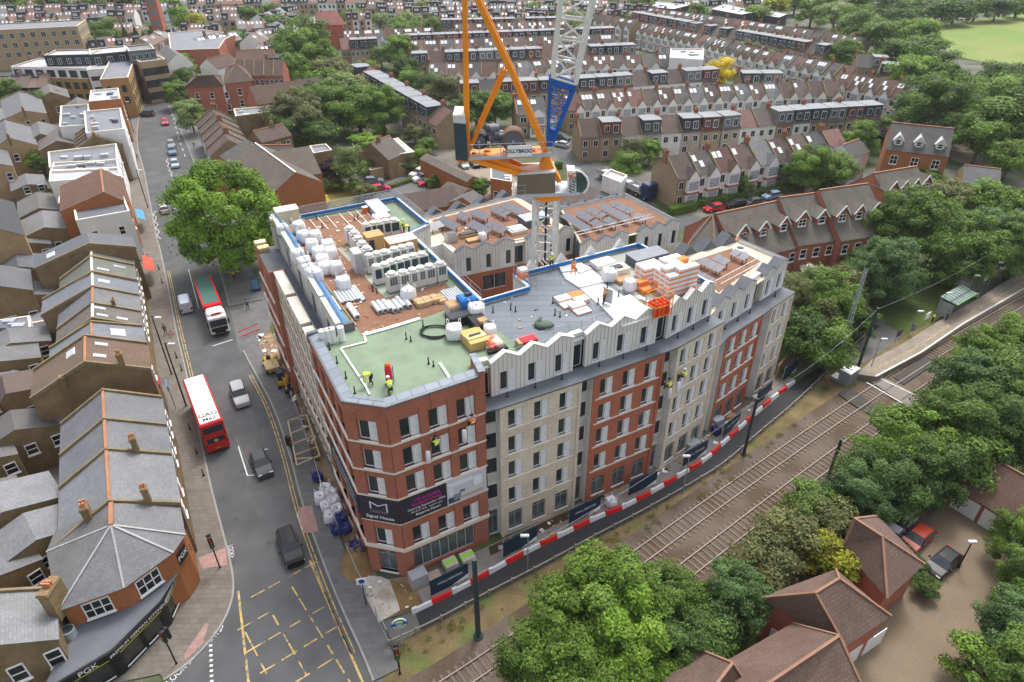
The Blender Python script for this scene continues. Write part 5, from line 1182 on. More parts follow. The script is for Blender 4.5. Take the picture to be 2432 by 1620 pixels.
def chimney(t,x,y,z,h=1.6,n=4,w_=.9,d=.5,m=STOCK):
 key=(h,n,w_,d,m.name)
 if key not in _cp_me:
  mb=MB();mb.box(-w_/2,-d/2,-1.0,w_/2,d/2,h);mb.box(-w_/2-.06,-d/2-.06,h-.25,w_/2+.06,d/2+.06,h-.1)
  mp=MB()
  for k in range(n):
   a=(k%((n+1)//2)+.5)/((n+1)//2)-.5;b=-.12 if k<(n+1)//2 else.12
   mp.tube((a*w_*.85,b,h),(a*w_*.85,b,h+.42),.11,.09,7)
  _cp_me[key]=(mb.mesh('chimney',m),mp.mesh('chimney_pots',POT))
 a,b=_cp_me[key];o=put('chimney',a,t,loc=(x,y,z));put('chimney_pots',b,o,kind='stuff')
def gable_parts(t,L,d,r,ze,zr,zb,roofc,wallm,rm=SLATE,par=(1,1),sky=(),chim=(),wins=(),ridge=RIDGE,over=.15,wallc=None,z0=0.0):
 mb=MB()
 f=[(0,0,z0),(L,0,z0),(L,d,z0),(0,d,z0)]
 mb.quad((0,0,z0),(L,0,z0),(L,0,ze),(0,0,ze));mb.quad((L,d,z0),(0,d,z0),(0,d,zb),(L,d,zb))
 mb.poly([(L,0,z0),(L,d,z0),(L,d,zb),(L,r,zr),(L,0,ze)]);mb.poly([(0,d,z0),(0,0,z0),(0,0,ze),(0,r,zr),(0,d,zb)])
 o=mb.build('wall',wallm,t)
 if wallc:o.color=(*wallc,1)
 mb=MB();k=(zr-ze)/max(r,.01)*over;k2=(zr-zb)/max(d-r,.01)*over
 a=[(0,-over,ze-k+.06),(L,-over,ze-k+.06),(L,r,zr+.06),(0,r,zr+.06)];b=[(L,d+over,zb-k2+.06),(0,d+over,zb-k2+.06),(0,r,zr+.06),(L,r,zr+.06)]
 for q in(a,b):
  mb.add(q+[(x,y,z-.1)for x,y,z in q],[(0,1,2,3),(4,7,6,5),(0,4,5,1),(1,5,6,2),(3,7,4,0)])
 ro=mb.build('roof',rm,t);ro.color=(*[c*.66 for c in roofc],1)
 if ridge:mb=MB();mb.bar((0,r,zr+.09),(L,r,zr+.09),.28,.12);mb.build('ridge',ridge,ro)
 for e,x in zip(par,(-.13,L-.12)):
  if e:
   mb=MB();q=[(-.1,ze),(r,zr),(d+.1,zb)]
   for i in range(2):
    (y0,z0_),(y1,z1_)=q[i],q[i+1]
    v=[(x,y0,z0_-.1),(x+.25,y0,z0_-.1),(x+.25,y1,z1_-.1),(x,y1,z1_-.1)]
    mb.add(v+[(p[0],p[1],p[2]+.42)for p in v],[(0,1,5,4),(1,2,6,5),(2,3,7,6),(3,0,4,7),(4,5,6,7)])
   mb.build('parapet',PARAP,ro)
 for s in sky:
  sd_,fx,ft,w_,l_=s;mb=MB()
  (y0,z0_),(y1,z1_)=((0,ze),(r,zr))if sd_=='f' else((d,zb),(r,zr))
  yy,zz=lerp(y0,y1,ft),lerp(z0_,z1_,ft)+.1;u=Vector((0,y1-y0,z1_-z0_)).normalized();nn=Vector((0,-u.z,u.y))if sd_=='f' else Vector((0,u.z,-u.y));nn=nn if nn.z>0 else-nn
  mb.T=Matrix.Translation((fx*L,yy,zz))@Matrix((Vector((1,0,0)),u,nn)).transposed().to_4x4()
  mb.box(-w_/2-.06,-l_/2-.06,-.05,w_/2+.06,l_/2+.06,.06,1);mb.box(-w_/2,-l_/2,.06,w_/2,l_/2,.09,0);mb.build('skylight',[SKYL,WHITE],ro)
 for c in chim:chimney(t,*c)
 for wn_ in wins:
  fc,pos,z,w_,h=wn_
  M={'f':Matrix.Translation((pos,-.03,z)),'b':Matrix.Translation((pos,d+.03,z))@Matrix.Rotation(math.pi,4,'Z'),'l':Matrix.Translation((-.03,pos,z))@Matrix.Rotation(-math.pi/2,4,'Z'),'r':Matrix.Translation((L+.03,pos,z))@Matrix.Rotation(math.pi/2,4,'Z')}[fc]
  window('sash',t,M,w_,h,0.0)
 return ro
def row_house(label,na,fa,ze,zr,d,r,roofc,wallm=STOCK,name='terraced_house',cat='house',group=None,zb=None,zpx=None,**kw):
 a,b=W2(*na,zpx or ze),W2(*fa,zpx or ze);dd=b-a
 t=thing(name,label,cat,(a.x,a.y,0),math.atan2(dd.y,dd.x),group)
 gable_parts(t,dd.length,d,r,ze,zr,zb or ze,roofc,wallm,**kw);return t
def flat_block(label,pts,z,wallm,roofm,name='building',cat='building',par=.4,wins=(),zpx=None,wallc=None,z0=0,parts=None,roofc=None,sky=()):
 P=WL(pts,zpx if zpx is not None else z);n=len(P)
 if sum(P[i].x*P[(i+1)%n].y-P[(i+1)%n].x*P[i].y for i in range(n))<0:P=P[::-1];pts=pts[::-1]
 t=thing(name,label,cat,(P[0].x,P[0].y,0));O=P[0];Q=[p-O for p in P]
 mb=MB()
 for i in range(n):a,b=Q[i],Q[(i+1)%n];mb.quad((*a,z0),(*b,z0),(*b,z+par),(*a,z+par))
 o=mb.build('wall',wallm,t)
 if wallc:o.color=(*wallc,1)
 mb=MB();I=offset_poly(Q,.3)
 for i in range(n):
  a,b,c,e=Q[i],Q[(i+1)%n],I[(i+1)%n],I[i];mb.quad((*a,z+par),(*b,z+par),(*c,z+par),(*e,z+par),1);mb.quad((*e,z+par),(*c,z+par),(*c,z),(*e,z),1)
 mb.poly([(*p,z)for p in I],0);o=mb.build('roof',[roofm,kwm(wallm)],t)
 if roofc:o.color=(*roofc,1)
 if len(Q)==4 and z>4:
  for k in range(5):
   u,v=rnd.uniform(.15,.85),rnd.uniform(.15,.85);c=lerp(lerp(Q[0],Q[1],u),lerp(Q[3],Q[2],u),v);a_=rnd.uniform(.35,.8);mb=MB();mb.bbox(-a_,-a_*.6,0,a_,a_*.6,rnd.uniform(.25,.8),.05);mb.build(['rooflight','roof_vent','roof_box'][k%3],[SKYL,GALV,LEAD][k%3],t,loc=(c.x,c.y,z),rz=rnd.uniform(0,.3))
 for i,fx,zz,w_,h,num,kind in wins:
  L=dist(Q[i],Q[(i+1)%n]);M=frame(Q[i],Q[(i+1)%n])
  for k in range(num):
   x=L*((k+.5)/num if num>1 else fx)-w_/2;window(kind,t,M@Matrix.Translation((x,-.03,zz)),w_,h,0.0)
 return t,Q
def kwm(m):return STONE
def offset_poly(P,d):
 n=len(P);out=[]
 for i in range(n):
  a,b,c=P[i-1],P[i],P[(i+1)%n];u=(b-a).normalized();v=(c-b).normalized();n1=Vector((-u.y,u.x));n2=Vector((-v.y,v.x));m=(n1+n2)
  m=m.normalized()if m.length>.1 else n1;out.append(b+m*d/max(.35,m.dot(n1)))
 return out
 # ================================================================ left side of the street
SLG,SLB,BRN,GRN=(.235,.24,.255),(.25,.265,.30),(.21,.165,.135),(.22,.225,.195)
fw=[('f',1.2,3.9,1.1,1.6),('f',3.4,3.9,1.1,1.6)]
G1='street terrace on the left of the road'
row_house('slate roofed shop house next to the corner shop with two orange chimneys',(427,1198),(406,1081),6.5,9.3,9.6,4.9,(.30,.31,.325),chim=[(.1,2.2,8.2,1.5,2,.7,.5),(.1,6.8,8.3,1.5,4,1.1,.6)],wins=[('f',.8,3.9,1.1,1.6),('f',4,3.9,1.1,1.6)],group=G1)
row_house('slate roofed house between the two stone topped parapets',(406,1081),(394,1012),6.5,9.3,9.6,4.9,SLG,chim=[(.1,2.6,8.4,1.5,2,.7,.5)],group=G1,wins=fw)
row_house('slate roofed house against the tall yellow brick gable',(394,1012),(383,946),6.5,9.3,9.6,4.9,SLG,group=G1,wins=fw)
row_house('tall brown tiled house showing a yellow brick gable with chimney',(357,879),(349,818),8.4,11.2,11.5,5.6,(.24,.165,.12),rm=TILE,chim=[(.15,2.4,10.2,1.2,2,.7,.6),(.1,8.2,9.6,.7,0,.7,.5)],sky=[('f',.75,.75,.5,1.1),('f',.3,.78,.5,1.1),('b',.7,.72,1.3,.9)],group=G1,wins=[('f',1.5,6,1,1.5)])
row_house('low slate house with grey dormer beyond the tall gable',(345,816),(337,777),7.4,9.6,10,5,SLB,group=G1,sky=[('f',.5,.5,1.6,1.4)])
row_house('brown tiled house with three long skylights',(337,777),(333,742),6.8,9.4,9.5,4.8,(.235,.21,.19),rm=TILE,sky=[('f',.3,.8,.4,1.1),('f',.75,.85,.4,1.1),('f',.3,.4,.4,1.1)],ridge=STONE,group=G1,wins=fw)
row_house('slate house with orange ridge tiles and a small chimney',(333,742),(329,703),6.8,9.4,9.5,4.8,SLG,chim=[(.3,2.6,8.3,1.0,1,.5,.4)],group=G1,wins=fw)
row_house('blue grey roofed house with one broad skylight',(329,703),(324,668),6.8,9.4,11.5,4.8,SLB,sky=[('f',.5,.75,.8,1.2)],ridge=STONE,group=G1,wins=fw)
row_house('green grey roofed house with two long skylights',(324,668),(318,632),6.9,9.5,9.5,4.8,GRN,sky=[('f',.3,.75,.4,1.3),('f',.7,.35,.4,1.3)],ridge=STONE,group=G1,wins=fw)
row_house('grey brown roofed house next to the dark brick gable',(318,632),(315,597),6.9,9.5,9.5,4.8,(.22,.205,.185),sky=[('f',.6,.85,.4,1.3),('f',.6,.3,.4,1.3)],ridge=STONE,group=G1,wins=fw)
row_house('taller dark brick house with blunt gable beside the awning',(322,590),(312,562),8.6,10.6,13,5.5,(.17,.18,.2),par=(1,0),group=G1,ridge=None,sky=[('b',.5,.3,1.4,1)])
flat_block('white rendered three storey corner building with flat parapet roof',[(330,566),(303,500),(190,512),(205,590)],8.6,WHITE,LEAD,zpx=4,wins=[(3,.3,5.2,.9,1.5,2,'sash'),(0,.5,5,1,1.5,3,'sash'),(3,.3,2,.9,1.5,2,'sash')],name='shop_building')
row_house('brown tiled house with brick flank wall beyond the white building',(304,482),(292,424),8.6,11,10,3.0,(.2,.11,.075),wallm=OBRICK,rm=TILE,group=G1,par=(0,0),zb=9)
flat_block('low brick extension behind the brown tiled house',[(192,485),(183,450),(142,452),(140,488)],6.2,BRICK,mat('pale_lead',(.42,.44,.47),.5,.15,.4),name='building')
ROOFW=mat('white_roof',(.38,.39,.41),.5,.12,.3);ROOFG=mat('grey_membrane',(.175,.18,.195),.6,.14,.3)
for i,(q,z,wm,rm_,l)in enumerate([([(288,422),(284,402),(120,410),(118,436)],8.8,WHITE,ROOFW,'flat roofed shop building with white membrane near the bus stop'),([(284,402),(281,384),(128,390),(122,409)],8.2,WHITE,ROOFG,'flat roofed building with pale grey roof and air vents'),([(281,382),(278,345),(115,365),(118,402)],8.4,WHITE,ROOFG,'long low building with grey mansard and white rooflights'),([(296,310),(288,260),(200,268),(205,320)],10.6,WHITE,ROOFG,'white four storey house with glazed mansard roof'),([(215,300),(212,250),(145,255),(142,305)],9.2,WHITE,LEAD,'white rear block with black clad attic storey'),([(287,238),(282,212),(216,218),(212,245)],10.4,OBRICK,ROOFW,'brick building with white roof and red chimneys')]):
 flat_block(l,q,z,wm,rm_,name='shop_building',wins=[(0,.5,5.2,.9,1.4,3,'sash'),(1,.5,4.5,.9,1.4,2,'sash'),(3,.5,4.6,1,1.5,2,'sash'),(2,.5,4.6,1,1.5,2,'sash')])
for i in range(4):
 row_house(['nearest','second','third','farthest'][i]+' of the small dark tiled houses before the white mansard',(290-i*1,345-i*9),(289-i*1,336-i*9),8,10.5,9,4.5,(.17+.02*(i%2),.13,.11),rm=TILE,group=G1,chim=[(.1,4.5,10.2,1,3)]if i%2==0 else())
REAR=[((150,1180),(112,1120),5.2,6.6,9,4.5,(.3,.31,.33),'long low slate rear wing behind the orange ridged roofs'),((146,912),(132,868),5.5,6.4,6,5.2,(.17,.115,.1),'brown tiled rear wing beside the yellow gable'),((95,850),(88,815),4.6,5.6,8,4,(.22,.22,.22),'grey roofed rear wing with square rooflight'),((76,690),(70,640),7,9.5,10,5,(.16,.165,.18),'dark slate house with white sash windows at the left edge'),((112,985),(90,1000),4.4,5.4,6,3,(.19,.18,.17),'low dark roofed outhouse at the left edge'),((100,1330),(60,1290),4.6,5.6,6,3,(.22,.22,.23),'slate lean to roof behind the corner shop')]
REAR+=[((200,1250),(165,1190),5.0,6.0,7,3.5,(.27,.275,.29),'dark slate lean to between the corner shop and the chimney'),((150,1010),(135,965),4.8,6.2,8,4,(.16,.15,.145),'dark roofed rear wing left of the third slate roof'),((120,810),(110,775),4.4,5.6,8,4,(.24,.24,.245),'pale grey rear wing left of the tall gable'),((130,700),(122,668),5.2,6.6,9,4.5,(.2,.2,.215),'slate rear wing behind the broad skylight house'),((125,640),(118,605),5.4,7,8,4,(.15,.155,.17),'dark rear wing with pale rooflight behind the green grey roof'),((60,930),(40,880),4,5,8,4,(.25,.25,.255),'grey rear roof at the left edge beside brown wing'),((40,1080),(10,1010),4.6,6,9,4.5,(.21,.2,.2),'dark grey rear roof at the left edge'),((60,1190),(35,1130),4.4,5.6,8,4,(.2,.19,.185),'brown grey rear roof at the left edge above the yard')]
REAR+=[((185,545),(176,505),5.4,6.8,9,4.5,(.25,.25,.26),'pale grey rear wing behind the white corner building'),((150,500),(142,462),4.2,5.4,7,3.5,(.2,.19,.18),'low brown rear roof left of the brick flank house'),((120,580),(112,545),4.6,6,8,4,(.19,.19,.2),'dark slate rear wing beside the yellow gable house'),((190,345),(184,318),6,7.6,8,4,(.2,.17,.15),'brown rear house between the white blocks'),((150,330),(142,300),5.6,7.4,8,4,(.21,.21,.22),'slate rear house left of the dark tiled houses'),((110,440),(102,415),3.6,4.4,6,3,(.24,.24,.25),'grey shed roof in the gardens left of the shops'),((235,268),(230,245),7.5,9.5,8,4,(.19,.18,.17),'grey rear house behind the glazed mansard'),((165,232),(158,212),6,8,8,4,(.22,.2,.18),'hipped grey house below the ochre block')]
for a,b,ze,zr,d,r,c,l in REAR:row_house(l,a,b,ze,zr,d,r,c,par=(0,0),ridge=None,wins=[('l',1.5,2.6,1.1,1.4),('l',4,2.6,1.1,1.4)],name='rear_wing')
flat_block('grey flat roofed yard building at the left edge',[(130,760),(120,705),(-20,720),(-20,790)],3.6,WHITE,ROOFG,name='yard_building',par=.2)
flat_block('second flat roofed yard building with pale render',[(78,800),(72,752),(-30,765),(-30,825)],4.4,WHITE,ROOFG,name='yard_building',par=.2)
flat_block('narrow white walled yard building by the dark rear roofs',[(140,940),(120,880),(40,890),(50,960)],3.0,STOCK,LEAD,name='yard_building',par=.2)
flat_block('small yard building with green lower roof',[(90,1360),(75,1300),(-30,1330),(-20,1400)],2.8,WHITE,ROOFG,name='yard_building',par=.15)
row_house('tall yellow brick house with steep gable at the left edge',(58,560),(30,480),9.5,13.5,12,6,(.06,.06,.065),par=(0,0),ridge=None,wallm=mat('yellow_stock',(.42,.29,.16),.9,.14,.5,pat='brick',pv=(.24,.08,.8)),wins=[('l',3.5,4.2,1.4,1.8),('l',3.5,1.2,1.4,1.8)],name='brick_house')
for i,(q,z,l)in enumerate([((88,345),9,'yellow brick house with sash windows left of the street'),((30,395),8.6,'yellow brick bay fronted house at the far left'),((20,300),8,'slate house with white bay at the left edge'),((110,270),8,'grey slate house with rooflights left of the white block')]):
 row_house(l,q,(q[0]-16,q[1]-44),6.6,z,9,4.5,(.2,.2,.21),wallm=MATS['yellow_stock'],par=(0,1),ridge=None,chim=[(.2,4.5,z-.5,1.2,4)],wins=[('l',1.6,3.9,1,1.6),('l',5,3.9,1,1.6),('l',1.6,1,1,1.6)],name='brick_house')
 # ---- corner shop with fanned hip roof
CS=thing('corner_shop','corner kitchen shop with black shopfront and fan shaped slate hip roof','shop',(0,0,0))
ev=[W(441,1270,6.3),W(412,1313,6.3),W(295,1397,6.3),W(138,1452,6.3)];apx=W(264,1247,9.4);rj=W(264,1195,9.4);bl_=W(110,1310,6.3);bk=W(150,1215,6.3);e0=W(427,1198,6.3)
FAN=[(e0,ev[0],apx,rj),(ev[0],ev[1],apx),(ev[1],ev[2],apx),(ev[2],ev[3],apx),(ev[3],bl_,apx),(bl_,bk,rj,apx)]
for i,q in enumerate(FAN):
 mb=MB();c=[Vector(p)for p in q];mb.poly(c);o=mb.build('roof_slope',SLATE,CS);o.color=(*[c*.64 for c in[(.285,.29,.305),(.275,.28,.295),(.30,.305,.315),(.29,.295,.31),(.255,.25,.25),(.24,.235,.235)][i]],1)
mb=MB()
for p in ev:mb.bar(p+Vector((0,0,.06)),apx+Vector((0,0,.04)),.17,.06)
mb.bar(bl_,apx,.17,.06);mb.build('hip_flashing',mat('lead_hip',(.34,.34,.34),.6,.1,1),CS,kind='stuff')
mb=MB();mb.bar(apx+Vector((0,0,.08)),rj+Vector((0,0,.08)),.35,.14);mb.build('ridge',RIDGE,CS)
wl2=[Vector((p.x,p.y))for p in(e0,*ev,bl_,bk)];wl2=offset_poly(wl2[::-1],.25)[::-1]
for i in range(5):
 a,b=wl2[i+1],wl2[i];mb=MB();mb.T=frame(a,b);mb.box(0,0,0,dist(a,b),.25,6.3);mb.build('wall',OBRICK,CS)
for i,n in((2,1),(3,1),(1,0)):
 a,b=wl2[i+1],wl2[i];L=dist(a,b)
 if n:window('sash',CS,frame(a,b)@Matrix.Translation((L*.42-1.0 if i==2 else L*.5-1,-.03,4.1)),2.0,1.8,0.0)
sg=wl2[2],wl2[1]
mb=MB();mb.T=frame(*sg);mb.box(.3,-.12,4.2,dist(*sg)-.3,-.02,5.5);sgn=mb.build('upper_sign',BLACK,CS)
text('PGK',.7,WHITEP,frame(*sg)@Matrix.Translation((dist(*sg)/2,-.13,4.85))@Matrix.Rotation(R(90),4,'X'),sgn)
sf=WL([(462,1345),(411,1483),(297,1602),(150,1690)]);sf=[W2(466,1352),W2(408,1486),W2(296,1603),W2(140,1700)]
SHOPB=mat('shop_black',(.012,.012,.013),.35,.05,1)
wtop=[wl2[1],wl2[2],wl2[3],wl2[4]]
for i in range(3):
 a,b=sf[i+1],sf[i];L=dist(a,b);M=frame(a,b);g=[(.5,.5,L*.48,2.5),(L*.54,.5,L-.5,2.5)]if L>4 else[(.4,.5,L-.4,2.5)]
 mb=MB();mb.T=M;wall(mb,L,0,3.3,g,.2);mb.box(-.05,-.25,2.65,L+.05,0,3.45);mb.build('shopfront',SHOPB,CS)
 for k,h in enumerate(g):
  mb=MB();mb.T=M;mb.box(h[0],.15,h[1],h[2],.17,h[3]);pn=mb.build('shop_window',mat('shop_glass',(.04,.04,.035),.08,.4,.8,spec=.6),CS);mb=MB();mb.T=M;mb.box(h[0],-.05,h[1]-.12,h[2],.1,h[1]);mb.build('window_ledge',WHITEP,pn)
 mb=MB();mb.T=M;mb.box(.4,-.265,2.72,L-.4,-.25,2.76);mb.build('yellow_line',mat('lime_line',(.6,.6,.02),.5),CS)
 text({0:'PREMIUM GERMAN KITCHENS',1:'PREMIUM GERMAN KITCHENS',2:'PGK'}[i],.42 if i<2 else.75,WHITEP,M@Matrix.Translation((L/2 if i<2 else L*.62,-.27,3.08))@Matrix.Rotation(R(90),4,'X'),CS)
 mb=MB();p=wtop[i+1],wtop[i];mb.quad((*a,3.45),(*b,3.45),(*p[1],3.75),(*p[0],3.75));mb.build('canopy_roof',LEAD,CS)
 mb=MB();mb.T=M
 for k in range(int(L/.28)):mb.box(k*.28,.05,3.45,k*.28+.12,.6,3.5)
 mb.build('grating_bars',LEAD,CS,kind='stuff')
chimney(CS,W(110,1385,9).x,W(110,1385,9).y,6.5,2.2,8,.8,1.8)
mb=MB();c=W(163,1500,4.2);mb.tube((c.x,c.y,3.5),(c.x,c.y,4.5),.5,.5,14);tk=mb.build('water_tank',mat('tank_green',(.33,.4,.38),.6),CS);mb=MB();mb.tube((c.x,c.y,4.5),(c.x,c.y,4.52),.42,.42,14);mb.build('lid',DARK,tk)
row_house('slate roofed house left of the corner shop with long chimney',(135,1520),(130,1400),6.0,8.6,9,4.5,(.31,.32,.33),wins=[('l',1.2,3.4,1.1,1.8),('l',3.6,3.4,1.1,1.8)],par=(0,1),group=G1)
def awning(px,label,m,L,n):
 a,b=W2(*px[0],2.6),W2(*px[1],2.6);t=thing('shop_awning',label,'awning',(a.x,a.y,0),math.atan2((b-a).y,(b-a).x));Lx=dist(a,b)
 mb=MB();mb.quad((0,-L,2.3),(Lx,-L,2.3),(Lx,0,3.1),(0,0,3.1));mb.quad((0,-L,2.05),(Lx,-L,2.05),(Lx,-L,2.3),(0,-L,2.3));mb.build('canvas',m,t)
 mb=MB();mb.bar((0,-L,2.3),(0,0,2.9),.05,.05);mb.bar((Lx,-L,2.3),(Lx,0,2.9),.05,.05);mb.build('arms',GALV,t)
awning(((345,645),(338,612)),'red awning over the pavement by the dark brick gable',mat('red_canvas',(.45,.08,.05),.8),1.4,1);awning(((328,522),(322,500)),'blue awning on the white corner building',mat('blue_canvas',(.06,.25,.5),.7),1.2,1)
for(px,py,z,m,txt,l)in((436,1160,4.6,MATS['signal_red'],'Hunters','red estate agent board sign above the pavement'),(385,910,4.4,MATS['signal_red'],'SALE','red hanging sign by the yellow brick gable'),(405,916,4.2,mat('sky_sign',(.05,.25,.55),.5),'LET','blue hanging sign by the yellow brick gable'),(446,1240,4.3,BLACK,'BAR','black hanging sign by the corner shop'),(452,1292,4.2,WHITEP,'CAFE','white boxed sign at the corner shop'),(303,335,4.2,MATS['signal_red'],'','small red shop sign far along the left pavement')):
 p=W(px,py,z);t=thing('shop_sign',l,'sign',(p.x-.4,p.y,0),R(-62));mb=MB();mb.box(-.75,-.06,z-.35,.75,.06,z+.35);mb.build('panel',m,t);mb=MB();mb.tube((-.8,0,0),(-.8,0,z+.4),.05,n=6);mb.build('post',GALV,t)
 if txt:text(txt,.4,WHITEP if m is not WHITEP else BLACK,Matrix.Translation((0,-.07,z))@Matrix.Rotation(R(90),4,'X'),t)
 # ================================================================ blocks further up the street
YB=mat('buff_brick',(.42,.31,.19),.9,.1,.4,pat='brick',pv=(.24,.08,.85));OCH=mat('ochre_brick',(.40,.245,.10),.9,.1,.4,pat='brick',pv=(.24,.08,.85))
def fb(label,A,B,d,z,wallm,roofm,wins=(),**kw):
 a,b=W2(*A,z),W2(*B,z);n_=Vector((-(b-a).y,(b-a).x)).normalized()*d;P=[a,b,b+n_,a+n_];O=a
 t=thing('apartment_building',label,'building',(a.x,a.y,0));Q=[p-O for p in P];z0=kw.get('z0',0);mb=MB()
 for i in range(4):mb.quad((*Q[i],z0),(*Q[(i+1)%4],z0),(*Q[(i+1)%4],z+.3),(*Q[i],z+.3))
 mb.build('wall',wallm,t);mb=MB();mb.poly([(*p,z)for p in Q]);mb.build('roof',roofm,t);mb=MB()
 I=offset_poly(Q,.35)
 for i in range(4):mb.quad((*Q[i],z+.3),(*Q[(i+1)%4],z+.3),(*I[(i+1)%4],z+.3),(*I[i],z+.3))
 mb.build('parapet',STONE,t)
 for i,zz,w_,h,num,kind in wins:
  L=dist(Q[i],Q[(i+1)%4])
  for k in range(num):window(kind,t,frame(Q[i],Q[(i+1)%4])@Matrix.Translation((L*(k+.5)/num-w_/2,-.03,zz)),w_,h,0.0)
fb('long buff brick apartment block at the far left',(-40,75),(184,64),16,13,YB,ROOFG,[(i,z,1.5,1.8,n,'plain')for i,n in((0,9),(1,4))for z in(10.3,7.2,4.1)])
fb('ochre brick apartment block with balconies left of the street',(26,184),(208,190),16,7,OCH,ROOFW,[(0,z,1.7,1.9,9,'dark')for z in(4.3,1)])
fb('white attic storey of the ochre block set back',(26,160),(210,164),12,9.9,WHITE,ROOFW,[(0,7.4,2.4,2,7,'dark')],z0=7);fb('dark clad penthouse on top of the ochre block',(104,134),(216,131),8,12.8,DARK,ROOFW,[(0,10.5,1.2,1.6,5,'plain')],z0=9.9)
fb('dark clad penthouse with rooflights beside the street corner',(214,132),(302,124),10,12.9,DARK,ROOFW,[(0,10.3,1.5,1.9,3,'plain'),(1,10.3,1.5,1.9,2,'plain')]);fb('white fronted block below the dark penthouse',(206,168),(296,162),9,9.9,WHITE,ROOFW,[(0,7,4,1.2,2,'dark'),(1,6.6,2.4,1.8,2,'dark'),(0,3.6,2,1.6,3,'dark')])
fb('tall ochre brick street front block with balconies',(305,186),(322,138),7,10.5,OCH,ROOFG,[(0,z,1.3,1.9,7,'dark')for z in(1,4,7)]+[(3,z,1.2,1.8,2,'dark')for z in(4,7)])
fb('buff brick corner block with recessed balconies',(334,150),(394,142),13,11.5,YB,ROOFG,[(0,z,2.6,2.1,3,'dark')for z in(1,4.4,7.8)]+[(1,z,2.4,2.1,3,'dark')for z in(1,4.4,7.8)]);fb('grey clad attic of the buff corner block',(306,124),(368,118),9,14,LEAD,ROOFG,[(0,11.7,1.3,1.6,4,'plain')],z0=10.4)
row_house('white gabled pub front at the bend of the street',(458,150),(430,128),9,12,8,4,(.2,.19,.18),wallm=WHITE,par=(0,0),ridge=None,name='public_house',wins=[('f',1,5,1,1.5),('f',3,5,1,1.5),('l',2,5,1,1.6),('l',5,5,1,1.6)])
row_house('brown brick house with white ground floor at the bend',(424,150),(396,132),8.5,11,9,4.5,(.17,.14,.12),wallm=STOCK,par=(0,0),name='brick_house',wins=[('l',1.5,4.5,1,1.6),('l',4.5,4.5,1,1.6),('f',1.5,4.5,1,1.6)])
RT=thing('brick_tower','tall red brick drill tower with pointed grey roof','tower',(*W2(392,118),0),.12)
mb=MB();mb.box(-2.1,-2.1,0,2.1,2.1,19);mb.build('shaft',BRICK2,RT);mb=MB();mb.add([(-2.3,-2.3,19),(2.3,-2.3,19),(2.3,2.3,19),(-2.3,2.3,19),(0,0,22)],[(0,1,4),(1,2,4),(2,3,4),(3,0,4)]);mb.build('roof',LEAD,RT)
for z in(5,9,13,16.5):
 mb=MB();mb.box(-1.4,-2.15,z,1.4,-2.1,z+2.2);mb.build('window',ROOFG,RT)
flat_block('grey roofed fire station with red doors',[(535,96),(520,118),(405,122),(400,80),(480,72),(560,84)],7,BRICK,ROOFG,name='fire_station',wins=[(i,.5,1,3,4,3,'dark')for i in(0,)])
mb=MB();mb.T=frame(W2(512,128),W2(538,116));mb.box(0,-.2,0,dist(W2(512,128),W2(538,116)),.1,5);tag(mb.build('red_station_doors',mat('fire_red',(.85,.06,.01),.5)),'bright red appliance bay doors of the fire station','door')
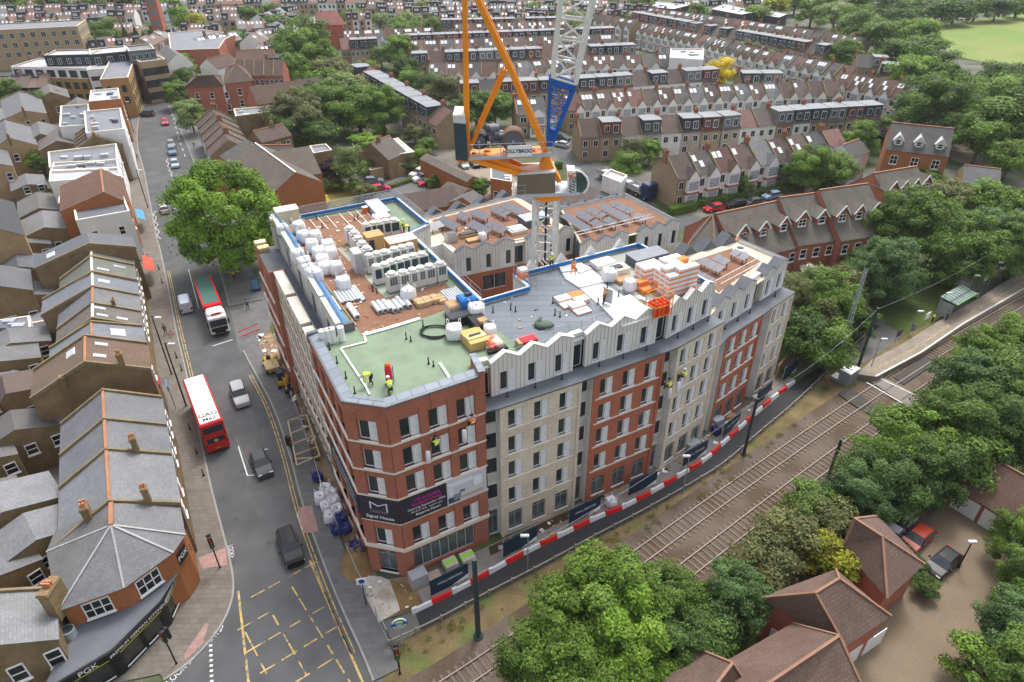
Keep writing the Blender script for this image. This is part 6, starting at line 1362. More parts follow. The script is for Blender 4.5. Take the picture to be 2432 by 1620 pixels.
# ================================================================ terraces, hipped houses, sheds
ORD=['first','second','third','fourth','fifth','sixth','seventh','eighth','ninth','tenth','eleventh','twelfth','thirteenth','fourteenth','fifteenth','sixteenth','seventeenth','eighteenth','nineteenth','twentieth','twenty first','twenty second','twenty third','twenty fourth','twenty fifth','twenty sixth']
DORM=mat('dormer_cladding',obj=True,rough=.6,var=.06,scale=1)
WGRID=mat('bay_glazing',(.16,.175,.19),.15,.3,3,spec=.5,pat='tile',pv=(.32,.5,3.4,.2))
FLATR=mat('flat_roof_grey',(.21,.22,.235),.6,.15,.3)
TW,TD,TE,TR=5.0,8.6,5.7,8.7
def _proto():
 P={}
 mb=MB();d,r=TD,TD/2
 mb.quad((0,0,0),(TW,0,0),(TW,0,TE),(0,0,TE));mb.quad((TW,d,0),(0,d,0),(0,d,TE),(TW,d,TE));mb.poly([(TW,0,0),(TW,d,0),(TW,d,TE),(TW,r,TR),(TW,0,TE)]);mb.poly([(0,d,0),(0,0,0),(0,0,TE),(0,r,TR),(0,d,TE)])
 P['wall']=mb.mesh('wall',STOCKO)
 mb=MB();a=[(0,-.25,TE-.1),(TW,-.25,TE-.1),(TW,r,TR+.06),(0,r,TR+.06)];b=[(TW,d+.2,TE-.1),(0,d+.2,TE-.1),(0,r,TR+.06),(TW,r,TR+.06)];mb.poly(a);mb.poly(b);P['roof']=mb.mesh('roof',TILE)
 mb=MB()
 for i,((y0,z0),(y1,z1_))in enumerate((((-.25,TE),(r,TR)),((r,TR),(d+.2,TE)))):
  v=[(-.12,y0,z0-.1),(.12,y0,z0-.1),(.12,y1,z1_-.1),(-.12,y1,z1_-.1)];mb.add(v+[(p[0],p[1],p[2]+.45)for p in v],[(0,1,5,4),(1,2,6,5),(2,3,7,6),(3,0,4,7),(4,5,6,7)])
 P['parapet']=mb.mesh('parapet',PARAP)
 mb=MB();x0,x1,yb=2.2,4.75,-.85;mb.box(x0,yb,0,x1,0,TE-.1,0,'b');xm=(x0+x1)/2
 mb.poly([(x0-.1,yb-.06,TE-.1),(x1+.1,yb-.06,TE-.1),(xm,yb-.06,TE+1.45)]);P['bay']=mb.mesh('bay',mat('bay_white',obj=True,rough=.8,var=.06,scale=1))
 mb=MB();y2=2.0
 for s in(-1,1):
  e=x0-.25 if s<0 else x1+.25;q=[(e,yb-.2,TE-.2),(xm,yb-.2,TE+1.55),(xm,y2,TE+1.55),(e,y2-2.2,TE-.2)];mb.poly(q if s>0 else q[::-1])
 P['bay_roof']=mb.mesh('bay_roof',TILE)
 mb=MB();mb.box(x0+.15,yb-.05,0,x1-.15,yb,1.7)
 P['bay_window']=mb.mesh('bay_window',WGRID)
 mb=MB();mb.box(x0-.3,yb-.25,2.75,x1+.2,0,3.0);P['porch_roof']=mb.mesh('porch_roof',mat('porch_tile',(.25,.09,.06),.85))
 mb=MB();mb.box(0,-.05,0,1.2,0,1.5,0);mb.box(.1,-.08,.1,.56,-.05,1.4,1);mb.box(.64,-.08,.1,1.1,-.05,1.4,1);P['window']=mb.mesh('window',[WHITEP,GLASSD])
 mb=MB();mb.box(-.45,-.7,0,.45,.7,.06);P['skylight']=mb.mesh('skylight',mat('bright_skylight',(.6,.63,.67),.15,.02,1,spec=.6))
 mb=MB();mb.box(.25,.35,TE+.25,TW-.25,r+.3,TR+.02,0,'b');P['dormer']=mb.mesh('dormer',DORM)
 mb=MB();mb.box(.1,.2,TR+.02,TW-.1,r+.5,TR+.16);P['dormer_roof']=mb.mesh('dormer_roof',FLATR)
 mb=MB();mb.box(0,0,0,1,4.2,2.9);mb.quad((-.05,-.1,2.9),(1.05,-.1,2.9),(1.05,4.2,3.6),(-.05,4.2,3.6));P['rear_wing']=None
 mb=MB();mb.box(-.35,-.5,-1.2,.35,.5,1.15);mb.box(-.42,-.57,.85,.42,.57,1.0);P['chimney']=mb.mesh('chimney',mat('stack_brick',(.26,.12,.075),.9,.2,1))
 mb=MB()
 for k in range(4):mb.tube((.0,-.36+k*.24,1.15),(.0,-.36+k*.24,1.5),.1,.09,6)
 P['chimney_pots']=mb.mesh('chimney_pots',POT)
 return P
TP=_proto()
ROOFC=[(.19,.125,.105),(.215,.13,.10),(.165,.125,.11),(.24,.12,.095),(.20,.185,.17),(.175,.14,.125),(.21,.14,.11),(.32,.16,.13),(.16,.155,.15),(.24,.245,.255)]
WALLB=[(.30,.225,.13),(.36,.28,.18),(.66,.65,.63),(.27,.19,.11),(.42,.36,.29),(.70,.69,.67)]
DORC=[(.045,.055,.07),(.04,.045,.055),(.16,.045,.04),(.05,.06,.075),(.2,.06,.05),(.17,.18,.2),(.055,.065,.08)]
SLOPE_A=math.atan2(TR-TE,TD/2)
def sky_m(x,t):return Matrix.Translation((x,lerp(0,TD/2,t),lerp(TE,TR,t)+.08))@Matrix.Rotation(SLOPE_A,4,'X')
def terrace(p0,p1,n,face,phrase,group,seed,bend=None,far=False,grnd=None,dorm=.8,hgt=1.0):
 r=random.Random(seed);zr=TR*hgt
 pts=[W2(*p0,zr)]+([W2(*q,zr)for q in bend]if bend else[])+[W2(*p1,zr)];L=sum(dist(pts[i],pts[i+1])for i in range(len(pts)-1))
 def at(s):
  for i in range(len(pts)-1):
   l=dist(pts[i],pts[i+1])
   if s<=l+1e-6 or i==len(pts)-2:return pts[i]+(pts[i+1]-pts[i])*(s/l)
   s-=l
 for i in range(n):
  a,b=at(L*i/n),at(L*(i+1)/n);d=b-a;ang=math.atan2(d.y,d.x);nin=Vector((-d.y,d.x)).normalized();o=a-nin*(TD/2)
  rc=r.choice(ROOFC);f=r.uniform(.52,.76);gm=sum(rc)/3;rc=tuple((c*.82+gm*.18)*f for c in rc)
  cname='grey' if rc[2]>.8*rc[0]else('red brown' if rc[0]>1.85*rc[2]else 'brown')
  wd=d.length
  if face=='F':
   wc=r.choice([(.8,.79,.77),(.84,.83,.81),(.68,.63,.56),(.78,.76,.73)])if 0<i<n-1 else(.3,.225,.14)
   t=thing('terraced_house',f'{cname} bay house, {ORD[i]} from left in {phrase}','house',(o.x,o.y,0),ang,group,(wd/TW,1,hgt))
   put('wall',TP['wall'],t,color=wc);ro=put('roof',TP['roof'],t,color=rc);by=put('bay',TP['bay'],t,color=(.84,.83,.81))
   put('bay_window',TP['bay_window'],by,loc=(0,0,.8));put('bay_window',TP['bay_window'],by,loc=(0,0,3.4));put('bay_roof',TP['bay_roof'],t,color=rc)
   if not far:
    put('porch_roof',TP['porch_roof'],t)
    put('window',TP['window'],t,loc=(.5,0,3.6));put('window',TP['window'],t,loc=(.5,0,.9))
   put('parapet',TP['parapet'],ro)
   for k in range(r.choice((0,1,2,2,3))):put('skylight',TP['skylight'],ro,M=sky_m(.8+k*1.15,.72 if k%2==0 or r.random()<.6 else.45))
  else:
   wc=r.choice(WALLB)if 0<i<n-1 else(.28,.2,.12);dc=r.choice(DORC);has=r.random()<dorm
   t=thing('terraced_house',f'{"dormered" if has else "plain"} house rear, {ORD[i]} from left in {phrase}','house',(o.x,o.y,0),ang,group,(wd/TW,1,hgt))
   put('wall',TP['wall'],t,color=wc);ro=put('roof',TP['roof'],t,color=rc);put('parapet',TP['parapet'],ro)
   put('window',TP['window'],t,loc=(.6,0,3.4));put('window',TP['window'],t,loc=(3.1,0,3.4))
   if not far:put('window',TP['window'],t,loc=(.6,0,.9))
   if has:
    dm=put('dormer',TP['dormer'],t,color=dc);put('dormer_roof',TP['dormer_roof'],dm)
    put('window',TP['window'],dm,loc=(.8,.35,TE+.85));put('window',TP['window'],dm,M=Matrix.Translation((2.9,.35,TE+.55))@Matrix.Diagonal((1.1,1,1.25,1)))
  if i%2==0:ch=put('chimney',TP['chimney'],t,loc=(0,TD/2+.3,TR));put('chimney_pots',TP['chimney_pots'],ch,kind='stuff')
TG='terraced houses beyond the building'
terrace((1583,372),(1990,305),9,'F','the nearest row on the right',TG,1,hgt=1.08)
terrace((1371,283),(2077,240),16,'B','the long row behind the nearest right row',TG,2,bend=[(1684,268),(1900,250)])
terrace((1338,225),(1990,192),18,'F','the long row level with the crane cab',TG,3,bend=[(1503,213),(1900,193)]);terrace((1222,234),(1290,231),1,'F','the short row behind the crane drum',TG,30)
terrace((2003,172),(2209,205),6,'F','the row beside the big dark trees',TG,4,hgt=1.1)
terrace((1089,192),(1695,158),14,'B','the row level with the blue jib foot',TG,5,bend=[(1371,180)]);terrace((1755,168),(1853,168),2,'B','the pair right of the yellow tree',TG,6)
terrace((1020,150),(1599,127),15,'F','the row behind the yellow tree',TG,7,bend=[(1224,148),(1380,133)])
terrace((975,123),(1503,102),14,'B','the dormer row above the crane machinery',TG,8)
terrace((972,96),(1458,81),14,'F','the row above the dormer row',TG,9,far=True)
terrace((960,81),(1455,63),16,'B','the sixth row from the crane',TG,10,far=True);terrace((807,92),(894,88),4,'B','the short row right of the tall trees',TG,11,far=True)
terrace((816,72),(1029,64),9,'F','the far row by the red roofed hall',TG,12,far=True);terrace((1080,57),(1350,49),11,'F','the seventh row behind the crane',TG,13,far=True)
terrace((1530,54),(2035,159),24,'F','the slanting white row on the right',TG,14,bend=[(1686,86),(1813,118)]);terrace((1653,52),(1978,106),16,'B','the slanting dormer row on the right',TG,15,far=True)
terrace((1545,18),(2056,90),25,'F','the slanting far row before the trees',TG,16,bend=[(1770,48)],far=True)
terrace((2035,129),(2107,132),2,'B','the pair by the trees at the field',TG,17,far=True);terrace((2095,146),(2161,152),1,'B','the lone place by the field trees',TG,18)
terrace((1515,27),(1650,51),6,'B','the short slanting dormer row',TG,19,far=True);terrace((1422,33),(1515,48),5,'F','the short slanting row by the jib',TG,20,far=True)
terrace((862,150),(1074,264),11,'B','the row running towards the crane',TG,21);terrace((504,258),(542,332),5,'B','the short street side row right of the road',TG,22,dorm=.2)
terrace((1047,45),(1344,39),12,'B','the eighth row behind the crane',TG,23,far=True)
mb=MB();cols=[mat(f'far_roof_{i}',c,.85,.15,.3)for i,c in enumerate(((.19,.13,.11),(.23,.135,.105),(.16,.125,.11),(.22,.215,.21)))]+[WHITE,mat('far_wall',(.36,.29,.2),.9),DARK,MATS['bright_skylight']]
fr_=random.Random(5)
def far_row(p0,p1,n):
 a0,b0=W2(*p0,8),W2(*p1,8)
 for i in range(n):
  a,b=lerp(a0,b0,i/n),lerp(a0,b0,(i+1)/n);L=dist(a,b);mb.T=frame(a,b)@Matrix.Translation((0,-4,0));k=fr_.randrange(4);wl_=4 if fr_.random()<.5 else 5;h=fr_.uniform(7.4,8.6)
  mb.quad((0,0,0),(L,0,0),(L,0,5.5),(0,0,5.5),wl_);mb.poly([(0,-.2,5.4),(L,-.2,5.4),(L,4,h),(0,4,h)],k);mb.poly([(L,8.2,5.4),(0,8.2,5.4),(0,4,h),(L,4,h)],k);mb.poly([(L,0,0),(L,8,0),(L,8,5.4),(L,4,h),(L,0,5.4)],wl_);mb.poly([(0,8,0),(0,0,0),(0,0,5.4),(0,4,h),(0,8,5.4)],wl_)
  if fr_.random()<.45:mb.box(.3,.4,5.7,L-.3,4.4,h,6);mb.box(.9,.36,6.3,1.9,.4,7.3,4);mb.box(L-2,.36,6.3,L-1,.4,7.3,4)
  else:
   for s in range(2):y=2.6;z=lerp(5.4,h,y/4);mb.poly([(1+s*1.5,y-.6,z-.3),(1.8+s*1.5,y-.6,z-.3),(1.8+s*1.5,y+.5,z+.45),(1+s*1.5,y+.5,z+.45)],7)
  mb.box(.7,-.06,3.2,1.7,0,4.6,6);mb.box(L-2,-.06,3.2,L-1,0,4.6,6);mb.box(.7,-.06,.8,1.7,0,2.2,6)
  if i%2:mb.box(-.4,3.5,7,.4,4.5,h+1.3,1)
for a,b,n in[((1044,33),(1290,27),14),((1026,24),(1300,20),15),((900,15),(1420,10),26),((850,4),(1470,0),28),((800,-8),(1560,-12),34),((820,30),(880,28),4),((1422,18),(1539,28),8),((1440,6),(1560,12),8),((0,48),(250,40),13),((100,62),(330,56),11),((0,30),(320,22),15),((430,58),(520,55),5),((440,34),(560,30),7),((430,20),(600,14),9),((0,14),(420,6),20),((560,50),(640,45),4),((580,74),(640,70),3),((0,0),(800,-8),36),((610,32),(690,10),6),((590,86),(690,30),8),((120,178),(0,180),5),((60,150),(150,128),6),((205,95),(330,84),6),((330,92),(395,60),4),((460,88),(560,74),4),((610,110),(690,100),4),((620,150),(660,120),3),((1600,2),(1840,-6),12)]:far_row(a,b,n)
mb.T=None;mb.build('distant_houses',cols,kind='stuff')['label']='mass of distant terraced roofs filling the top of the view'
# ---- ridge defined houses
def ridge_house(label,p0,p1,zr,ze,half,roofc,wallm=BRICK,wins=(),par=(0,0),rm=TILE,name='brick_house',chim=(),ridge=RIDGE,zb=None,back=None,sky=()):
 a,b=W2(*p0,zr),W2(*p1,zr);d=b-a;nin=Vector((-d.y,d.x)).normalized();o=a-nin*half;wins=wins(d.length)if callable(wins)else wins
 t=thing(name,label,'house',(o.x,o.y,0),math.atan2(d.y,d.x));gable_parts(t,d.length,half+(back or half),half,ze,zr,zb or ze,roofc,wallm,rm=rm,par=par,wins=wins,chim=chim,ridge=ridge,sky=sky);return t,d.length
RB=(.185,.12,.095);BRT=(.20,.165,.14)
fw2=lambda L,n,z=4.2,w_=1.0,h=1.5:[('f',L*(k+.5)/n-w_/2,z,w_,h)for k in range(n)]
ridge_house('red brick town terrace with white windows and stepped party walls',(592,207),(756,184),11,7.5,4.5,RB,wins=lambda L:fw2(L,7,5)+fw2(L,7,2),ridge=None)
for i in range(5):ridge_house(f'red brick town house, {ORD[i]} from the left behind the purple tree',(558+i*23,143),(581+i*23,142.4),11.5,8,4.5,RB,wins=lambda L:fw2(L,2,5.4)+fw2(L,2,2.4),par=(1,0),ridge=None)
def hip_house(label,cor,rg,ze,zr,roofc,wallm,name='brick_house',cat='house',wins=(),rm=TILE,hipm=mat('hip_tile',(.25,.14,.095),.85,.15,1),over=.35,doors=()):
 C=[W(*c,ze)for c in cor];Rg=[W(*q,zr)for q in rg];O=Vector((C[0].x,C[0].y,0));t=thing(name,label,cat,O)
 C=[c-O for c in C];Rg=[q-O for q in Rg]
 mb=MB()
 for f in((C[0],C[1],Rg[1],Rg[0]),(C[1],C[2],Rg[1]),(C[2],C[3],Rg[0],Rg[1]),(C[3],C[0],Rg[0])):mb.poly(list(f))
 for i,f in enumerate(mb.f):
  p=[Vector(mb.v[k])for k in f]
  if(p[1]-p[0]).cross(p[2]-p[0]).z<0:mb.f[i]=f[::-1]
 ro=mb.build('roof',rm,t);ro.color=(*[c*.72 for c in roofc],1)
 if hipm:
  for a,b in((C[0],Rg[0]),(C[3],Rg[0]),(C[1],Rg[1]),(C[2],Rg[1]),(Rg[0],Rg[1])):
   mb=MB();mb.bar(a+Vector((0,0,.03)),b+Vector((0,0,.05)),.2,.1);mb.build('hip_tiles',hipm,ro)
 P=[Vector((c.x,c.y))for c in C];ar=sum(P[i].x*P[(i+1)%4].y-P[(i+1)%4].x*P[i].y for i in range(4));P=P if ar>0 else P[::-1];P=offset_poly(P,over)
 mb=MB()
 for i in range(4):a,b=P[i],P[(i+1)%4];mb.quad((*a,0),(*b,0),(*b,ze),(*a,ze))
 mb.build('wall',wallm,t)
 for i,x,z,w_,h,m_,nm in doors:
  M=frame(P[i],P[(i+1)%4]);mb=MB();mb.T=M;mb.box(x,-.06,z,x+w_,0,z+h);mb.build(nm,m_,t)
 for i,x,z,w_,h in wins:window('sash',t,frame(P[i],P[(i+1)%4])@Matrix.Translation((x,-.03,z)),w_,h,0.0)
 return t
hip_house('large brown hipped brick villa right of the street bend',[(438,208),(532,206),(525,180),(455,182)],[(470,180),(508,178)],8,11,(.17,.12,.1),BRICK,wins=[(i,x,z,1.1,1.7)for i in(0,2)for x in(2,6,10)for z in(4.8,1.6)])
hip_house('pyramid roofed brick villa beside the hipped one',[(530,200),(602,192),(590,165),(535,166)],[(560,152),(562,152)],8.5,12.5,(.17,.125,.105),BRICK,wins=[(i,3,z,1.1,1.9)for i in(0,1,2,3)for z in(5,1.8)])
ridge_house('brown roofed house with white rooflights behind the pub',(560,120),(650,116),10,7,5,(.2,.12,.095),wins=lambda L:fw2(L,3));ridge_house('white gabled house by the red station doors',(490,140),(545,128),10,7.5,4,RB,wallm=WHITE)
hip_house('red roofed hall in the far distance',[(745,62),(822,58),(800,28),(750,30)],[(765,26),(795,25)],9,13,(.28,.1,.085),BRICK,hipm=None)
flat_block('bright red brick tower wing of the far hall',[(728,62),(750,62),(748,44),(732,45)],12,mat('vivid_brick',(.5,.12,.05),.9),ROOFG)
ridge_house('brown roofed brick hall right of the big plane tree',(640,362),(735,347),11,7.5,6.5,BRT,wallm=OBRICK,ridge=None);ridge_house('gabled brown roofed wing with white bargeboards by the plane tree',(606,340),(702,410),10.8,8,4.6,(.205,.17,.145),wallm=OBRICK,ridge=MATS['white_metal'])
ridge_house('dark roofed barn like building behind the plane tree',(520,372),(585,330),9,6,4.5,(.13,.125,.12),wallm=OBRICK,ridge=None)
ridge_house('flat fronted brown house with broad chimney by the trees',(600,312),(672,294),8,6,3,(.18,.125,.11),wallm=STOCK,chim=[(5,3,7.6,1.4,4)],wins=lambda L:fw2(L,3,3.6));ridge_house('brown roofed brick cottage under the trees',(590,345),(690,345),8,5.5,4.5,(.15,.12,.105),wallm=STOCK)
flat_block('grey flat roofed shop extension near the street terrace',[(560,280),(645,268),(640,255),(555,262)],7,STOCK,ROOFG);flat_block('white flat roofed garage by the birch',[(745,368),(790,360),(775,345),(735,350)],4,STOCK,ROOFG,wins=[])
ridge_house('brown gabled house with white roof sheets by the car park',(880,340),(925,322),7.5,4.5,4.5,(.21,.18,.155),wallm=STOCK,chim=[(2,4,7,1.4,2)]);flat_block('low building with white corrugated roof by the car park',[(908,372),(985,362),(945,328),(895,338)],4.6,STOCK,ROOFW,par=.1)
flat_block('stock brick garden wall and shed by the car park',[(878,404),(962,388),(958,376),(875,390)],2.6,MATS['yellow_stock'],STOCK,par=.0)
ridge_house('long brown roofed brick mews beside the car park',(1010,366),(1124,420),5.4,4.7,1.5,(.23,.19,.16),wallm=OBRICK,ridge=None);ridge_house('low brown roofed brick annexe in front of the mews',(1062,432),(1112,450),4.2,3.4,1.8,(.2,.165,.14),wallm=OBRICK,ridge=None)
ridge_house('long brown tiled roof just behind the solar roof',(945,464),(1078,441),5.6,3.5,4,(.155,.115,.1),wallm=OBRICK,ridge=None);ridge_house('grey ribbed roof building below the crane',(1098,470),(1125,452),6,4.5,3,(.2,.19,.18),wallm=OBRICK,ridge=None)
flat_block('red brick mews block behind the crane body',[(1165,428),(1215,436),(1215,388),(1165,390)],6,OBRICK,LEAD,wins=[(i,.5,2.5,1,1.4,2,'sash')for i in(0,1,2,3)]);ridge_house('brown tiled roof behind the crane mast',(1300,440),(1420,446),7.5,4.5,5.5,(.21,.17,.15),wallm=OBRICK,ridge=None)
# ---- gabled town houses right of the block
def dormer(t,x,L,y0,z0,w_,h,dep,roofc,mb_m=BRICK,white=False):
 mb=MB();mb.box(x-w_/2,y0,z0,x+w_/2,y0+dep,z0+h,0,'b');mb.poly([(x-w_/2,y0,z0+h),(x+w_/2,y0,z0+h),(x,y0,z0+h+w_*.6)]);o=mb.build('dormer',WHITE if white else mb_m,t)
 mb=MB();k=w_*.6
 for s in(-1,1):
  q=[(x+s*(w_/2+.25),y0-.25,z0+h-.25),(x,y0-.25,z0+h+k+.08),(x,y0+dep+1,z0+h+k+.08),(x+s*(w_/2+.25),y0+dep,z0+h-.25)];mb.poly(q if s>0 else q[::-1])
 r_=mb.build('dormer_roof',TILE,o);r_.color=(*roofc,1)
 mb=MB();mb.bar((x-w_/2-.25,y0-.27,z0+h-.22),(x,y0-.27,z0+h+k+.08),.14,.16);mb.bar((x+w_/2+.25,y0-.27,z0+h-.22),(x,y0-.27,z0+h+k+.08),.14,.16);mb.build('bargeboard',WHITEP,o)
 window('sash',o,Matrix.Translation((x-w_*.3,y0-.02,z0+h*.25)),w_*.6,h*.75,0.0)
TWN=(.195,.175,.15)
def town(label,p0,p1,zr,ze,half,nd,bigs=()):
 t,L=ridge_house(label,p0,p1,zr,ze,half,TWN,wallm=BRICK,ridge=RIDGE,wins=fw2(dist(W2(*p0,zr),W2(*p1,zr)),nd+1,ze-2.4,1.2,1.6)+[('r',3,3,1.2,1.5)])
 for k in range(nd):dormer(t,L*(k+.5)/nd,L,half*.36,ze+1.7,2.0 if k%3 else 2.4,1.6,3.6,TWN)
town('town house block with hip end nearest the building',(1700,508),(1845,478),10.3,5.2,7,3);town('middle town house block with solar panel on its roof',(1850,470),(1942,458),11,5.6,7,2);town('tallest middle town house block with paired dormers',(1945,452),(2062,436),11.8,6,7.4,3);town('far gabled town house block with row of four dormers',(2075,412),(2178,395),11,6,6,4)
hip_house('hipped end of the town house terrace behind the solar roof',[(1620,600),(1700,620),(1760,545),(1668,520)],[(1690,512),(1692,511)],5.6,10.2,TWN,BRICK)
ridge_house('gabled rear wing of the town houses beside the greenhouse',(1740,588),(1760,548),8.5,5.5,3,TWN,wallm=BRICK)
t,L=ridge_house('three storey brick house with three white round topped dormers',(2118,291),(2266,306),12.5,8.4,5.2,(.16,.15,.145),wallm=OBRICK,wins=lambda L:fw2(L,3,5.6,1.4,1.8)+fw2(L,3,1.6,1.8,1.8))
for k in range(3):dormer(t,L*(k+.5)/3,L,1.2,9.0,1.6,1.3,2.4,(.7,.7,.7),white=True)
ridge_house('cream cottage with slate roof near the right edge',(2290,392),(2378,402),7,4.8,4,(.2,.2,.21),wallm=mat('cream_render',(.5,.39,.2),.85),wins=lambda L:fw2(L,2,2));ridge_house('small white gabled house by the town houses',(2000,345),(2040,330),8,6,3,(.15,.145,.14),wallm=WHITE)
for p,q,l in(((1940,610),(2005,590),'near glazed veranda behind the town houses'),((1975,578),(2030,565),'far glazed veranda behind the town houses')):
 t,Q=flat_block(l,[p,(p[0]+65,p[1]-22),(q[0]-8,q[1]-28),(p[0]-5,p[1]-30)],2.8,WHITE,mat('polycarbonate',(.6,.6,.58),.4,.1,1,pat='tile',pv=(.7,30,.7,.06)),name='conservatory',par=.05)
hip_house('white octagonal conservatory behind the end roof',[(1905,650),(1940,655),(1945,638),(1900,632)],[(1920,628),(1924,628)],2.4,3.4,(.6,.58,.5),WHITE,name='conservatory',hipm=WHITEP)
flat_block('grey roofed garden shed among the trees',[(1978,668),(2018,656),(2010,640),(1980,645)],2.6,WHITE,mat('shed_roof',(.33,.31,.33),.6),name='garden_shed',par=.05)
flat_block('white scaffold wrapped house in the slanting rows',[(1590,140),(1670,145),(1672,118),(1592,118)],10,WHITE,ROOFW);flat_block('white garage with fence beside the blue lorry',[(1430,420),(1475,438),(1490,420),(1450,405)],3,WHITE,ROOFW,name='garage')
for q,z,l in(([(1690,22),(1760,35),(1800,28),(1720,10)],9,'dark shed with pale roof among the far trees'),([(1770,30),(1850,42),(1870,34),(1790,20)],8,'second pale roofed shed among the far trees'),([(1480,10),(1600,22),(1640,12),(1500,0)],7,'long grey industrial roof in the distance')):flat_block(l,q,z,DARK,ROOFW,name='warehouse',par=.1)
# ---- mews houses bottom right
RT_=(.215,.14,.112)
hip_house('small hipped red tiled house beside the parked cars',[(2197,1340),(2085,1225),(2001,1300),(2107,1422)],[(2096,1274),(2030,1232)],4.6,7.4,RT_,BRICK)
hip_house('middle hipped red tiled house with white garage doors',[(2008,1536),(2117,1463),(1985,1352),(1800,1420)],[(1936,1408),(1993,1374)],5,8.4,(.22,.145,.115),BRICK,doors=[(0,1,0,2.4,2.1,WHITEP,'garage_door'),(0,4,0,2.4,2.1,WHITEP,'garage_door'),(3,1,0,2.4,2.1,WHITEP,'garage_door')])
hip_house('large hipped red tiled house at the bottom edge',[(1882,1480),(1600,1640),(1800,1800),(2075,1690)],[(1993,1510),(1800,1640)],5,8.6,RT_,BRICK);hip_house('wide red tiled house cut off by the bottom edge',[(1660,1542),(1550,1640),(1660,1760),(1790,1650)],[(1740,1575),(1690,1640)],5,8.2,(.205,.135,.108),BRICK)
t=hip_house('garage block with white doors at the right edge',[(2256,1152),(2440,1262),(2520,1160),(2330,1065)],[(2380,1100),(2470,1150)],2.6,5.4,(.19,.115,.085),BRICK,name='garage_block')
M=frame(W2(2256,1152,2.6),W2(2440,1262,2.6))
for k in range(4):
 mb=MB();mb.T=M;mb.box(.7+k*2.75,.2,.05,3.1+k*2.75,.34,2.15);tag(mb.build('garage_door',WHITEP),f'white up and over garage door, {ORD[k]} from the left','garage door','white doors of the garage block')
 # ================================================================ trees
BARK=mat('bark',(.11,.085,.06),.9,.25,1.5)
def leaf_mesh(name,seed,n,leaf,lobes,kind='broad',tight=False):
 g=np.random.default_rng(seed)
 if kind=='hedge':
  c=g.uniform(-1,1,(n,3));ax=g.integers(0,3,n);c[np.arange(n),ax]=np.sign(g.uniform(-1,1,n));c[:,2]=np.abs(c[:,2]);nr=np.zeros((n,3));nr[np.arange(n),ax]=c[np.arange(n),ax];tint=g.uniform(.7,1.25,n);C=c+g.normal(0,.04,(n,3))
 elif kind=='cone':
  z=g.beta(1.2,1.9,n);a=g.uniform(0,6.283,n);tier=(np.floor(z*12)/12);rr=(1-z)*(.75+.35*(z*12%1));C=np.stack([rr*np.cos(a),rr*np.sin(a),z*2-1],1);nr=np.stack([np.cos(a),np.sin(a),np.full(n,.6)],1);tint=g.uniform(.6,1.3,n)
 else:
  k=lobes;d=g.normal(0,1,(k,3));d/=np.linalg.norm(d,axis=1)[:,None];d[:,2]=np.where((d[:,2]<-.6)&(g.random(k)<(.2 if tight else.7)),-d[:,2],d[:,2])
  big=1.55/math.sqrt(k);rad=g.uniform(.55,1.45,k)*big;lc=d*np.maximum(.25,g.uniform(.5,1.12,k)**.8-rad*.55)[:,None]
  if tight:lc=d*(g.uniform(.74,.9,k)-rad*.3)[:,None]
  lc[0]=0;rad[0]=.72 if tight else.55;w_=rad**2;w_[0]*=.3;li=g.choice(k,n,p=w_/w_.sum())
  v=g.normal(0,1,(n,3));v/=np.linalg.norm(v,axis=1)[:,None];v[:,2]=np.where((v[:,2]<-.2)&(g.random(n)<(0 if tight else.5)),-v[:,2],v[:,2])
  sh=1.08-np.abs(g.normal(0,.3,n));q=lc[li]+v*rad[li][:,None]
  wob=1+.35*np.sin(q[:,0]*17+q[:,1]*11+li)*np.sin(q[:,1]*15-q[:,2]*13+li*2)
  C=lc[li]+v*(rad[li]*sh*wob)[:,None]*np.array([1.1,1.1,.8]);nr=v*.7+lc[li]*.7
  lt=g.uniform(.72,1.28,k);tint=lt[li]*g.uniform(.62,1.38,n)
 nr=nr+g.normal(0,.45,(n,3));nr[:,2]+=.35;nr/=np.linalg.norm(nr,axis=1)[:,None]
 r1=g.normal(0,1,(n,3));u=np.cross(nr,r1);u/=np.linalg.norm(u,axis=1)[:,None];w2=np.cross(nr,u)
 s=leaf*g.uniform(.6,1.35,n)[:,None];u*=s;w2*=s*.75
 V=np.stack([C-u,C-w2+nr*s*.12,C+u,C+w2+nr*s*.12],1).reshape(-1,3)
 me=bpy.data.meshes.new(name);me.vertices.add(4*n);me.vertices.foreach_set('co',V.astype(np.float32).ravel());me.loops.add(4*n);me.loops.foreach_set('vertex_index',np.arange(4*n,dtype=np.int32));me.polygons.add(n);me.polygons.foreach_set('loop_start',np.arange(0,4*n,4,dtype=np.int32))
 try:me.polygons.foreach_set('loop_total',np.full(n,4,dtype=np.int32))
 except Exception:pass
 at=me.attributes.new('tint','FLOAT_COLOR','FACE');h=g.normal(0,.06,n);col=np.stack([tint*(1+h),tint,tint*(1-h*.5),np.ones(n)],1);at.data.foreach_set('color',col.astype(np.float32).ravel())
 me.materials.append(LEAF);me.update();me.validate();return me
CRN={'b':[leaf_mesh('crown',s,30000,.025,75)for s in(1,2)],'m':[leaf_mesh('crown',s,9000,.042,42)for s in(3,4,5,6)],'f':[leaf_mesh('crown',s,2600,.075,20)for s in(7,8,9)],'c':[leaf_mesh('crown',10,4000,.06,0,'cone')],'h':[leaf_mesh('foliage',11,5000,.05,0,'hedge')],'g':[leaf_mesh('crown',12,900,.11,10)],'p':[leaf_mesh('crown',15,46000,.021,120,'broad',True)]}
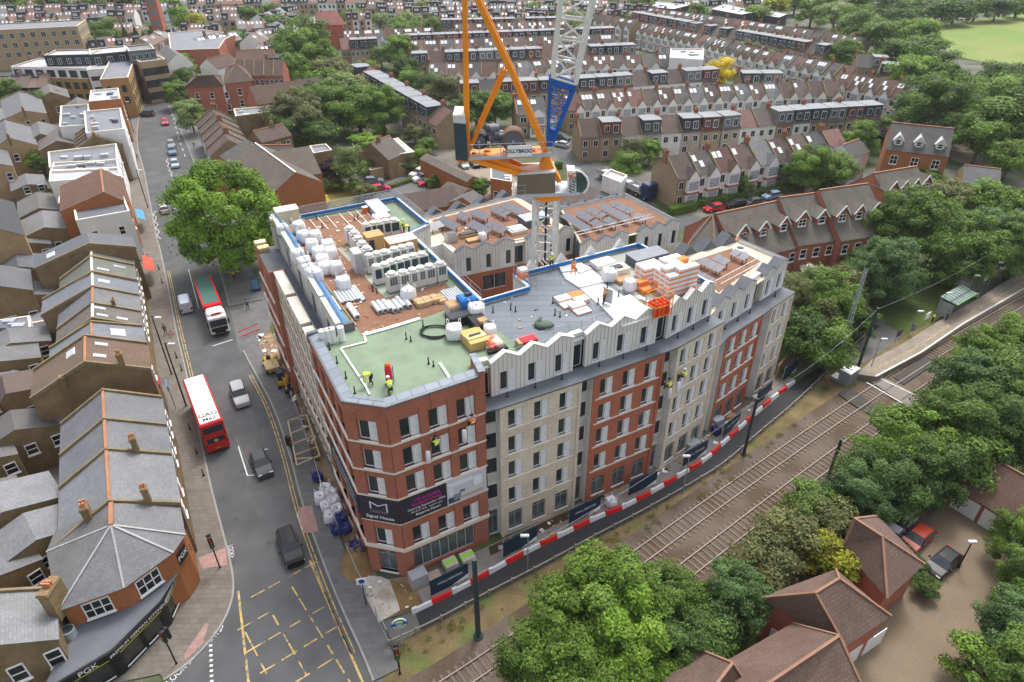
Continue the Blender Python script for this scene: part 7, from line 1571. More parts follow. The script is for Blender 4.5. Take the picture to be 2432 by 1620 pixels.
def trunk_mesh(seed):
 r=random.Random(seed);mb=MB();mb.tube((0,0,0),(.02,0,.55),.06,.04,8)
 for k in range(7):
  a=k*2.4+r.random();z=.4+.06*k;e=Vector((math.cos(a)*r.uniform(.25,.5),math.sin(a)*r.uniform(.25,.5),z+r.uniform(.15,.35)));mb.tube((.015,0,z*.9),e,.022,.008,6)
  for q in range(2):mb.tube(lerp(Vector((.015,0,z*.9)),e,.6),e+Vector((r.uniform(-.15,.15),r.uniform(-.15,.15),.15)),.01,.004,5)
 return mb.mesh('trunk',BARK)
TRK=[trunk_mesh(1),trunk_mesh(2)]
TC={'bright':(.155,.26,.03),'green':(.145,.235,.036),'mid':(.125,.2,.038),'dark':(.088,.148,.034),'olive':(.15,.165,.06),'yellow':(.62,.52,.02),'purple':(.035,.018,.026),'pale':(.19,.25,.085),'blue green':(.105,.18,.058),'lime':(.30,.32,.03)}
tr_=random.Random(11)
def trees(group,phrase,lst,noun='tree'):
 lst=sorted(lst,key=lambda q:q[0])
 for i,q in enumerate(lst):
  px,py,h,r,c,k=q[:6];flat_=q[6]if len(q)>6 else.47
  rz=h*flat_;zc=h-rz;p=W(px,py,zc);bush=k=='w';kk='m' if bush else k
  t=thing('tree' if not bush else 'bush',f'{c} {"bush" if bush else noun}, {ORD[i] if i < 26 else "twenty seventh" if i == 26 else "last"} from left {phrase}','bush' if bush else 'tree',(p.x,p.y,0),tr_.uniform(0,6.28),group)
  j=tr_.uniform(1.0,1.24);col=tuple(v*j for v in TC[c])
  cr=put('crown',tr_.choice(CRN[kk]),t,loc=(0,0,zc),color=col);cr.scale=(r,r*tr_.uniform(.88,1.08),rz);cr.rotation_euler=(0,0,tr_.uniform(0,6.28))
  tk=put('trunk',TRK[i%2],t);tk.scale=(r*1.1,r*1.1,h*.72)
trees('street trees','beside the street',[(532,516,19.5,9.3,'bright','p',.49),(440,185,9,5,'green','m'),(420,222,8,4.5,'mid','m'),(452,275,9,4,'pale','m'),(435,150,7,4,'green','f'),(455,258,5,2.5,'mid','w')])
trees('trees in front of the railway','in front of the railway',[(1435,1440,10,5.2,'green','b'),(1345,1520,9,4.3,'green','b'),(1285,1585,7,3.4,'mid','b'),(1490,1520,9,4.6,'bright','b'),(1590,1430,7.5,3.5,'mid','b'),(1620,1530,7,3.8,'dark','b'),(1745,1420,7,3.4,'blue green','b'),(1680,1480,6,3.2,'dark','m'),(1420,1600,8,4.6,'green','b')])
trees('bushes beside the tracks','between tracks and mews houses',[(1820,1330,5,3.2,'olive','w'),(1885,1275,6,3.4,'olive','w'),(1925,1215,6,3.2,'mid','m'),(1975,1325,5.5,3.0,'lime','w'),(1965,1250,6,3.2,'olive','w'),(2030,1185,7,3.6,'blue green','b'),(2085,1140,8,4.2,'dark','b'),(2150,1070,9,4.6,'green','b'),(2200,1120,8,4.2,'dark','b'),(2250,1020,10,5,'mid','b'),(2310,930,10,5,'blue green','b'),(2330,1030,10,5.2,'dark','b'),(2350,860,9,4.6,'green','b'),(2410,940,11,5.8,'mid','b'),(2425,1050,9,4.6,'dark','b'),(2425,830,9,4.6,'green','b'),(2285,1080,8,4.2,'mid','m')])
trees('trees round the mews court','round the mews court',[(2428,1285,6,2.6,'green','b'),(2432,1365,6,2.5,'mid','b'),(2425,1500,7,3.6,'blue green','b'),(2345,1590,5,3,'green','m'),(2432,1590,7,3.6,'mid','b'),(2400,1440,3,1.6,'mid','w'),(2200,1392,2,1.2,'dark','w'),(2150,1345,2,1.2,'green','w')])
trees('trees between the town houses and the platform','between town houses and station platform',[(1875,735,10,3.4,'olive','b'),(1915,690,9,4,'pale','m'),(1965,730,10,4.6,'green','b'),(1900,800,8,4,'dark','m'),(1960,820,7,4,'mid','m'),(1930,770,8,4,'olive','m'),(2000,690,8,3.6,'olive','m'),(2095,650,11,5.6,'blue green','b'),(2105,545,11,5,'mid','b'),(2150,540,13,6.6,'mid','b'),(2220,560,13,6.6,'green','b'),(2290,600,12,6,'mid','b'),(2360,560,11,6,'blue green','b'),(2420,590,11,6,'mid','b'),(2340,480,9,5,'green','m'),(2250,480,9,4.6,'olive','m'),(2180,470,8,4,'mid','m'),(2420,500,9,5,'green','m'),(2010,610,4,2.6,'green','w'),(1985,655,3,1.8,'olive','w'),(2050,630,5,3,'mid','w'),(2030,760,6,3.2,'dark','m'),(2130,650,8,4,'dark','m')])
trees('large trees by the sports field','along the near edge of the field',[(2252,262,17,9.5,'mid','b'),(2180,250,14,7,'dark','m'),(2340,250,15,8.5,'green','m'),(2400,300,16,9,'mid','m'),(2330,330,12,6.5,'green','m'),(2430,240,14,8,'mid','m'),(2170,185,14,8,'green','m'),(2225,200,13,7.5,'green','m'),(2295,215,11,6,'mid','m'),(2228,165,12,7,'dark','m'),(2200,130,14,8,'mid','m'),(2130,140,13,7.5,'mid','m'),(2180,90,15,8.5,'green','m'),(2090,90,15,9,'mid','m'),(2040,55,14,9,'green','m'),(1985,40,13,8.5,'pale','m'),(2130,55,13,8,'dark','m'),(2365,190,11,6,'dark','m'),(2425,200,13,8,'dark','m'),(1930,30,12,8,'green','m'),(2400,380,9,5,'green','m'),(2000,75,10,6,'mid','f')])
trees('far woodland trees','in the far woodland beyond the field',[(x,y,11,8,c,'f')for x,y,c in((1890,8,'mid'),(1960,4,'green'),(2040,10,'mid'),(2100,20,'dark'),(2165,20,'mid'),(2225,30,'dark'),(2270,26,'dark'),(2320,20,'mid'),(2370,18,'dark'),(2420,12,'mid'),(2190,-4,'dark'),(2260,-2,'mid'),(2330,-8,'dark'),(2400,-14,'mid'),(2070,-10,'mid'),(1990,-14,'green'),(1840,18,'lime'),(1800,45,'green'))])
trees('trees behind the block','in the green behind the apartment block',[(700,115,15,8,'green','m'),(732,92,16,9,'mid','m'),(690,165,11,6,'green','m'),(765,140,12,7,'green','m'),(790,180,12,7,'olive','m'),(770,215,12,7,'green','m'),(715,275,13,8,'olive','b'),(790,255,13,8,'green','b'),(850,262,12,7,'green','m'),(908,262,12,6.5,'green','b'),(730,240,11,6,'dark','m'),(680,310,9,5,'dark','m'),(820,220,12,7,'pale','m'),(760,320,8,5,'dark','m'),(870,180,9,5,'green','m'),(950,120,12,6,'green','m'),(960,165,9,5,'dark','m'),(905,135,8,5,'mid','m'),(975,190,8,5,'green','m'),(1055,215,9,5,'olive','m'),(1020,205,8,4.5,'dark','m'),(1130,262,11,6.5,'dark','m'),(1175,255,10,5.5,'green','m')])
trees('garden trees by the car park','around the small car park',[(785,408,6,3.2,'purple','m'),(828,392,9,3.6,'pale','m',.45),(790,435,3,2.6,'mid','w'),(845,440,3,1.8,'green','w'),(868,452,3,2.4,'olive','w'),(880,395,4,2.5,'mid','w'),(970,385,4,3,'dark','w'),(1000,370,5,2.6,'green','w'),(870,340,5,4.5,'bright','w'),(985,318,5,3,'olive','w'),(1015,345,4,2.5,'mid','w'),(1135,448,5,2.8,'green','m'),(1030,430,3,2,'green','w'),(765,475,2.5,1.4,'yellow','w')])
trees('trees along the nearest terrace','along the nearest white terrace',[(1505,360,7,3.5,'olive','m'),(1485,392,6,3.6,'green','m'),(1545,360,6,3,'green','m'),(1920,400,10,5,'green','b'),(1985,405,8,4.5,'green','m'),(1850,420,5,2.4,'pale','w'),(1760,435,5,2.6,'green','w'),(2040,330,9,4.5,'green','m'),(2080,330,6,3.5,'purple','m'),(1940,345,5,3,'dark','w'),(2110,300,6,4,'mid','m'),(2205,430,6,3.4,'green','m'),(2150,470,5,3,'dark','w')])
trees('garden trees between the terraces','in the gardens between the rows',[(1714,172,9,5,'yellow','m'),(1830,190,7,4,'green','m'),(1780,122,8,4.5,'olive','m'),(1820,140,7,4,'green','m'),(1998,215,8,3.2,'green','m'),(2070,222,5,3.4,'bright','w'),(2000,128,11,7,'green','m'),(1560,52,8,5,'lime','f'),(1535,205,6,4,'olive','m'),(1480,160,6,4,'olive','m'),(1590,190,5,3.4,'pale','m'),(1390,160,5,3,'mid','f'),(1430,112,7,4,'olive','f'),(1600,88,6,4,'olive','f'),(1660,30,9,6,'green','f'),(1340,24,9,6,'green','f'),(1262,28,9,6,'green','f'),(1225,155,5,3.5,'green','f'),(1180,150,6,3.5,'pale','f'),(1030,60,8,5,'green','f'),(1010,22,9,5,'lime','f'),(1520,10,12,8,'mid','f'),(1455,25,9,6,'pale','f'),(1865,240,5,3,'olive','w'),(1810,245,5,3,'pale','w')])
trees('trees in the far left quarter','in the far left quarter',[(112,100,11,6.5,'green','m'),(185,108,10,6,'lime','m'),(255,80,12,7,'green','m'),(255,98,9,5,'dark','m'),(300,92,11,3,'dark','c'),(325,90,10,3,'dark','c'),(345,98,9,3,'mid','c'),(365,82,10,5,'mid','f'),(430,48,11,6,'green','f'),(470,58,9,5,'lime','f'),(660,60,10,5.5,'green','f'),(640,30,9,5,'green','f'),(30,15,12,8,'green','f'),(120,12,12,8,'mid','f'),(210,18,10,7,'dark','f'),(285,10,13,9,'mid','f'),(390,12,12,8,'green','f'),(590,35,9,5,'green','f'),(20,222,9,5,'mid','m'),(110,248,8,4.5,'dark','m'),(95,385,6,3,'green','w'),(40,400,3,2,'bright','w'),(120,470,4,2.5,'olive','w'),(240,110,8,5,'mid','f'),(555,95,8,5,'green','f')])
trees('small distant trees','among the distant roofs',[(tr_.randrange(830,1560),tr_.randrange(0,75),8,5,tr_.choice(['green','mid','pale']),'g')for _ in range(26)])
def hedge(px0,px1,label,h,w_,c='green'):
 a,b=W2(*px0),W2(*px1);d=b-a;t=thing('hedge',label,'hedge',(*((a+b)/2),0),math.atan2(d.y,d.x));o=put('foliage',CRN['h'][0],t,color=TC[c]);o.scale=(d.length/2,w_/2,h);o=put('stems',TRK[0],t);o.scale=(2,.6,h*.7)
hedge((1590,512),(1648,498),'clipped green hedge before the nearest terrace house',1.6,1.6,'bright');hedge((1655,492),(1730,478),'second green hedge along the nearest terrace',1.5,1.6);hedge((1740,474),(1880,452),'long darker hedge along the terrace gardens',1.4,1.8,'mid');hedge((2110,1290),(2190,1370),'ivy covered hedge beside the mews parking',1.2,1.2,'dark');hedge((860,470),(1010,420),'low hedge along the car park edge',.8,1,'mid');hedge((1240,420),(1330,400),'hedge behind the crane body',1.4,1.4,'dark')
g=np.random.default_rng(3);wd=leaf_mesh('w',5,1400,.12,9)
bm=bmesh.new();bm.from_mesh(wd);me=bpy.data.meshes.new('verge_weeds');V0=np.array([v.co[:]for v in bm.verts]);bm.free();VV=[]
for k in range(70):
 i=g.integers(0,len(pl)-3);a=lerp(pl[i],pl[i+1],g.random());d=(pl[i+1]-pl[i]).normalized();o_=g.uniform(.3,2.2);sz=g.uniform(.15,.5);VV.append(V0[:400]*[sz,sz,sz*.5]+[a.x+d.y*o_,a.y-d.x*o_,sz*.3])
VV=np.concatenate(VV);n=len(VV)//4;me.from_pydata(VV.tolist(),[],[(4*i,4*i+1,4*i+2,4*i+3)for i in range(n)]);at=me.attributes.new('tint','FLOAT_COLOR','FACE');tt=np.repeat(g.uniform(.6,1.4,n)[:,None],4,1);at.data.foreach_set('color',tt.astype(np.float32).ravel());me.materials.append(LEAF)
o=put('verge_weeds',me,kind='stuff',color=(.17,.18,.05));o['label']='weeds and tufts on the verge between path and tracks'
# ================================================================ vehicles
PAINT=mat('car_paint',obj=True,rough=.32,var=.03,scale=1,spec=.22,fine=0)
CGL=mat('car_glass',(.03,.035,.04),.05,.1,1,spec=.45,fine=0);HLT=mat('head_lamp',(.7,.72,.74),.1,fine=0);TLT=mat('tail_lamp',(.4,.01,.01),.2,fine=0);RIM=mat('alloy_rim',(.35,.36,.37),.35,fine=0)
def car_mesh(kind):
 if kind=='suv':L,Wd,ST=4.5,1.86,[(-2.25,.75,0),(-2.2,.95,0),(-2.1,1.05,.1),(-1.85,1.12,.95),(-1.5,1.12,1),(-.3,1.1,1),(.35,1.08,.97),(1.05,1.05,.1),(1.9,.95,0),(2.2,.8,0),(2.25,.6,0)];H=1.66
 elif kind=='van':L,Wd,ST=4.6,1.9,[(-2.3,.8,.0),(-2.28,1.1,.9),(-2.2,1.15,1),(-1.2,1.15,1),(0,1.15,1),(.7,1.12,1),(1.5,1.1,.25),(1.75,1.08,.0),(2.2,.9,0),(2.3,.6,0)];H=1.88
 else:L,Wd,ST=4.3,1.78,[(-2.15,.65,0),(-2.1,.85,0),(-1.95,.95,.15),(-1.45,.98,.92),(-1.1,.98,1),(-.2,.97,1),(.3,.95,.96),(1.05,.93,.08),(1.8,.82,0),(2.1,.7,0),(2.15,.5,0)];H=1.46
 def sec(x,zb,k):
  e=1-.12*max(0,abs(x)/(L/2)-.72)/.28;w_=Wd/2*e;wr=w_*(.74 if k>.5 else.9);zt=lerp(zb,H,k)
  return[(x,0,.22),(x,w_*.86,.22),(x,w_,.38),(x,w_*1.0,zb*.75),(x,w_*.95,zb),(x,lerp(w_*.93,wr,min(1,k*1.05)),lerp(zb,zt,.9)),(x,lerp(w_*.8,wr*.85,k),zt),(x,0,zt+.03*k)]
 body,gls=MB(),MB();S_=[sec(*s)for s in ST];n=8
 for i in range(len(ST)-1):
  a,b=S_[i],S_[i+1];k0,k1=ST[i][2],ST[i+1][2]
  for j in range(n-1):
   q=[a[j],b[j],b[j+1],a[j+1]];glass=(j==4 and max(k0,k1)>.5 and(kind!='van' or ST[i][0]>.2))or(j>=5 and abs(k0-k1)>.4 and(kind!='van' or ST[i][0]>0))
   for sg in(1,-1):
    p=[(x,y*sg,z)for x,y,z in q]
    if sg<0:p=p[::-1]
    tgt=gls if glass else body;tgt.add(p,[(0,3,2,1)],0,not glass)
 for e,sg in((S_[0],1),(S_[-1],-1)):
  p=[(x,y,z)for x,y,z in e]+[(x,-y,z)for x,y,z in e[::-1]];body.add(p,[tuple(range(16))if sg<0 else tuple(range(15,-1,-1))])
 w_=MB();w_.tube((0,-.1,.32),(0,.1,.32),.32,.32,14);rm=MB();rm.tube((0,-.11,.32),(0,.11,.32),.2,.2,10)
 hl,tl,pt=MB(),MB(),MB();hl.bbox(0,-.22,0,.12,.22,.16,.04);tl.bbox(-.1,-.17,0,.02,.17,.3,.03);mr=MB();mr.bbox(-.1,-.1,0,.1,.1,.14,.03);pt.box(-.02,-.26,0,0,.26,.11)
 return dict(L=L,W=Wd,zb=ST[3][1],H=H,body=body.mesh('body',PAINT),glass=gls.mesh('windows',CGL),tyre=w_.mesh('wheel',RUBR),rim=rm.mesh('rim',RIM),hl=hl.mesh('headlight',HLT),tl=tl.mesh('tail_light',TLT),mr=mr.mesh('wing_mirror',BLACK),pt=pt.mesh('number_plate',mat('plate_yellow',(.6,.45,.05),.5)))
CARS={k:car_mesh(k)for k in('hatch','suv','van')}
def car(front,rear,color,kind,label,z=.02):
 f,r=W2(*front),W2(*rear);d=f-r;m=(f+r)/2;C=CARS[kind];L,w_=C['L'],C['W']
 t=thing('car' if kind!='van' else 'van',label,'car' if kind!='van' else 'van',(m.x,m.y,z),math.atan2(d.y,d.x),'cars on and beside the roads')
 put('body',C['body'],t,color=color);put('windows',C['glass'],t)
 for sx in(-.31,.30):
  for sy in(-1,1):o=put('wheel',C['tyre'],t,loc=(sx*L,sy*(w_/2-.12),0));put('rim',C['rim'],o)
 for sy in(-1,1):
  put('headlight',C['hl'],t,loc=(L/2-.16,sy*w_*.34,.58));put('tail_light',C['tl'],t,loc=(-L/2+.06,sy*w_*.38,.62));put('wing_mirror',C['mr'],t,loc=(L*.16,sy*(w_/2+.1),C['zb']-.05))
 put('number_plate',C['pt'],t,loc=(-L/2,0,.5))
SIL,BLK,DGR,WHT,REDC,BLU=(.42,.43,.45),(.012,.012,.014),(.06,.065,.07),(.7,.7,.7),(.5,.015,.03),(.12,.17,.27)
for a in[((704,1345),(680,1275),BLK,'suv','shiny black car nearest the yellow box junction'),((636,1140),(610,1080),DGR,'hatch','dark grey car beside the white bay line'),((582,975),(562,920),SIL,'suv','silver car passing the red bus'),((437,708),(448,752),(.55,.6,.68),'van','pale blue grey van behind the red lorry'),((388,488),(396,516),SIL,'hatch','silver car beside the big plane tree'),((424,417),(430,446),BLU,'hatch','blue grey car parked nearest the plane tree'),((420,406),(414,384),(.3,.4,.5),'hatch','light blue car parked second from the plane tree'),((413,374),(408,356),(.13,.2,.27),'suv','dark teal parked car third from the plane tree'),((411,356),(406,340),(.25,.25,.26),'hatch','grey car parked fourth from the plane tree'),((396,305),(390,285),(.5,.03,.1),'hatch','crimson car driving down the street'),((340,276),(357,276),DGR,'suv','dark car turning across the far street'),
((1676,504),(1714,497),REDC,'hatch','bright red car parked opposite the terrace hedge'),((1728,496),(1764,490),BLK,'suv','black car parked behind the red car'),((1770,490),(1802,484),DGR,'hatch','dark grey car parked behind the black one'),((1818,474),(1846,468),(.2,.3,.42),'hatch','pale blue car half hidden by the town house roofs'),((2024,398),(2050,392),(.25,.28,.35),'hatch','blue grey car beside the small white gable'),((1968,432),(2000,425),BLK,'suv','black car behind the town house roofs'),((2280,335),(2290,328),BLK,'suv','black car in the drive under the big tree'),((2308,342),(2318,334),(.04,.05,.09),'hatch','navy car in the drive under the big tree'),((2395,352),(2425,348),SIL,'suv','silver car at the right edge among bushes'),((2400,372),(2432,368),BLK,'suv','black car at the right edge below the silver one'),
((905,434),(870,436),(.2,.24,.28),'hatch','grey car parked alone in the car park'),((922,452),(885,455),(.5,.03,.08),'hatch','red car parked by the low hedge'),((975,425),(1012,410),(.6,.58,.53),'suv','cream car at the car park end'),((985,434),(1022,424),WHT,'suv','white car in the middle of the car park end'),((998,443),(1035,436),REDC,'hatch','red car nearest in the car park end'),((1112,408),(1092,385),(.3,.34,.36),'hatch','grey green car in the mews yard'),((1138,406),(1118,382),BLK,'suv','black car in the mews yard'),((1158,402),(1142,382),(.02,.06,.25),'hatch','blue car in the mews yard'),((1182,448),(1182,424),(.16,.16,.19),'hatch','grey van like car by the brick mews block'),((1345,335),(1325,330),DGR,'suv','dark car at the corner behind the crane'),((1318,345),(1348,352),SIL,'hatch','silver car on the street behind the crane cab'),
((2108,1268),(2152,1232),SIL,'suv','silver car under the trees in the mews court'),((2148,1312),(2196,1268),(.33,.035,.02),'hatch','red car in the mews court'),((2205,1372),(2262,1322),BLK,'hatch','black car in the mews court beside the lamp')]:car(*a)
def boxveh(t,name,x0,x1,w_,z0,z1,m,b=.12):mb=MB();mb.bbox(x0,-w_/2,z0,x1,w_/2,z1,b);return mb.build(name,m,t)
def wheels(t,xs,w_,r=.48):
 mb=MB();mb.tube((0,-.14,r),(0,.14,r),r,r,16);a=mb.mesh('wheel',RUBR);mb=MB();mb.tube((0,-.15,r),(0,.15,r),r*.55,r*.55,12);b=mb.mesh('rim',RIM)
 for x in xs:
  for sy in(-1,1):o=put('wheel',a,t,loc=(x,sy*(w_/2-.16),0));put('rim',b,o)
f,r_=W2(462,945),W2(540,1105);f=W2(476,950);r_=W2(527,1085);d=f-r_;m_=(f+r_)/2
BU=thing('bus','red double deck bus with white roof driving up the street','bus',(m_.x,m_.y,.02),math.atan2(d.y,d.x));BRED=mat('bus_red',(.55,.012,.018),.3,.05,1,spec=.5)
boxveh(BU,'body',-5.1,5.1,2.5,.35,4.25,BRED,.16);boxveh(BU,'roof',-4.85,4.85,2.15,4.25,4.33,WHITEP,.05);wheels(BU,(-2.8,3.2),2.5)
for sy in(-1,1):
 for z0,z1_,nm in((1.3,2.2,'lower_windows'),(2.9,3.75,'upper_windows')):mb=MB();mb.box(-4.6,sy*1.25,z0,4.7,sy*1.265,z1_);mb.build(nm,CGL,BU)
for x,z0,z1_,ww,nm in((-5.115,2.9,3.7,1.05,'rear_upper_window'),(-5.112,1.5,2.15,.95,'rear_display'),(5.1,1.0,2.3,1.1,'windscreen'),(5.1,2.9,3.8,1.1,'front_upper_window')):mb=MB();mb.box(x,-ww,z0,x+.015,ww,z1_);mb.build(nm,CGL,BU)
mb=MB();mb.box(-5.112,-.28,.62,-5.1,.28,.74);mb.build('number_plate',MATS['plate_yellow'],BU);mb=MB();mb.tube((-5.12,0,1.75),(-5.11,0,1.75),.22,.22,12);mb.build('badge',GALV,BU)
for sy in(-1,1):
 for z in(1.1,2.4):mb=MB();mb.bbox(-5.13,sy*1.08-.08,z,-5.1,sy*1.08+.08,z+.3,.01);mb.build('tail_light',TLT,BU)
text('GAG',.95,BLACK,Matrix.Translation((-3.5,0,4.335))@Matrix.Rotation(R(-90),4,'Z'),BU,'roof_lettering',.02);text('Me2',.8,BLACK,Matrix.Translation((-4.35,0,4.335))@Matrix.Rotation(R(-90),4,'Z'),BU,'roof_lettering',.02)
f,r_=W2(528,800),W2(468,640);d=f-r_;L=min(d.length,13.0);m_=f-d.normalized()*L/2
TL=thing('tipper_lorry','red and white bulk lorry with green sheeted trailer facing the camera','lorry',(m_.x,m_.y,.02),math.atan2(d.y,d.x));h=L/2
boxveh(TL,'trailer_body',-h,h-3.6,2.5,1.1,3.5,WHITEP,.05);boxveh(TL,'sheet_cover',-h+.15,h-3.8,2.1,3.5,3.56,mat('green_sheet',(.05,.12,.10),.7,.12,.6),.02)
for sy in(-1,1):
 mb=MB();mb.box(-h,sy*1.05,3.5,h-3.6,sy*1.25,3.62);mb.build('side_rail',mat('lorry_red',(.5,.012,.016),.4),TL);mb=MB();mb.box(-h+.3,sy*1.25,1.3,h-3.8,sy*1.26,2.6);mb.build('red_panel',MATS['lorry_red'],TL)
boxveh(TL,'headboard',h-3.75,h-2.9,2.5,1.1,3.75,MATS['lorry_red'],.06);boxveh(TL,'cab',h-2.5,h,2.5,.6,3.3,WHITEP,.15);boxveh(TL,'cab_roof',h-2.4,h-.5,2.2,3.3,3.75,WHITEP,.15);boxveh(TL,'chassis',-h,h-.3,1.4,.6,1.1,BLACK,.05)
mb=MB();mb.box(h,-1.12,1.75,h+.02,1.12,2.85);mb.build('windscreen',CGL,TL);mb=MB();mb.box(h,-1.1,.65,h+.03,1.1,1.65);mb.build('grille',BLACK,TL);mb=MB();mb.box(h-.45,-.6,3.4,h-.42,.6,3.7);mb.build('roof_sign',MATS['lorry_red'],TL);wheels(TL,(-h+1.2,-h+2.5,-h+3.8,h-3.2,h-1.2),2.5,.52)
for sy in(-1,1):mb=MB();mb.bbox(h-.2,sy*1.4-.1,1.9,h,sy*1.4+.1,2.7,.03);mb.build('wing_mirror',BLACK,TL);mb=MB();mb.bbox(h,sy*.95-.2,.75,h+.05,sy*.95+.2,1.0,.02);mb.build('headlight',HLT,TL)
f,r_=W2(1548,478),W2(1425,420);d=f-r_;L=d.length;m_=(f+r_)/2;h=L/2
BL=thing('flatbed_lorry','dark blue lorry with long grey dropside trailer behind the terrace','lorry',(m_.x,m_.y,.02),math.atan2(d.y,d.x));NV=mat('navy_paint',(.012,.03,.10),.3,.05,1,spec=.5)
boxveh(BL,'cab',h-2.4,h,2.5,.6,3.5,NV,.2);boxveh(BL,'trailer_bed',-h,h-2.8,2.5,1.1,1.4,mat('pale_bed',(.5,.5,.48),.7,.15,1),.03);boxveh(BL,'headboard',h-2.9,h-2.75,2.5,1.4,2.6,GALV,.03);wheels(BL,(-h+1.5,-h+2.8,-h+4.1,h-3.6,h-1.1),2.5,.5)
for sy in(-1,1):mb=MB();mb.box(-h,sy*1.2,1.4,h-2.9,sy*1.25,2.2);mb.build('dropside',GALV,BL)
for k in range(5):mb=MB();mb.bbox(-h+1+k*1.9,-.9,1.4,-h+2.6+k*1.9,.9,2.0,.1);mb.build('load_bundle',mat('grey_load',(.4,.42,.44),.7,.2,2),BL)
mb=MB();mb.box(h,-1.1,1.9,h+.02,1.1,2.9);mb.build('windscreen',CGL,BL)
# ================================================================ railway edge: barriers, hoardings, fence, posts
bl2=smooth_line(WL([(978,1456),(1028,1432),(1117,1387),(1200,1339),(1278,1298),(1355,1261),(1428,1225),(1462,1216),(1561,1163),(1628,1122),(1676,1093),(1716,1055),(1756,1018),(1830,950),(1891,904)]),1);bs=resample(bl2,1.95)
mb=MB();mb.add([(-.95,-.25,0),(.95,-.25,0),(.95,.25,0),(-.95,.25,0),(-.95,-.12,.5),(.95,-.12,.5),(.95,.12,.5),(-.95,.12,.5)],[(3,2,1,0),(4,5,6,7),(0,1,5,4),(1,2,6,5),(2,3,7,6),(3,0,4,7)]);mb.bbox(-.9,-.16,.5,-.45,.16,.68,.05);bar_w=mb.mesh('barrier',mat('barrier_white',(.62,.63,.64),.5,.08,2));bar_r=bar_w.copy();bar_r.materials[0]=mat('barrier_red',(.62,.02,.018),.45,.06,2)
for i in range(len(bs)-1):
 p,q=bs[i],bs[i+1];d=q-p;o=put('barrier',bar_r if i%2 else bar_w,loc=(*((p+q)/2),.03),rz=math.atan2(d.y,d.x));o.scale=(1,.85,.8);tag(o,f'{"red" if i % 2 else "white"} plastic barrier, {ORD[i//2]} of its colour from the left','barrier','red and white barriers along the path')
HB=mat('hoarding_navy',(.012,.038,.07),.5,.06,1)
for i,(a,b)in enumerate([((1028,1428),(1117,1383)),((1200,1335),(1278,1294)),((1355,1257),(1428,1221)),((1496,1188),(1561,1159)),((1625,1118),(1680,1086)),((1720,1049),(1758,1014)),((1799,971),(1832,943)),((1863,913),(1892,890))]):
 p,q=W2(*a),W2(*b);d=q-p;L=d.length;t=thing('hoarding_panel',f'navy hoarding panel, {ORD[i]} from the left behind the barriers','hoarding',(p.x,p.y,.03),math.atan2(d.y,d.x),'navy hoarding panels');mb=MB();mb.box(0,.28,.4,L,.36,2.35);mb.build('panel',HB,t)
 for x in(.05,L-.13):mb=MB();mb.box(x,.36,0,x+.08,.46,2.4);mb.build('post',GALV,t)
 mb=MB();mb.add([(L*.55,.27,.42),(L,.27,.42),(L,.27,1.0)],[(0,1,2)]);mb.build('white_flash',WHITEP,t)
 if i in(0,2,4,5):text('HOLLYBROOK',.38,WHITEP,Matrix.Translation((L*.52,.265,1.5))@Matrix.Rotation(R(90),4,'X'),t)
fp=resample(smooth_line(pl,1),2.4);t=thing('post_and_rail_fence','low timber fence between the black path and the grass verge','fence',(0,0,0));FT=mat('weathered_timber',(.26,.235,.2),.9,.2,1)
for i in range(len(fp)-1):
 mb=MB();mb.bar((*fp[i],.55),(*fp[i+1],.55),.1,.14);mb.build('rail',FT,t);mb=MB();mb.box(fp[i].x-.08,fp[i].y-.08,0,fp[i].x+.08,fp[i].y+.08,.75);mb.build('post',FT,t)
def pole(base,h,label,name,m,r=.12,arm=None,cat='pole',r1=None,z0=0):
 p=W(*base,z0);t=thing(name,label,cat,p);mb=MB();mb.tube((0,0,0),(0,0,h),r,r1 or r*.8,10);mb.build('post',m,t);mb=MB();mb.lathe([(r*1.8,0),(r*1.8,.12),(r*1.1,.2)],n=10);mb.build('base',m,t)
 if arm:mb=MB();mb.tube((0,0,h-.05),(*arm,h),.05,.05,6);mb.build('arm',m,t);mb=MB();mb.bbox(arm[0]-.4,arm[1]-.16,h-.06,arm[0]+.4,arm[1]+.16,h+.1,.04);mb.build('lamp_head',mat('lamp_head',(.55,.56,.58),.4),t)
 return t
GRNP=mat('dark_green_steel',(.03,.05,.055),.5,.06,1);GP=mat('grey_post',(.25,.27,.29),.5,.05,1)
pole((1136,1512),10,'thick dark steel mast standing in the verge near the path corner','railway_mast',GRNP,.25);pole((1253,1357),4.8,'grey lamp post on the path nearest the brick corner','lamp_post',GP,.07,(-.3,.1),'lamp');pole((1622,1168),5,'grey lamp post on the path by the cream bay','lamp_post',GP,.07,(-.3,.1),'lamp');pole((1766,1080),8,'dark steel mast on the path before the red end bay','railway_mast',GRNP,.18);pole((2034,884),9.8,'tall dark mast at the near end of the platform','railway_mast',GRNP,.2);pole((1960,1155),6.6,'dark steel mast between the tracks and the trees','railway_mast',GRNP,.2);pole((2392,660),9,'dark steel mast at the far end of the platform','railway_mast',GRNP,.2)
for i,q in enumerate([(2070,868),(2156,800),(2224,755),(2290,712),(2345,680)]):pole(q,4.2,f'grey platform lamp, {ORD[i]} from the left','platform_lamp',GP,.05,(.4,-.1),'lamp',z0=.9)
mb=MB()
tops=[W(1136,1512)+Vector((0,0,8)),W(1766,1080)+Vector((0,0,7.8)),W(2034,884)+Vector((0,0,9.6)),W(2392,660)+Vector((0,0,8.8))]
for i in range(3):
 pts=[lerp(tops[i],tops[i+1],k/10)-Vector((0,0,1.2*math.sin(math.pi*k/10)))for k in range(11)];mb.path(pts,.012,4)
tag(mb.build('overhead_wire',GALV),'thin wire strung between the dark masts along the path','wire')
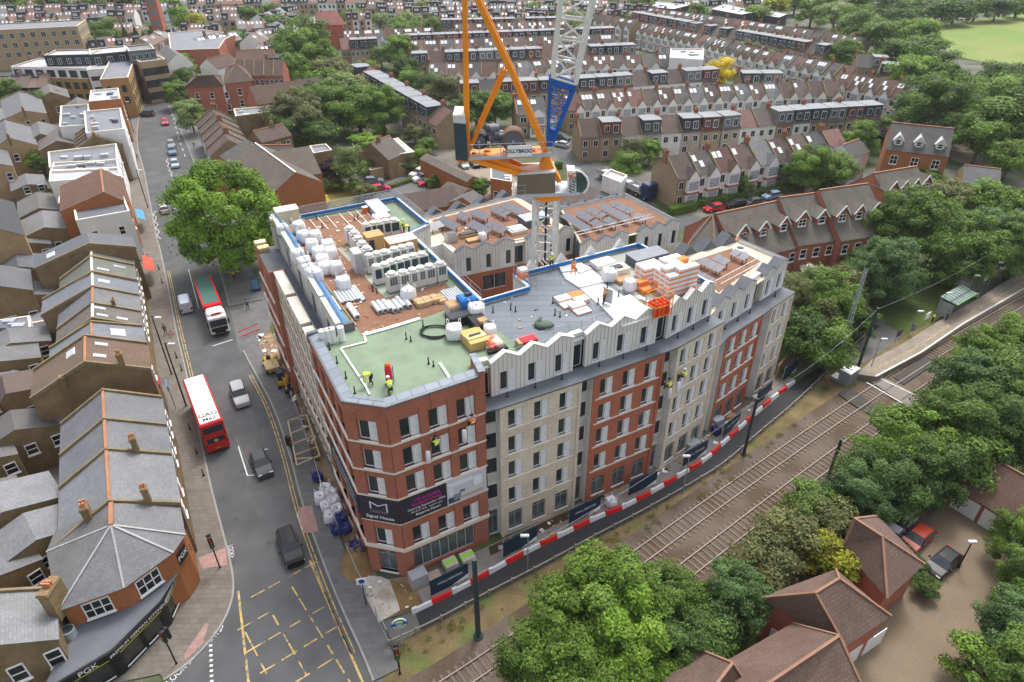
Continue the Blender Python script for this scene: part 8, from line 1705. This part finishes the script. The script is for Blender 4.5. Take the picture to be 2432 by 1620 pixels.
t=thing('lattice_mast','slender galvanised lattice mast at the end of the path','mast',W(1985,868));mb=MB()
for k in range(3):
 a=k*2.094;mb.tube((.45*math.cos(a),.45*math.sin(a),0),(.2*math.cos(a),.2*math.sin(a),14.5),.05,.04,5);mb.build('leg',GALV,t);mb=MB()
for i in range(20):
 z0,z1_=i*.72,(i+1)*.72;r0,r1=.45-.25*z0/14.5,.45-.25*z1_/14.5
 for k in range(3):a,b=k*2.094,(k+1)*2.094;mb.tube((r0*math.cos(a),r0*math.sin(a),z0),(r1*math.cos(b),r1*math.sin(b),z1_),.025,n=4)
mb.build('lacing',GALV,t,kind='stuff')
t=thing('platform_shelter','platform shelter with green edged striped roof','shelter',W(2262,738,.9),math.atan2((pf_l[3]-pf_l[1]).y,(pf_l[3]-pf_l[1]).x));mb=MB();mb.add([(-3,-1.3,2.5),(3,-1.3,2.5),(3,1.2,2.8),(-3,1.2,2.8),(-3,-1.3,2.6),(3,-1.3,2.6),(3,1.2,2.9),(-3,1.2,2.9)],[(3,2,1,0),(4,5,6,7),(0,1,5,4),(1,2,6,5),(2,3,7,6),(3,0,4,7)]);mb.build('roof',mat('ribbed_glass',(.25,.33,.3),.4,.1,1,pat='tile',pv=(.7,9,.3,.25)),t)
mb=MB();mb.box(-3.02,-1.36,2.48,3.02,-1.3,2.62);mb.build('green_edge',mat('tram_green',(.1,.42,.05),.5),t)
for x in(-2.8,-.9,.9,2.8):mb=MB();mb.box(x-.05,1.0,0,x+.05,1.1,2.75);mb.build('post',GALV,t)
mb=MB();mb.box(-2.8,1.02,.3,2.8,1.06,2.3);mb.build('back_glass',mat('shelter_glass',(.1,.12,.13),.1,spec=.6),t);mb=MB();mb.box(-2.9,-.9,0,-2.85,1,2.3);mb.build('end_panel',GALV,t);mb=MB();mb.box(-2,.4,.42,2,.85,.5);mb.build('bench',BLACK,t)
for q,l in(((2196,770),'pale information board left of the shelter'),((2335,678),'pale information board right of the shelter'),((2130,810),'angled dark display on two legs on the platform')):
 t=thing('information_board',l,'sign',W(*q,.9),.6);mb=MB();mb.box(-.6,-.05,.9,.6,.05,1.9);mb.build('panel',WHITE if 'dark' not in l else DARK,t)
 for x in(-.5,.5):mb=MB();mb.box(x-.04,-.04,0,x+.04,.04,1.9);mb.build('leg',GALV,t)
for q,l in(((2168,785),'grey litter bin on the platform left of the shelter'),((2318,705),'grey litter bin on the platform right of the shelter')):
 t=thing('litter_bin',l,'bin',W(*q,.9));mb=MB();mb.lathe([(.28,0),(.3,.9)],n=12);mb.build('drum',GP,t);mb=MB();mb.lathe([(.33,.9),(.2,1.02)],n=12);mb.build('lid',DARK,t)
for q,sz,l in(((2010,905),(2.2,1.4,1.9),'white topped equipment cabinet at the foot crossing'),((1985,900),(1.2,.8,.5),'low grey cabinet left of the equipment cabinet')):
 t=thing('equipment_cabinet',l,'cabinet',W(*q),.65);mb=MB();mb.bbox(-sz[0]/2,-sz[1]/2,0,sz[0]/2,sz[1]/2,sz[2],.03);mb.build('body',GP,t);mb=MB();mb.box(-sz[0]/2-.05,-sz[1]/2-.05,sz[2],sz[0]/2+.05,sz[1]/2+.05,sz[2]+.06);mb.build('lid',WHITEP,t)
t=thing('tram_stop_sign','round white green and blue tram stop sign at the path corner','sign',W(956,1532),R(15));mb=MB();mb.tube((0,0,0),(0,0,2.6),.06,n=8);mb.build('post',GALV,t)
for r0,m_,y in((.62,WHITEP,0),(.5,MATS['tram_green'],.02),(.32,WHITEP,.04)):mb=MB();mb.tube((0,-y-.03,3.0),(0,.03+y,3.0),r0,r0,24);mb.build('disc',m_,t)
mb=MB();mb.box(-.7,-.1,2.88,.7,.1,3.12);b_=mb.build('blue_bar',mat('sign_blue',(.02,.06,.28),.5),t);text('TRAMS',.2,WHITEP,Matrix.Translation((0,-.11,3))@Matrix.Rotation(R(90),4,'X'),b_)
# ================================================================ road side: lamps, signals, site fence, bags, machines, people
pole((443,966),9.5,'tall dark lamp post on the left pavement by the bus','lamp_post',BLACK,.1,(.9,-.3),'lamp');pole((408,890),9,'dark lamp post on the left pavement further up','lamp_post',BLACK,.09,(.9,-.3),'lamp');pole((352,495),8,'dark lamp post by the blue awning','lamp_post',BLACK,.09,(.9,-.3),'lamp');pole((318,315),8,'dark lamp post far up the left pavement','lamp_post',BLACK,.09,(.9,-.3),'lamp');pole((655,730),7,'dark pole beside the lorry under the plane tree','lamp_post',GP,.08,None,'pole');pole((2276,1348),3.6,'black lantern post in the mews court','lantern_post',BLACK,.07,(.0,.0),'lamp')
def signal(base,h,label,rz):
 t=pole(base,h,label,'traffic_signal',BLACK,.07,None,'traffic light');t.rotation_euler=(0,0,rz)
 for k in range(2):
  mb=MB();mb.bbox(-.2,-.16+k*.4,h-1.2,.2,.16+k*.4-.06,h+.1,.04);o=mb.build('signal_head',BLACK,t)
  for j,c in enumerate(((.3,.02,.02),(.3,.15,.02),(.02,.2,.05))):mb=MB();mb.tube((0,-.22+k*.4,h-.15-j*.38),(0,-.16+k*.4,h-.15-j*.38),.12,.12,10);mb.build('lens',mat(f'lens{j}',c,.3),o)
signal((523,1350),4.2,'black traffic signal on the pavement by the corner shop',.6);signal((420,1578),4.4,'black traffic signal in front of the corner shop windows',-.4);signal((700,1098),3.6,'black traffic signal by the site trench',1.0);signal((950,1600),3.4,'black traffic signal at the bottom edge by the crossing',.3)
fl_=[offset_line(RKs[:i0+1],-2.35)];fpts=resample(fl_[0],2.6);sfence=thing('site_fence','grey mesh site fence along the right pavement','fence',(0,0,0))
for i in range(len(fpts)-1):
 a,b=fpts[i],fpts[i+1];mb=MB();mb.T=frame(a,b);L=dist(a,b)
 for z in(.15,1.9):mb.tube((.05,0,z),(L-.05,0,z),.025,n=5)
 for x in(.05,L-.05):mb.tube((x,0,0),(x,0,2.0),.03,n=5)
 for k in range(9):mb.tube((.05+k*(L-.1)/8,0,.15),(.05+k*(L-.1)/8,0,1.9),.008,n=3)
 mb.build('fence_panel',GALV if i%5 else DARK,sfence,kind='stuff')
gb=[bag_mesh(mat('soiled_white',(.66,.65,.68),.8,.12,3),21,.8),bag_mesh(MATS['soiled_white'],22,.8)];bb=[bag_mesh(mat('blue_bag',(.025,.03,.16),.7,.1,3),23,.7)]
for i,q in enumerate([(775,1172),(788,1185),(763,1192),(795,1198),(778,1212),(803,1222),(786,1236),(790,1205)]):bag(*q,f'grey white bulk bag, {["topmost","second highest","leftmost","right upper","central","right lower","lowest","middle right"][i]} of the roadside heap',i,.03,1.15,gb,'white bulk bags beside the road')
for i,q in enumerate([(756,1140),(813,1240),(822,1262),(800,1265),(842,1300),(855,1320)]):bag(*q,f'dark blue bulk bag, {["alone by the trench","upper of the group below white bags","right of the group below white bags","left of the group below white bags","upper on the sand heap","lower on the sand heap"][i]}',0,.03,(.95 if i!=4 else.8)*1.0,bb,'blue bulk bags beside the road')
t=thing('sand_heap','brown sand heap beside the brick corner','sand',W(852,1330,.02));mb=MB();mb.lathe([(1.9,0),(1.4,.4),(.8,.85),(.2,1.05)],n=14,sx=.9,sy=1.4);mb.build('heap',MATS['sand'],t)
t=thing('trench_frame','timber trench frame of rails across the dark excavation','shoring',(0,0,0));TP_=mat('pale_timber',(.46,.38,.26),.85,.15,1)
for a,b in(((684,1000),(728,985)),((690,1030),(738,1010)),((695,1055),(748,1035)),((702,1080),(752,1062)),((700,1090),(756,1086)),((705,1105),(760,1080))):mb=MB();mb.bar(W(*a,.7),W(*b,.7),.12,.12);mb.build('cross_rail',TP_,t)
for a,b in(((684,1000),(705,1105)),((728,985),(760,1085))):mb=MB();mb.bar(W(*a,.65),W(*b,.65),.14,.14);mb.build('side_rail',TP_,t)
t=thing('site_dumper','small yellow site dumper in the roadside trench strip','dumper',W(645,875,.02),R(-62));YM=mat('plant_yellow',(.6,.33,.02),.5,.1,1)
mb=MB();mb.add([(.2,-.7,.6),(1.8,-.6,.6),(1.8,.6,.6),(.2,.7,.6),(0,-.9,1.35),(2.1,-.85,1.35),(2.1,.85,1.35),(0,.9,1.35)],[(3,2,1,0),(0,1,5,4),(1,2,6,5),(2,3,7,6),(3,0,4,7),(4,5,6,7)]);mb.build('skip',mat('dusty_yellow',(.5,.38,.2),.8),t);mb=MB();mb.bbox(-1.5,-.6,.5,-.1,.6,1.2,.08);mb.build('engine_cover',YM,t);mb=MB();mb.bbox(-1.0,-.3,1.2,-.5,.3,1.6,.05);mb.build('seat',BLACK,t);wheels(t,(-1.0,1.1),1.7,.45)
t=thing('mini_excavator','dark mini excavator digging in the roadside trench','excavator',W(675,915,.02),R(-70))
for sy in(-1,1):mb=MB();mb.bbox(-.9,sy*.6-.18,0,.9,sy*.6+.18,.45,.12);mb.build('track',BLACK,t)
mb=MB();mb.bbox(-.8,-.65,.5,.7,.65,1.1,.1);mb.build('chassis',YM,t);mb=MB();mb.bbox(-.6,-.6,1.1,.5,.3,2.3,.08);mb.build('cab',DARK,t);mb=MB();mb.bar((.6,.3,1.0),(1.7,.3,2.2),.2,.25);mb.build('boom',YM,t);mb=MB();mb.bar((1.7,.3,2.2),(2.5,.3,1.0),.16,.2);mb.build('stick',YM,t);mb=MB();mb.bbox(2.3,.0,.5,2.8,.6,1.0,.08);mb.build('bucket',BLACK,t)
boxes=[((995,1385),(1.6,1.1,1.5),GALV,'grey plant cabinet behind the first hoarding panel'),((1070,1345),(1.3,1.1,.7),mat('wrapped_pallet',(.55,.52,.42),.7,.15,3),'pallet of pale blocks near the shop glazing'),((1110,1330),(1.3,1.1,.7),MATS['wrapped_pallet'],'second pallet of pale blocks near the shop glazing'),((1032,1375),(1.2,1.0,.6),mat('brown_blocks',(.42,.34,.28),.8,.1,3),'small block pallet behind the first hoarding'),((1700,1010),(1.4,1.2,1.2),mat('clear_wrap',(.5,.53,.58),.4,.1,2),'wrapped pallet before the red end bay'),((1730,990),(1.3,1.0,.4),TIMB,'timber pallet stack before the red end bay'),((1815,925),(1.6,1.1,.35),TIMB,'timber pallet at the far end bay'),((1640,1065),(1.5,1.2,1.1),GALV,'steel mesh bundle before the second cream bay'),((1800,945),(1.4,.9,.3),INSUL,'white board stack at the far end bay')]
for q,sz,m_,l in boxes:boxthing('site_pallet',l,'pallet',None,sz,m_,rz=.5,z=.03,src=q,parts=[('base',(-sz[0]/2-.05,-sz[1]/2-.05,0,sz[0]/2+.05,sz[1]/2+.05,.12),TIMB)]+([('green_strap',(-sz[0]/2-.02,-.2,.1,sz[0]/2+.02,.2,sz[2]+.02),mat('lime_wrap',(.35,.7,.08),.6))]if 'blocks' in l else[]))
bag(1700,1030,'blue tied bundle behind the sixth hoarding panel',0,.03,.9,bb,'blue bulk bags beside the road');bag(1450,1200,'white bag behind the barriers by the red bay',1,.03,1.0,gb)
flat_gate=thing('timber_gate','brown timber trellis gate at the far end of the block','gate',(*W2(1850,890),0),.9)
mb=MB();mb.box(-1.3,-.05,0,1.3,.05,2.2);mb.build('panel',TIMB,flat_gate);mb=MB();mb.box(-1.4,-.08,2.2,1.4,.08,2.3);mb.build('top_rail',TIMB,flat_gate)
for px,py,rz,l,top,hat in[(590,735,.5,'person in dark clothes walking at the side street corner',GREYC,None),(558,665,1,'person in orange red vest under the plane tree',HIVO,None),(357,625,2,'person in black on the pavement by the red awning',GREYC,None),(395,795,.3,'person in dark clothes by the road work sign',GREYC,None),(462,350,1,'person in yellow jacket on the far right pavement',HIVIS,None),(318,378,1.5,'person in yellow jacket on the far left pavement',HIVIS,None),(328,380,1.2,'person in dark clothes beside the yellow jacket walker',GREYC,None),(660,870,1.0,'worker in yellow vest beside the dumper',HIVIS,HELM),(2212,768,.5,'person in yellow green vest by the shelter',HIVIS,None),(2246,762,.5,'person in black standing at the shelter',GREYC,None)]:person(W(px,py,.12 if px<560 else(.9 if px>2000 else.03)),rz,'walk' if 'walk' in l else 'stand',l,top,TROU,hat)
t=thing('road_work_sign','red triangle road work sign on the left pavement','sign',W(408,800,.12),R(20));mb=MB();mb.add([(-.45,0,.3),(.45,0,.3),(0,0,1.1),(-.45,.05,.3),(.45,.05,.3),(0,.05,1.1)],[(0,1,2),(5,4,3),(0,3,4,1),(1,4,5,2),(2,5,3,0)]);mb.build('red_triangle',MATS['signal_red'],t);mb=MB();mb.add([(-.3,-.01,.4),(.3,-.01,.4),(0,-.01,.92)],[(0,1,2)]);mb.build('white_field',WHITEP,t);mb=MB();mb.bar((0,.4,0),(0,.03,.9),.05,.05);mb.build('prop',GALV,t)
t=thing('bus_lane_sign','white square sign with blue disc on a post by the sand heap','sign',W(870,1438),R(10));mb=MB();mb.tube((0,0,0),(0,0,3.6),.05,n=7);mb.build('post',BLACK,t);mb=MB();mb.box(-.45,-.06,3.0,.45,-.02,3.8);mb.build('plate',WHITEP,t);mb=MB();mb.tube((0,-.09,3.4),(0,-.06,3.4),.26,.26,18);mb.build('blue_disc',MATS['sign_blue'],t)
for i,(a,b)in enumerate([((565,790),(612,770)),((572,800),(618,782))]):strip_thing('red_barrier',['upper','lower'][i]+' rail of the red plastic barrier across the site entrance','barrier',[a,b],.08,.12,MATS['barrier_red'],z=.35+.4*(1-i))
for i,q in enumerate([(452,1020),(468,1078),(484,1130),(432,880),(420,850),(386,672),(378,640)]):pole(q,1.0,f'short black bollard, {ORD[i]} listed along the left kerb','bollard',BLACK,.07,None,'bollard',z0=.12)
boxthing('telephone_kiosk','tall dark advertising panel under the plane tree','kiosk',None,(1.2,.9,2.4),DARK,rz=.3,z=.03,src=(610,690),parts=[('screen',(-.5,-.47,.5,.5,-.45,2.2),mat('screen_blue',(.1,.2,.32),.2))])
sc=random.Random(9);mb=MB()
def scraps(poly,z,n,big):
 xs=[p.x for p in poly];ys=[p.y for p in poly];k=0
 while k<n:
  p=Vector((sc.uniform(min(xs),max(xs)),sc.uniform(min(ys),max(ys))))
  if not inside(p,poly):continue
  k+=1;a=sc.uniform(.08,big);mb.cbox(p.x,p.y,z+.03,a,a*sc.uniform(.2,.9),.04,sc.randrange(5),sc.uniform(0,3))
scraps(WL([(690,545),(890,503),(990,590),(1067,682),(1000,752),(865,792)],ZD),ZD,120,.7);scraps(WL([(1130,740),(1300,660),(1420,740),(1250,810)],ZD),ZD,14,.4);scraps(WL([(1440,660),(1515,600),(1640,660),(1590,740),(1500,720)],ZD),ZD,90,.9);scraps(WL([(1030,540),(1220,480),(1340,540),(1130,580)],zR+.03),zR+.03,40,.5)
scraps(WL([(610,790),(640,800),(760,1080),(740,1090),(660,930)]),.03,110,.9);scraps(WL([(1170,1300),(1360,1212),(1660,1050),(1840,900),(1850,915),(1700,1060),(1400,1225),(1180,1335)]),.03,120,.7);scraps(WL([(850,1370),(960,1390),(990,1440),(885,1480)]),.04,30,.4)
mb.build('site_offcuts',[WHITEP,CARDO,GALV,TIMB,MATS['site_soil']],kind='stuff')['label']='loose offcuts and scraps scattered over the roof and site'
# ================================================================ thin summer haze
mb=MB();mb.box(-3100,-350,-1.5,3100,4100,64);m=bpy.data.materials.new('haze_air');m.use_nodes=True;N=m.node_tree.nodes;N.remove(N['Principled BSDF']);v=N.new('ShaderNodeVolumePrincipled');v.inputs['Density'].default_value=.00013;v.inputs['Color'].default_value=(.86,.9,.95,1);v.inputs['Anisotropy'].default_value=.2;m.node_tree.links.new(v.outputs[0],N['Material Output'].inputs['Volume'])
mb.build('haze',m,uv=False,kind='stuff')['label']='thin pale haze over the rooftops'
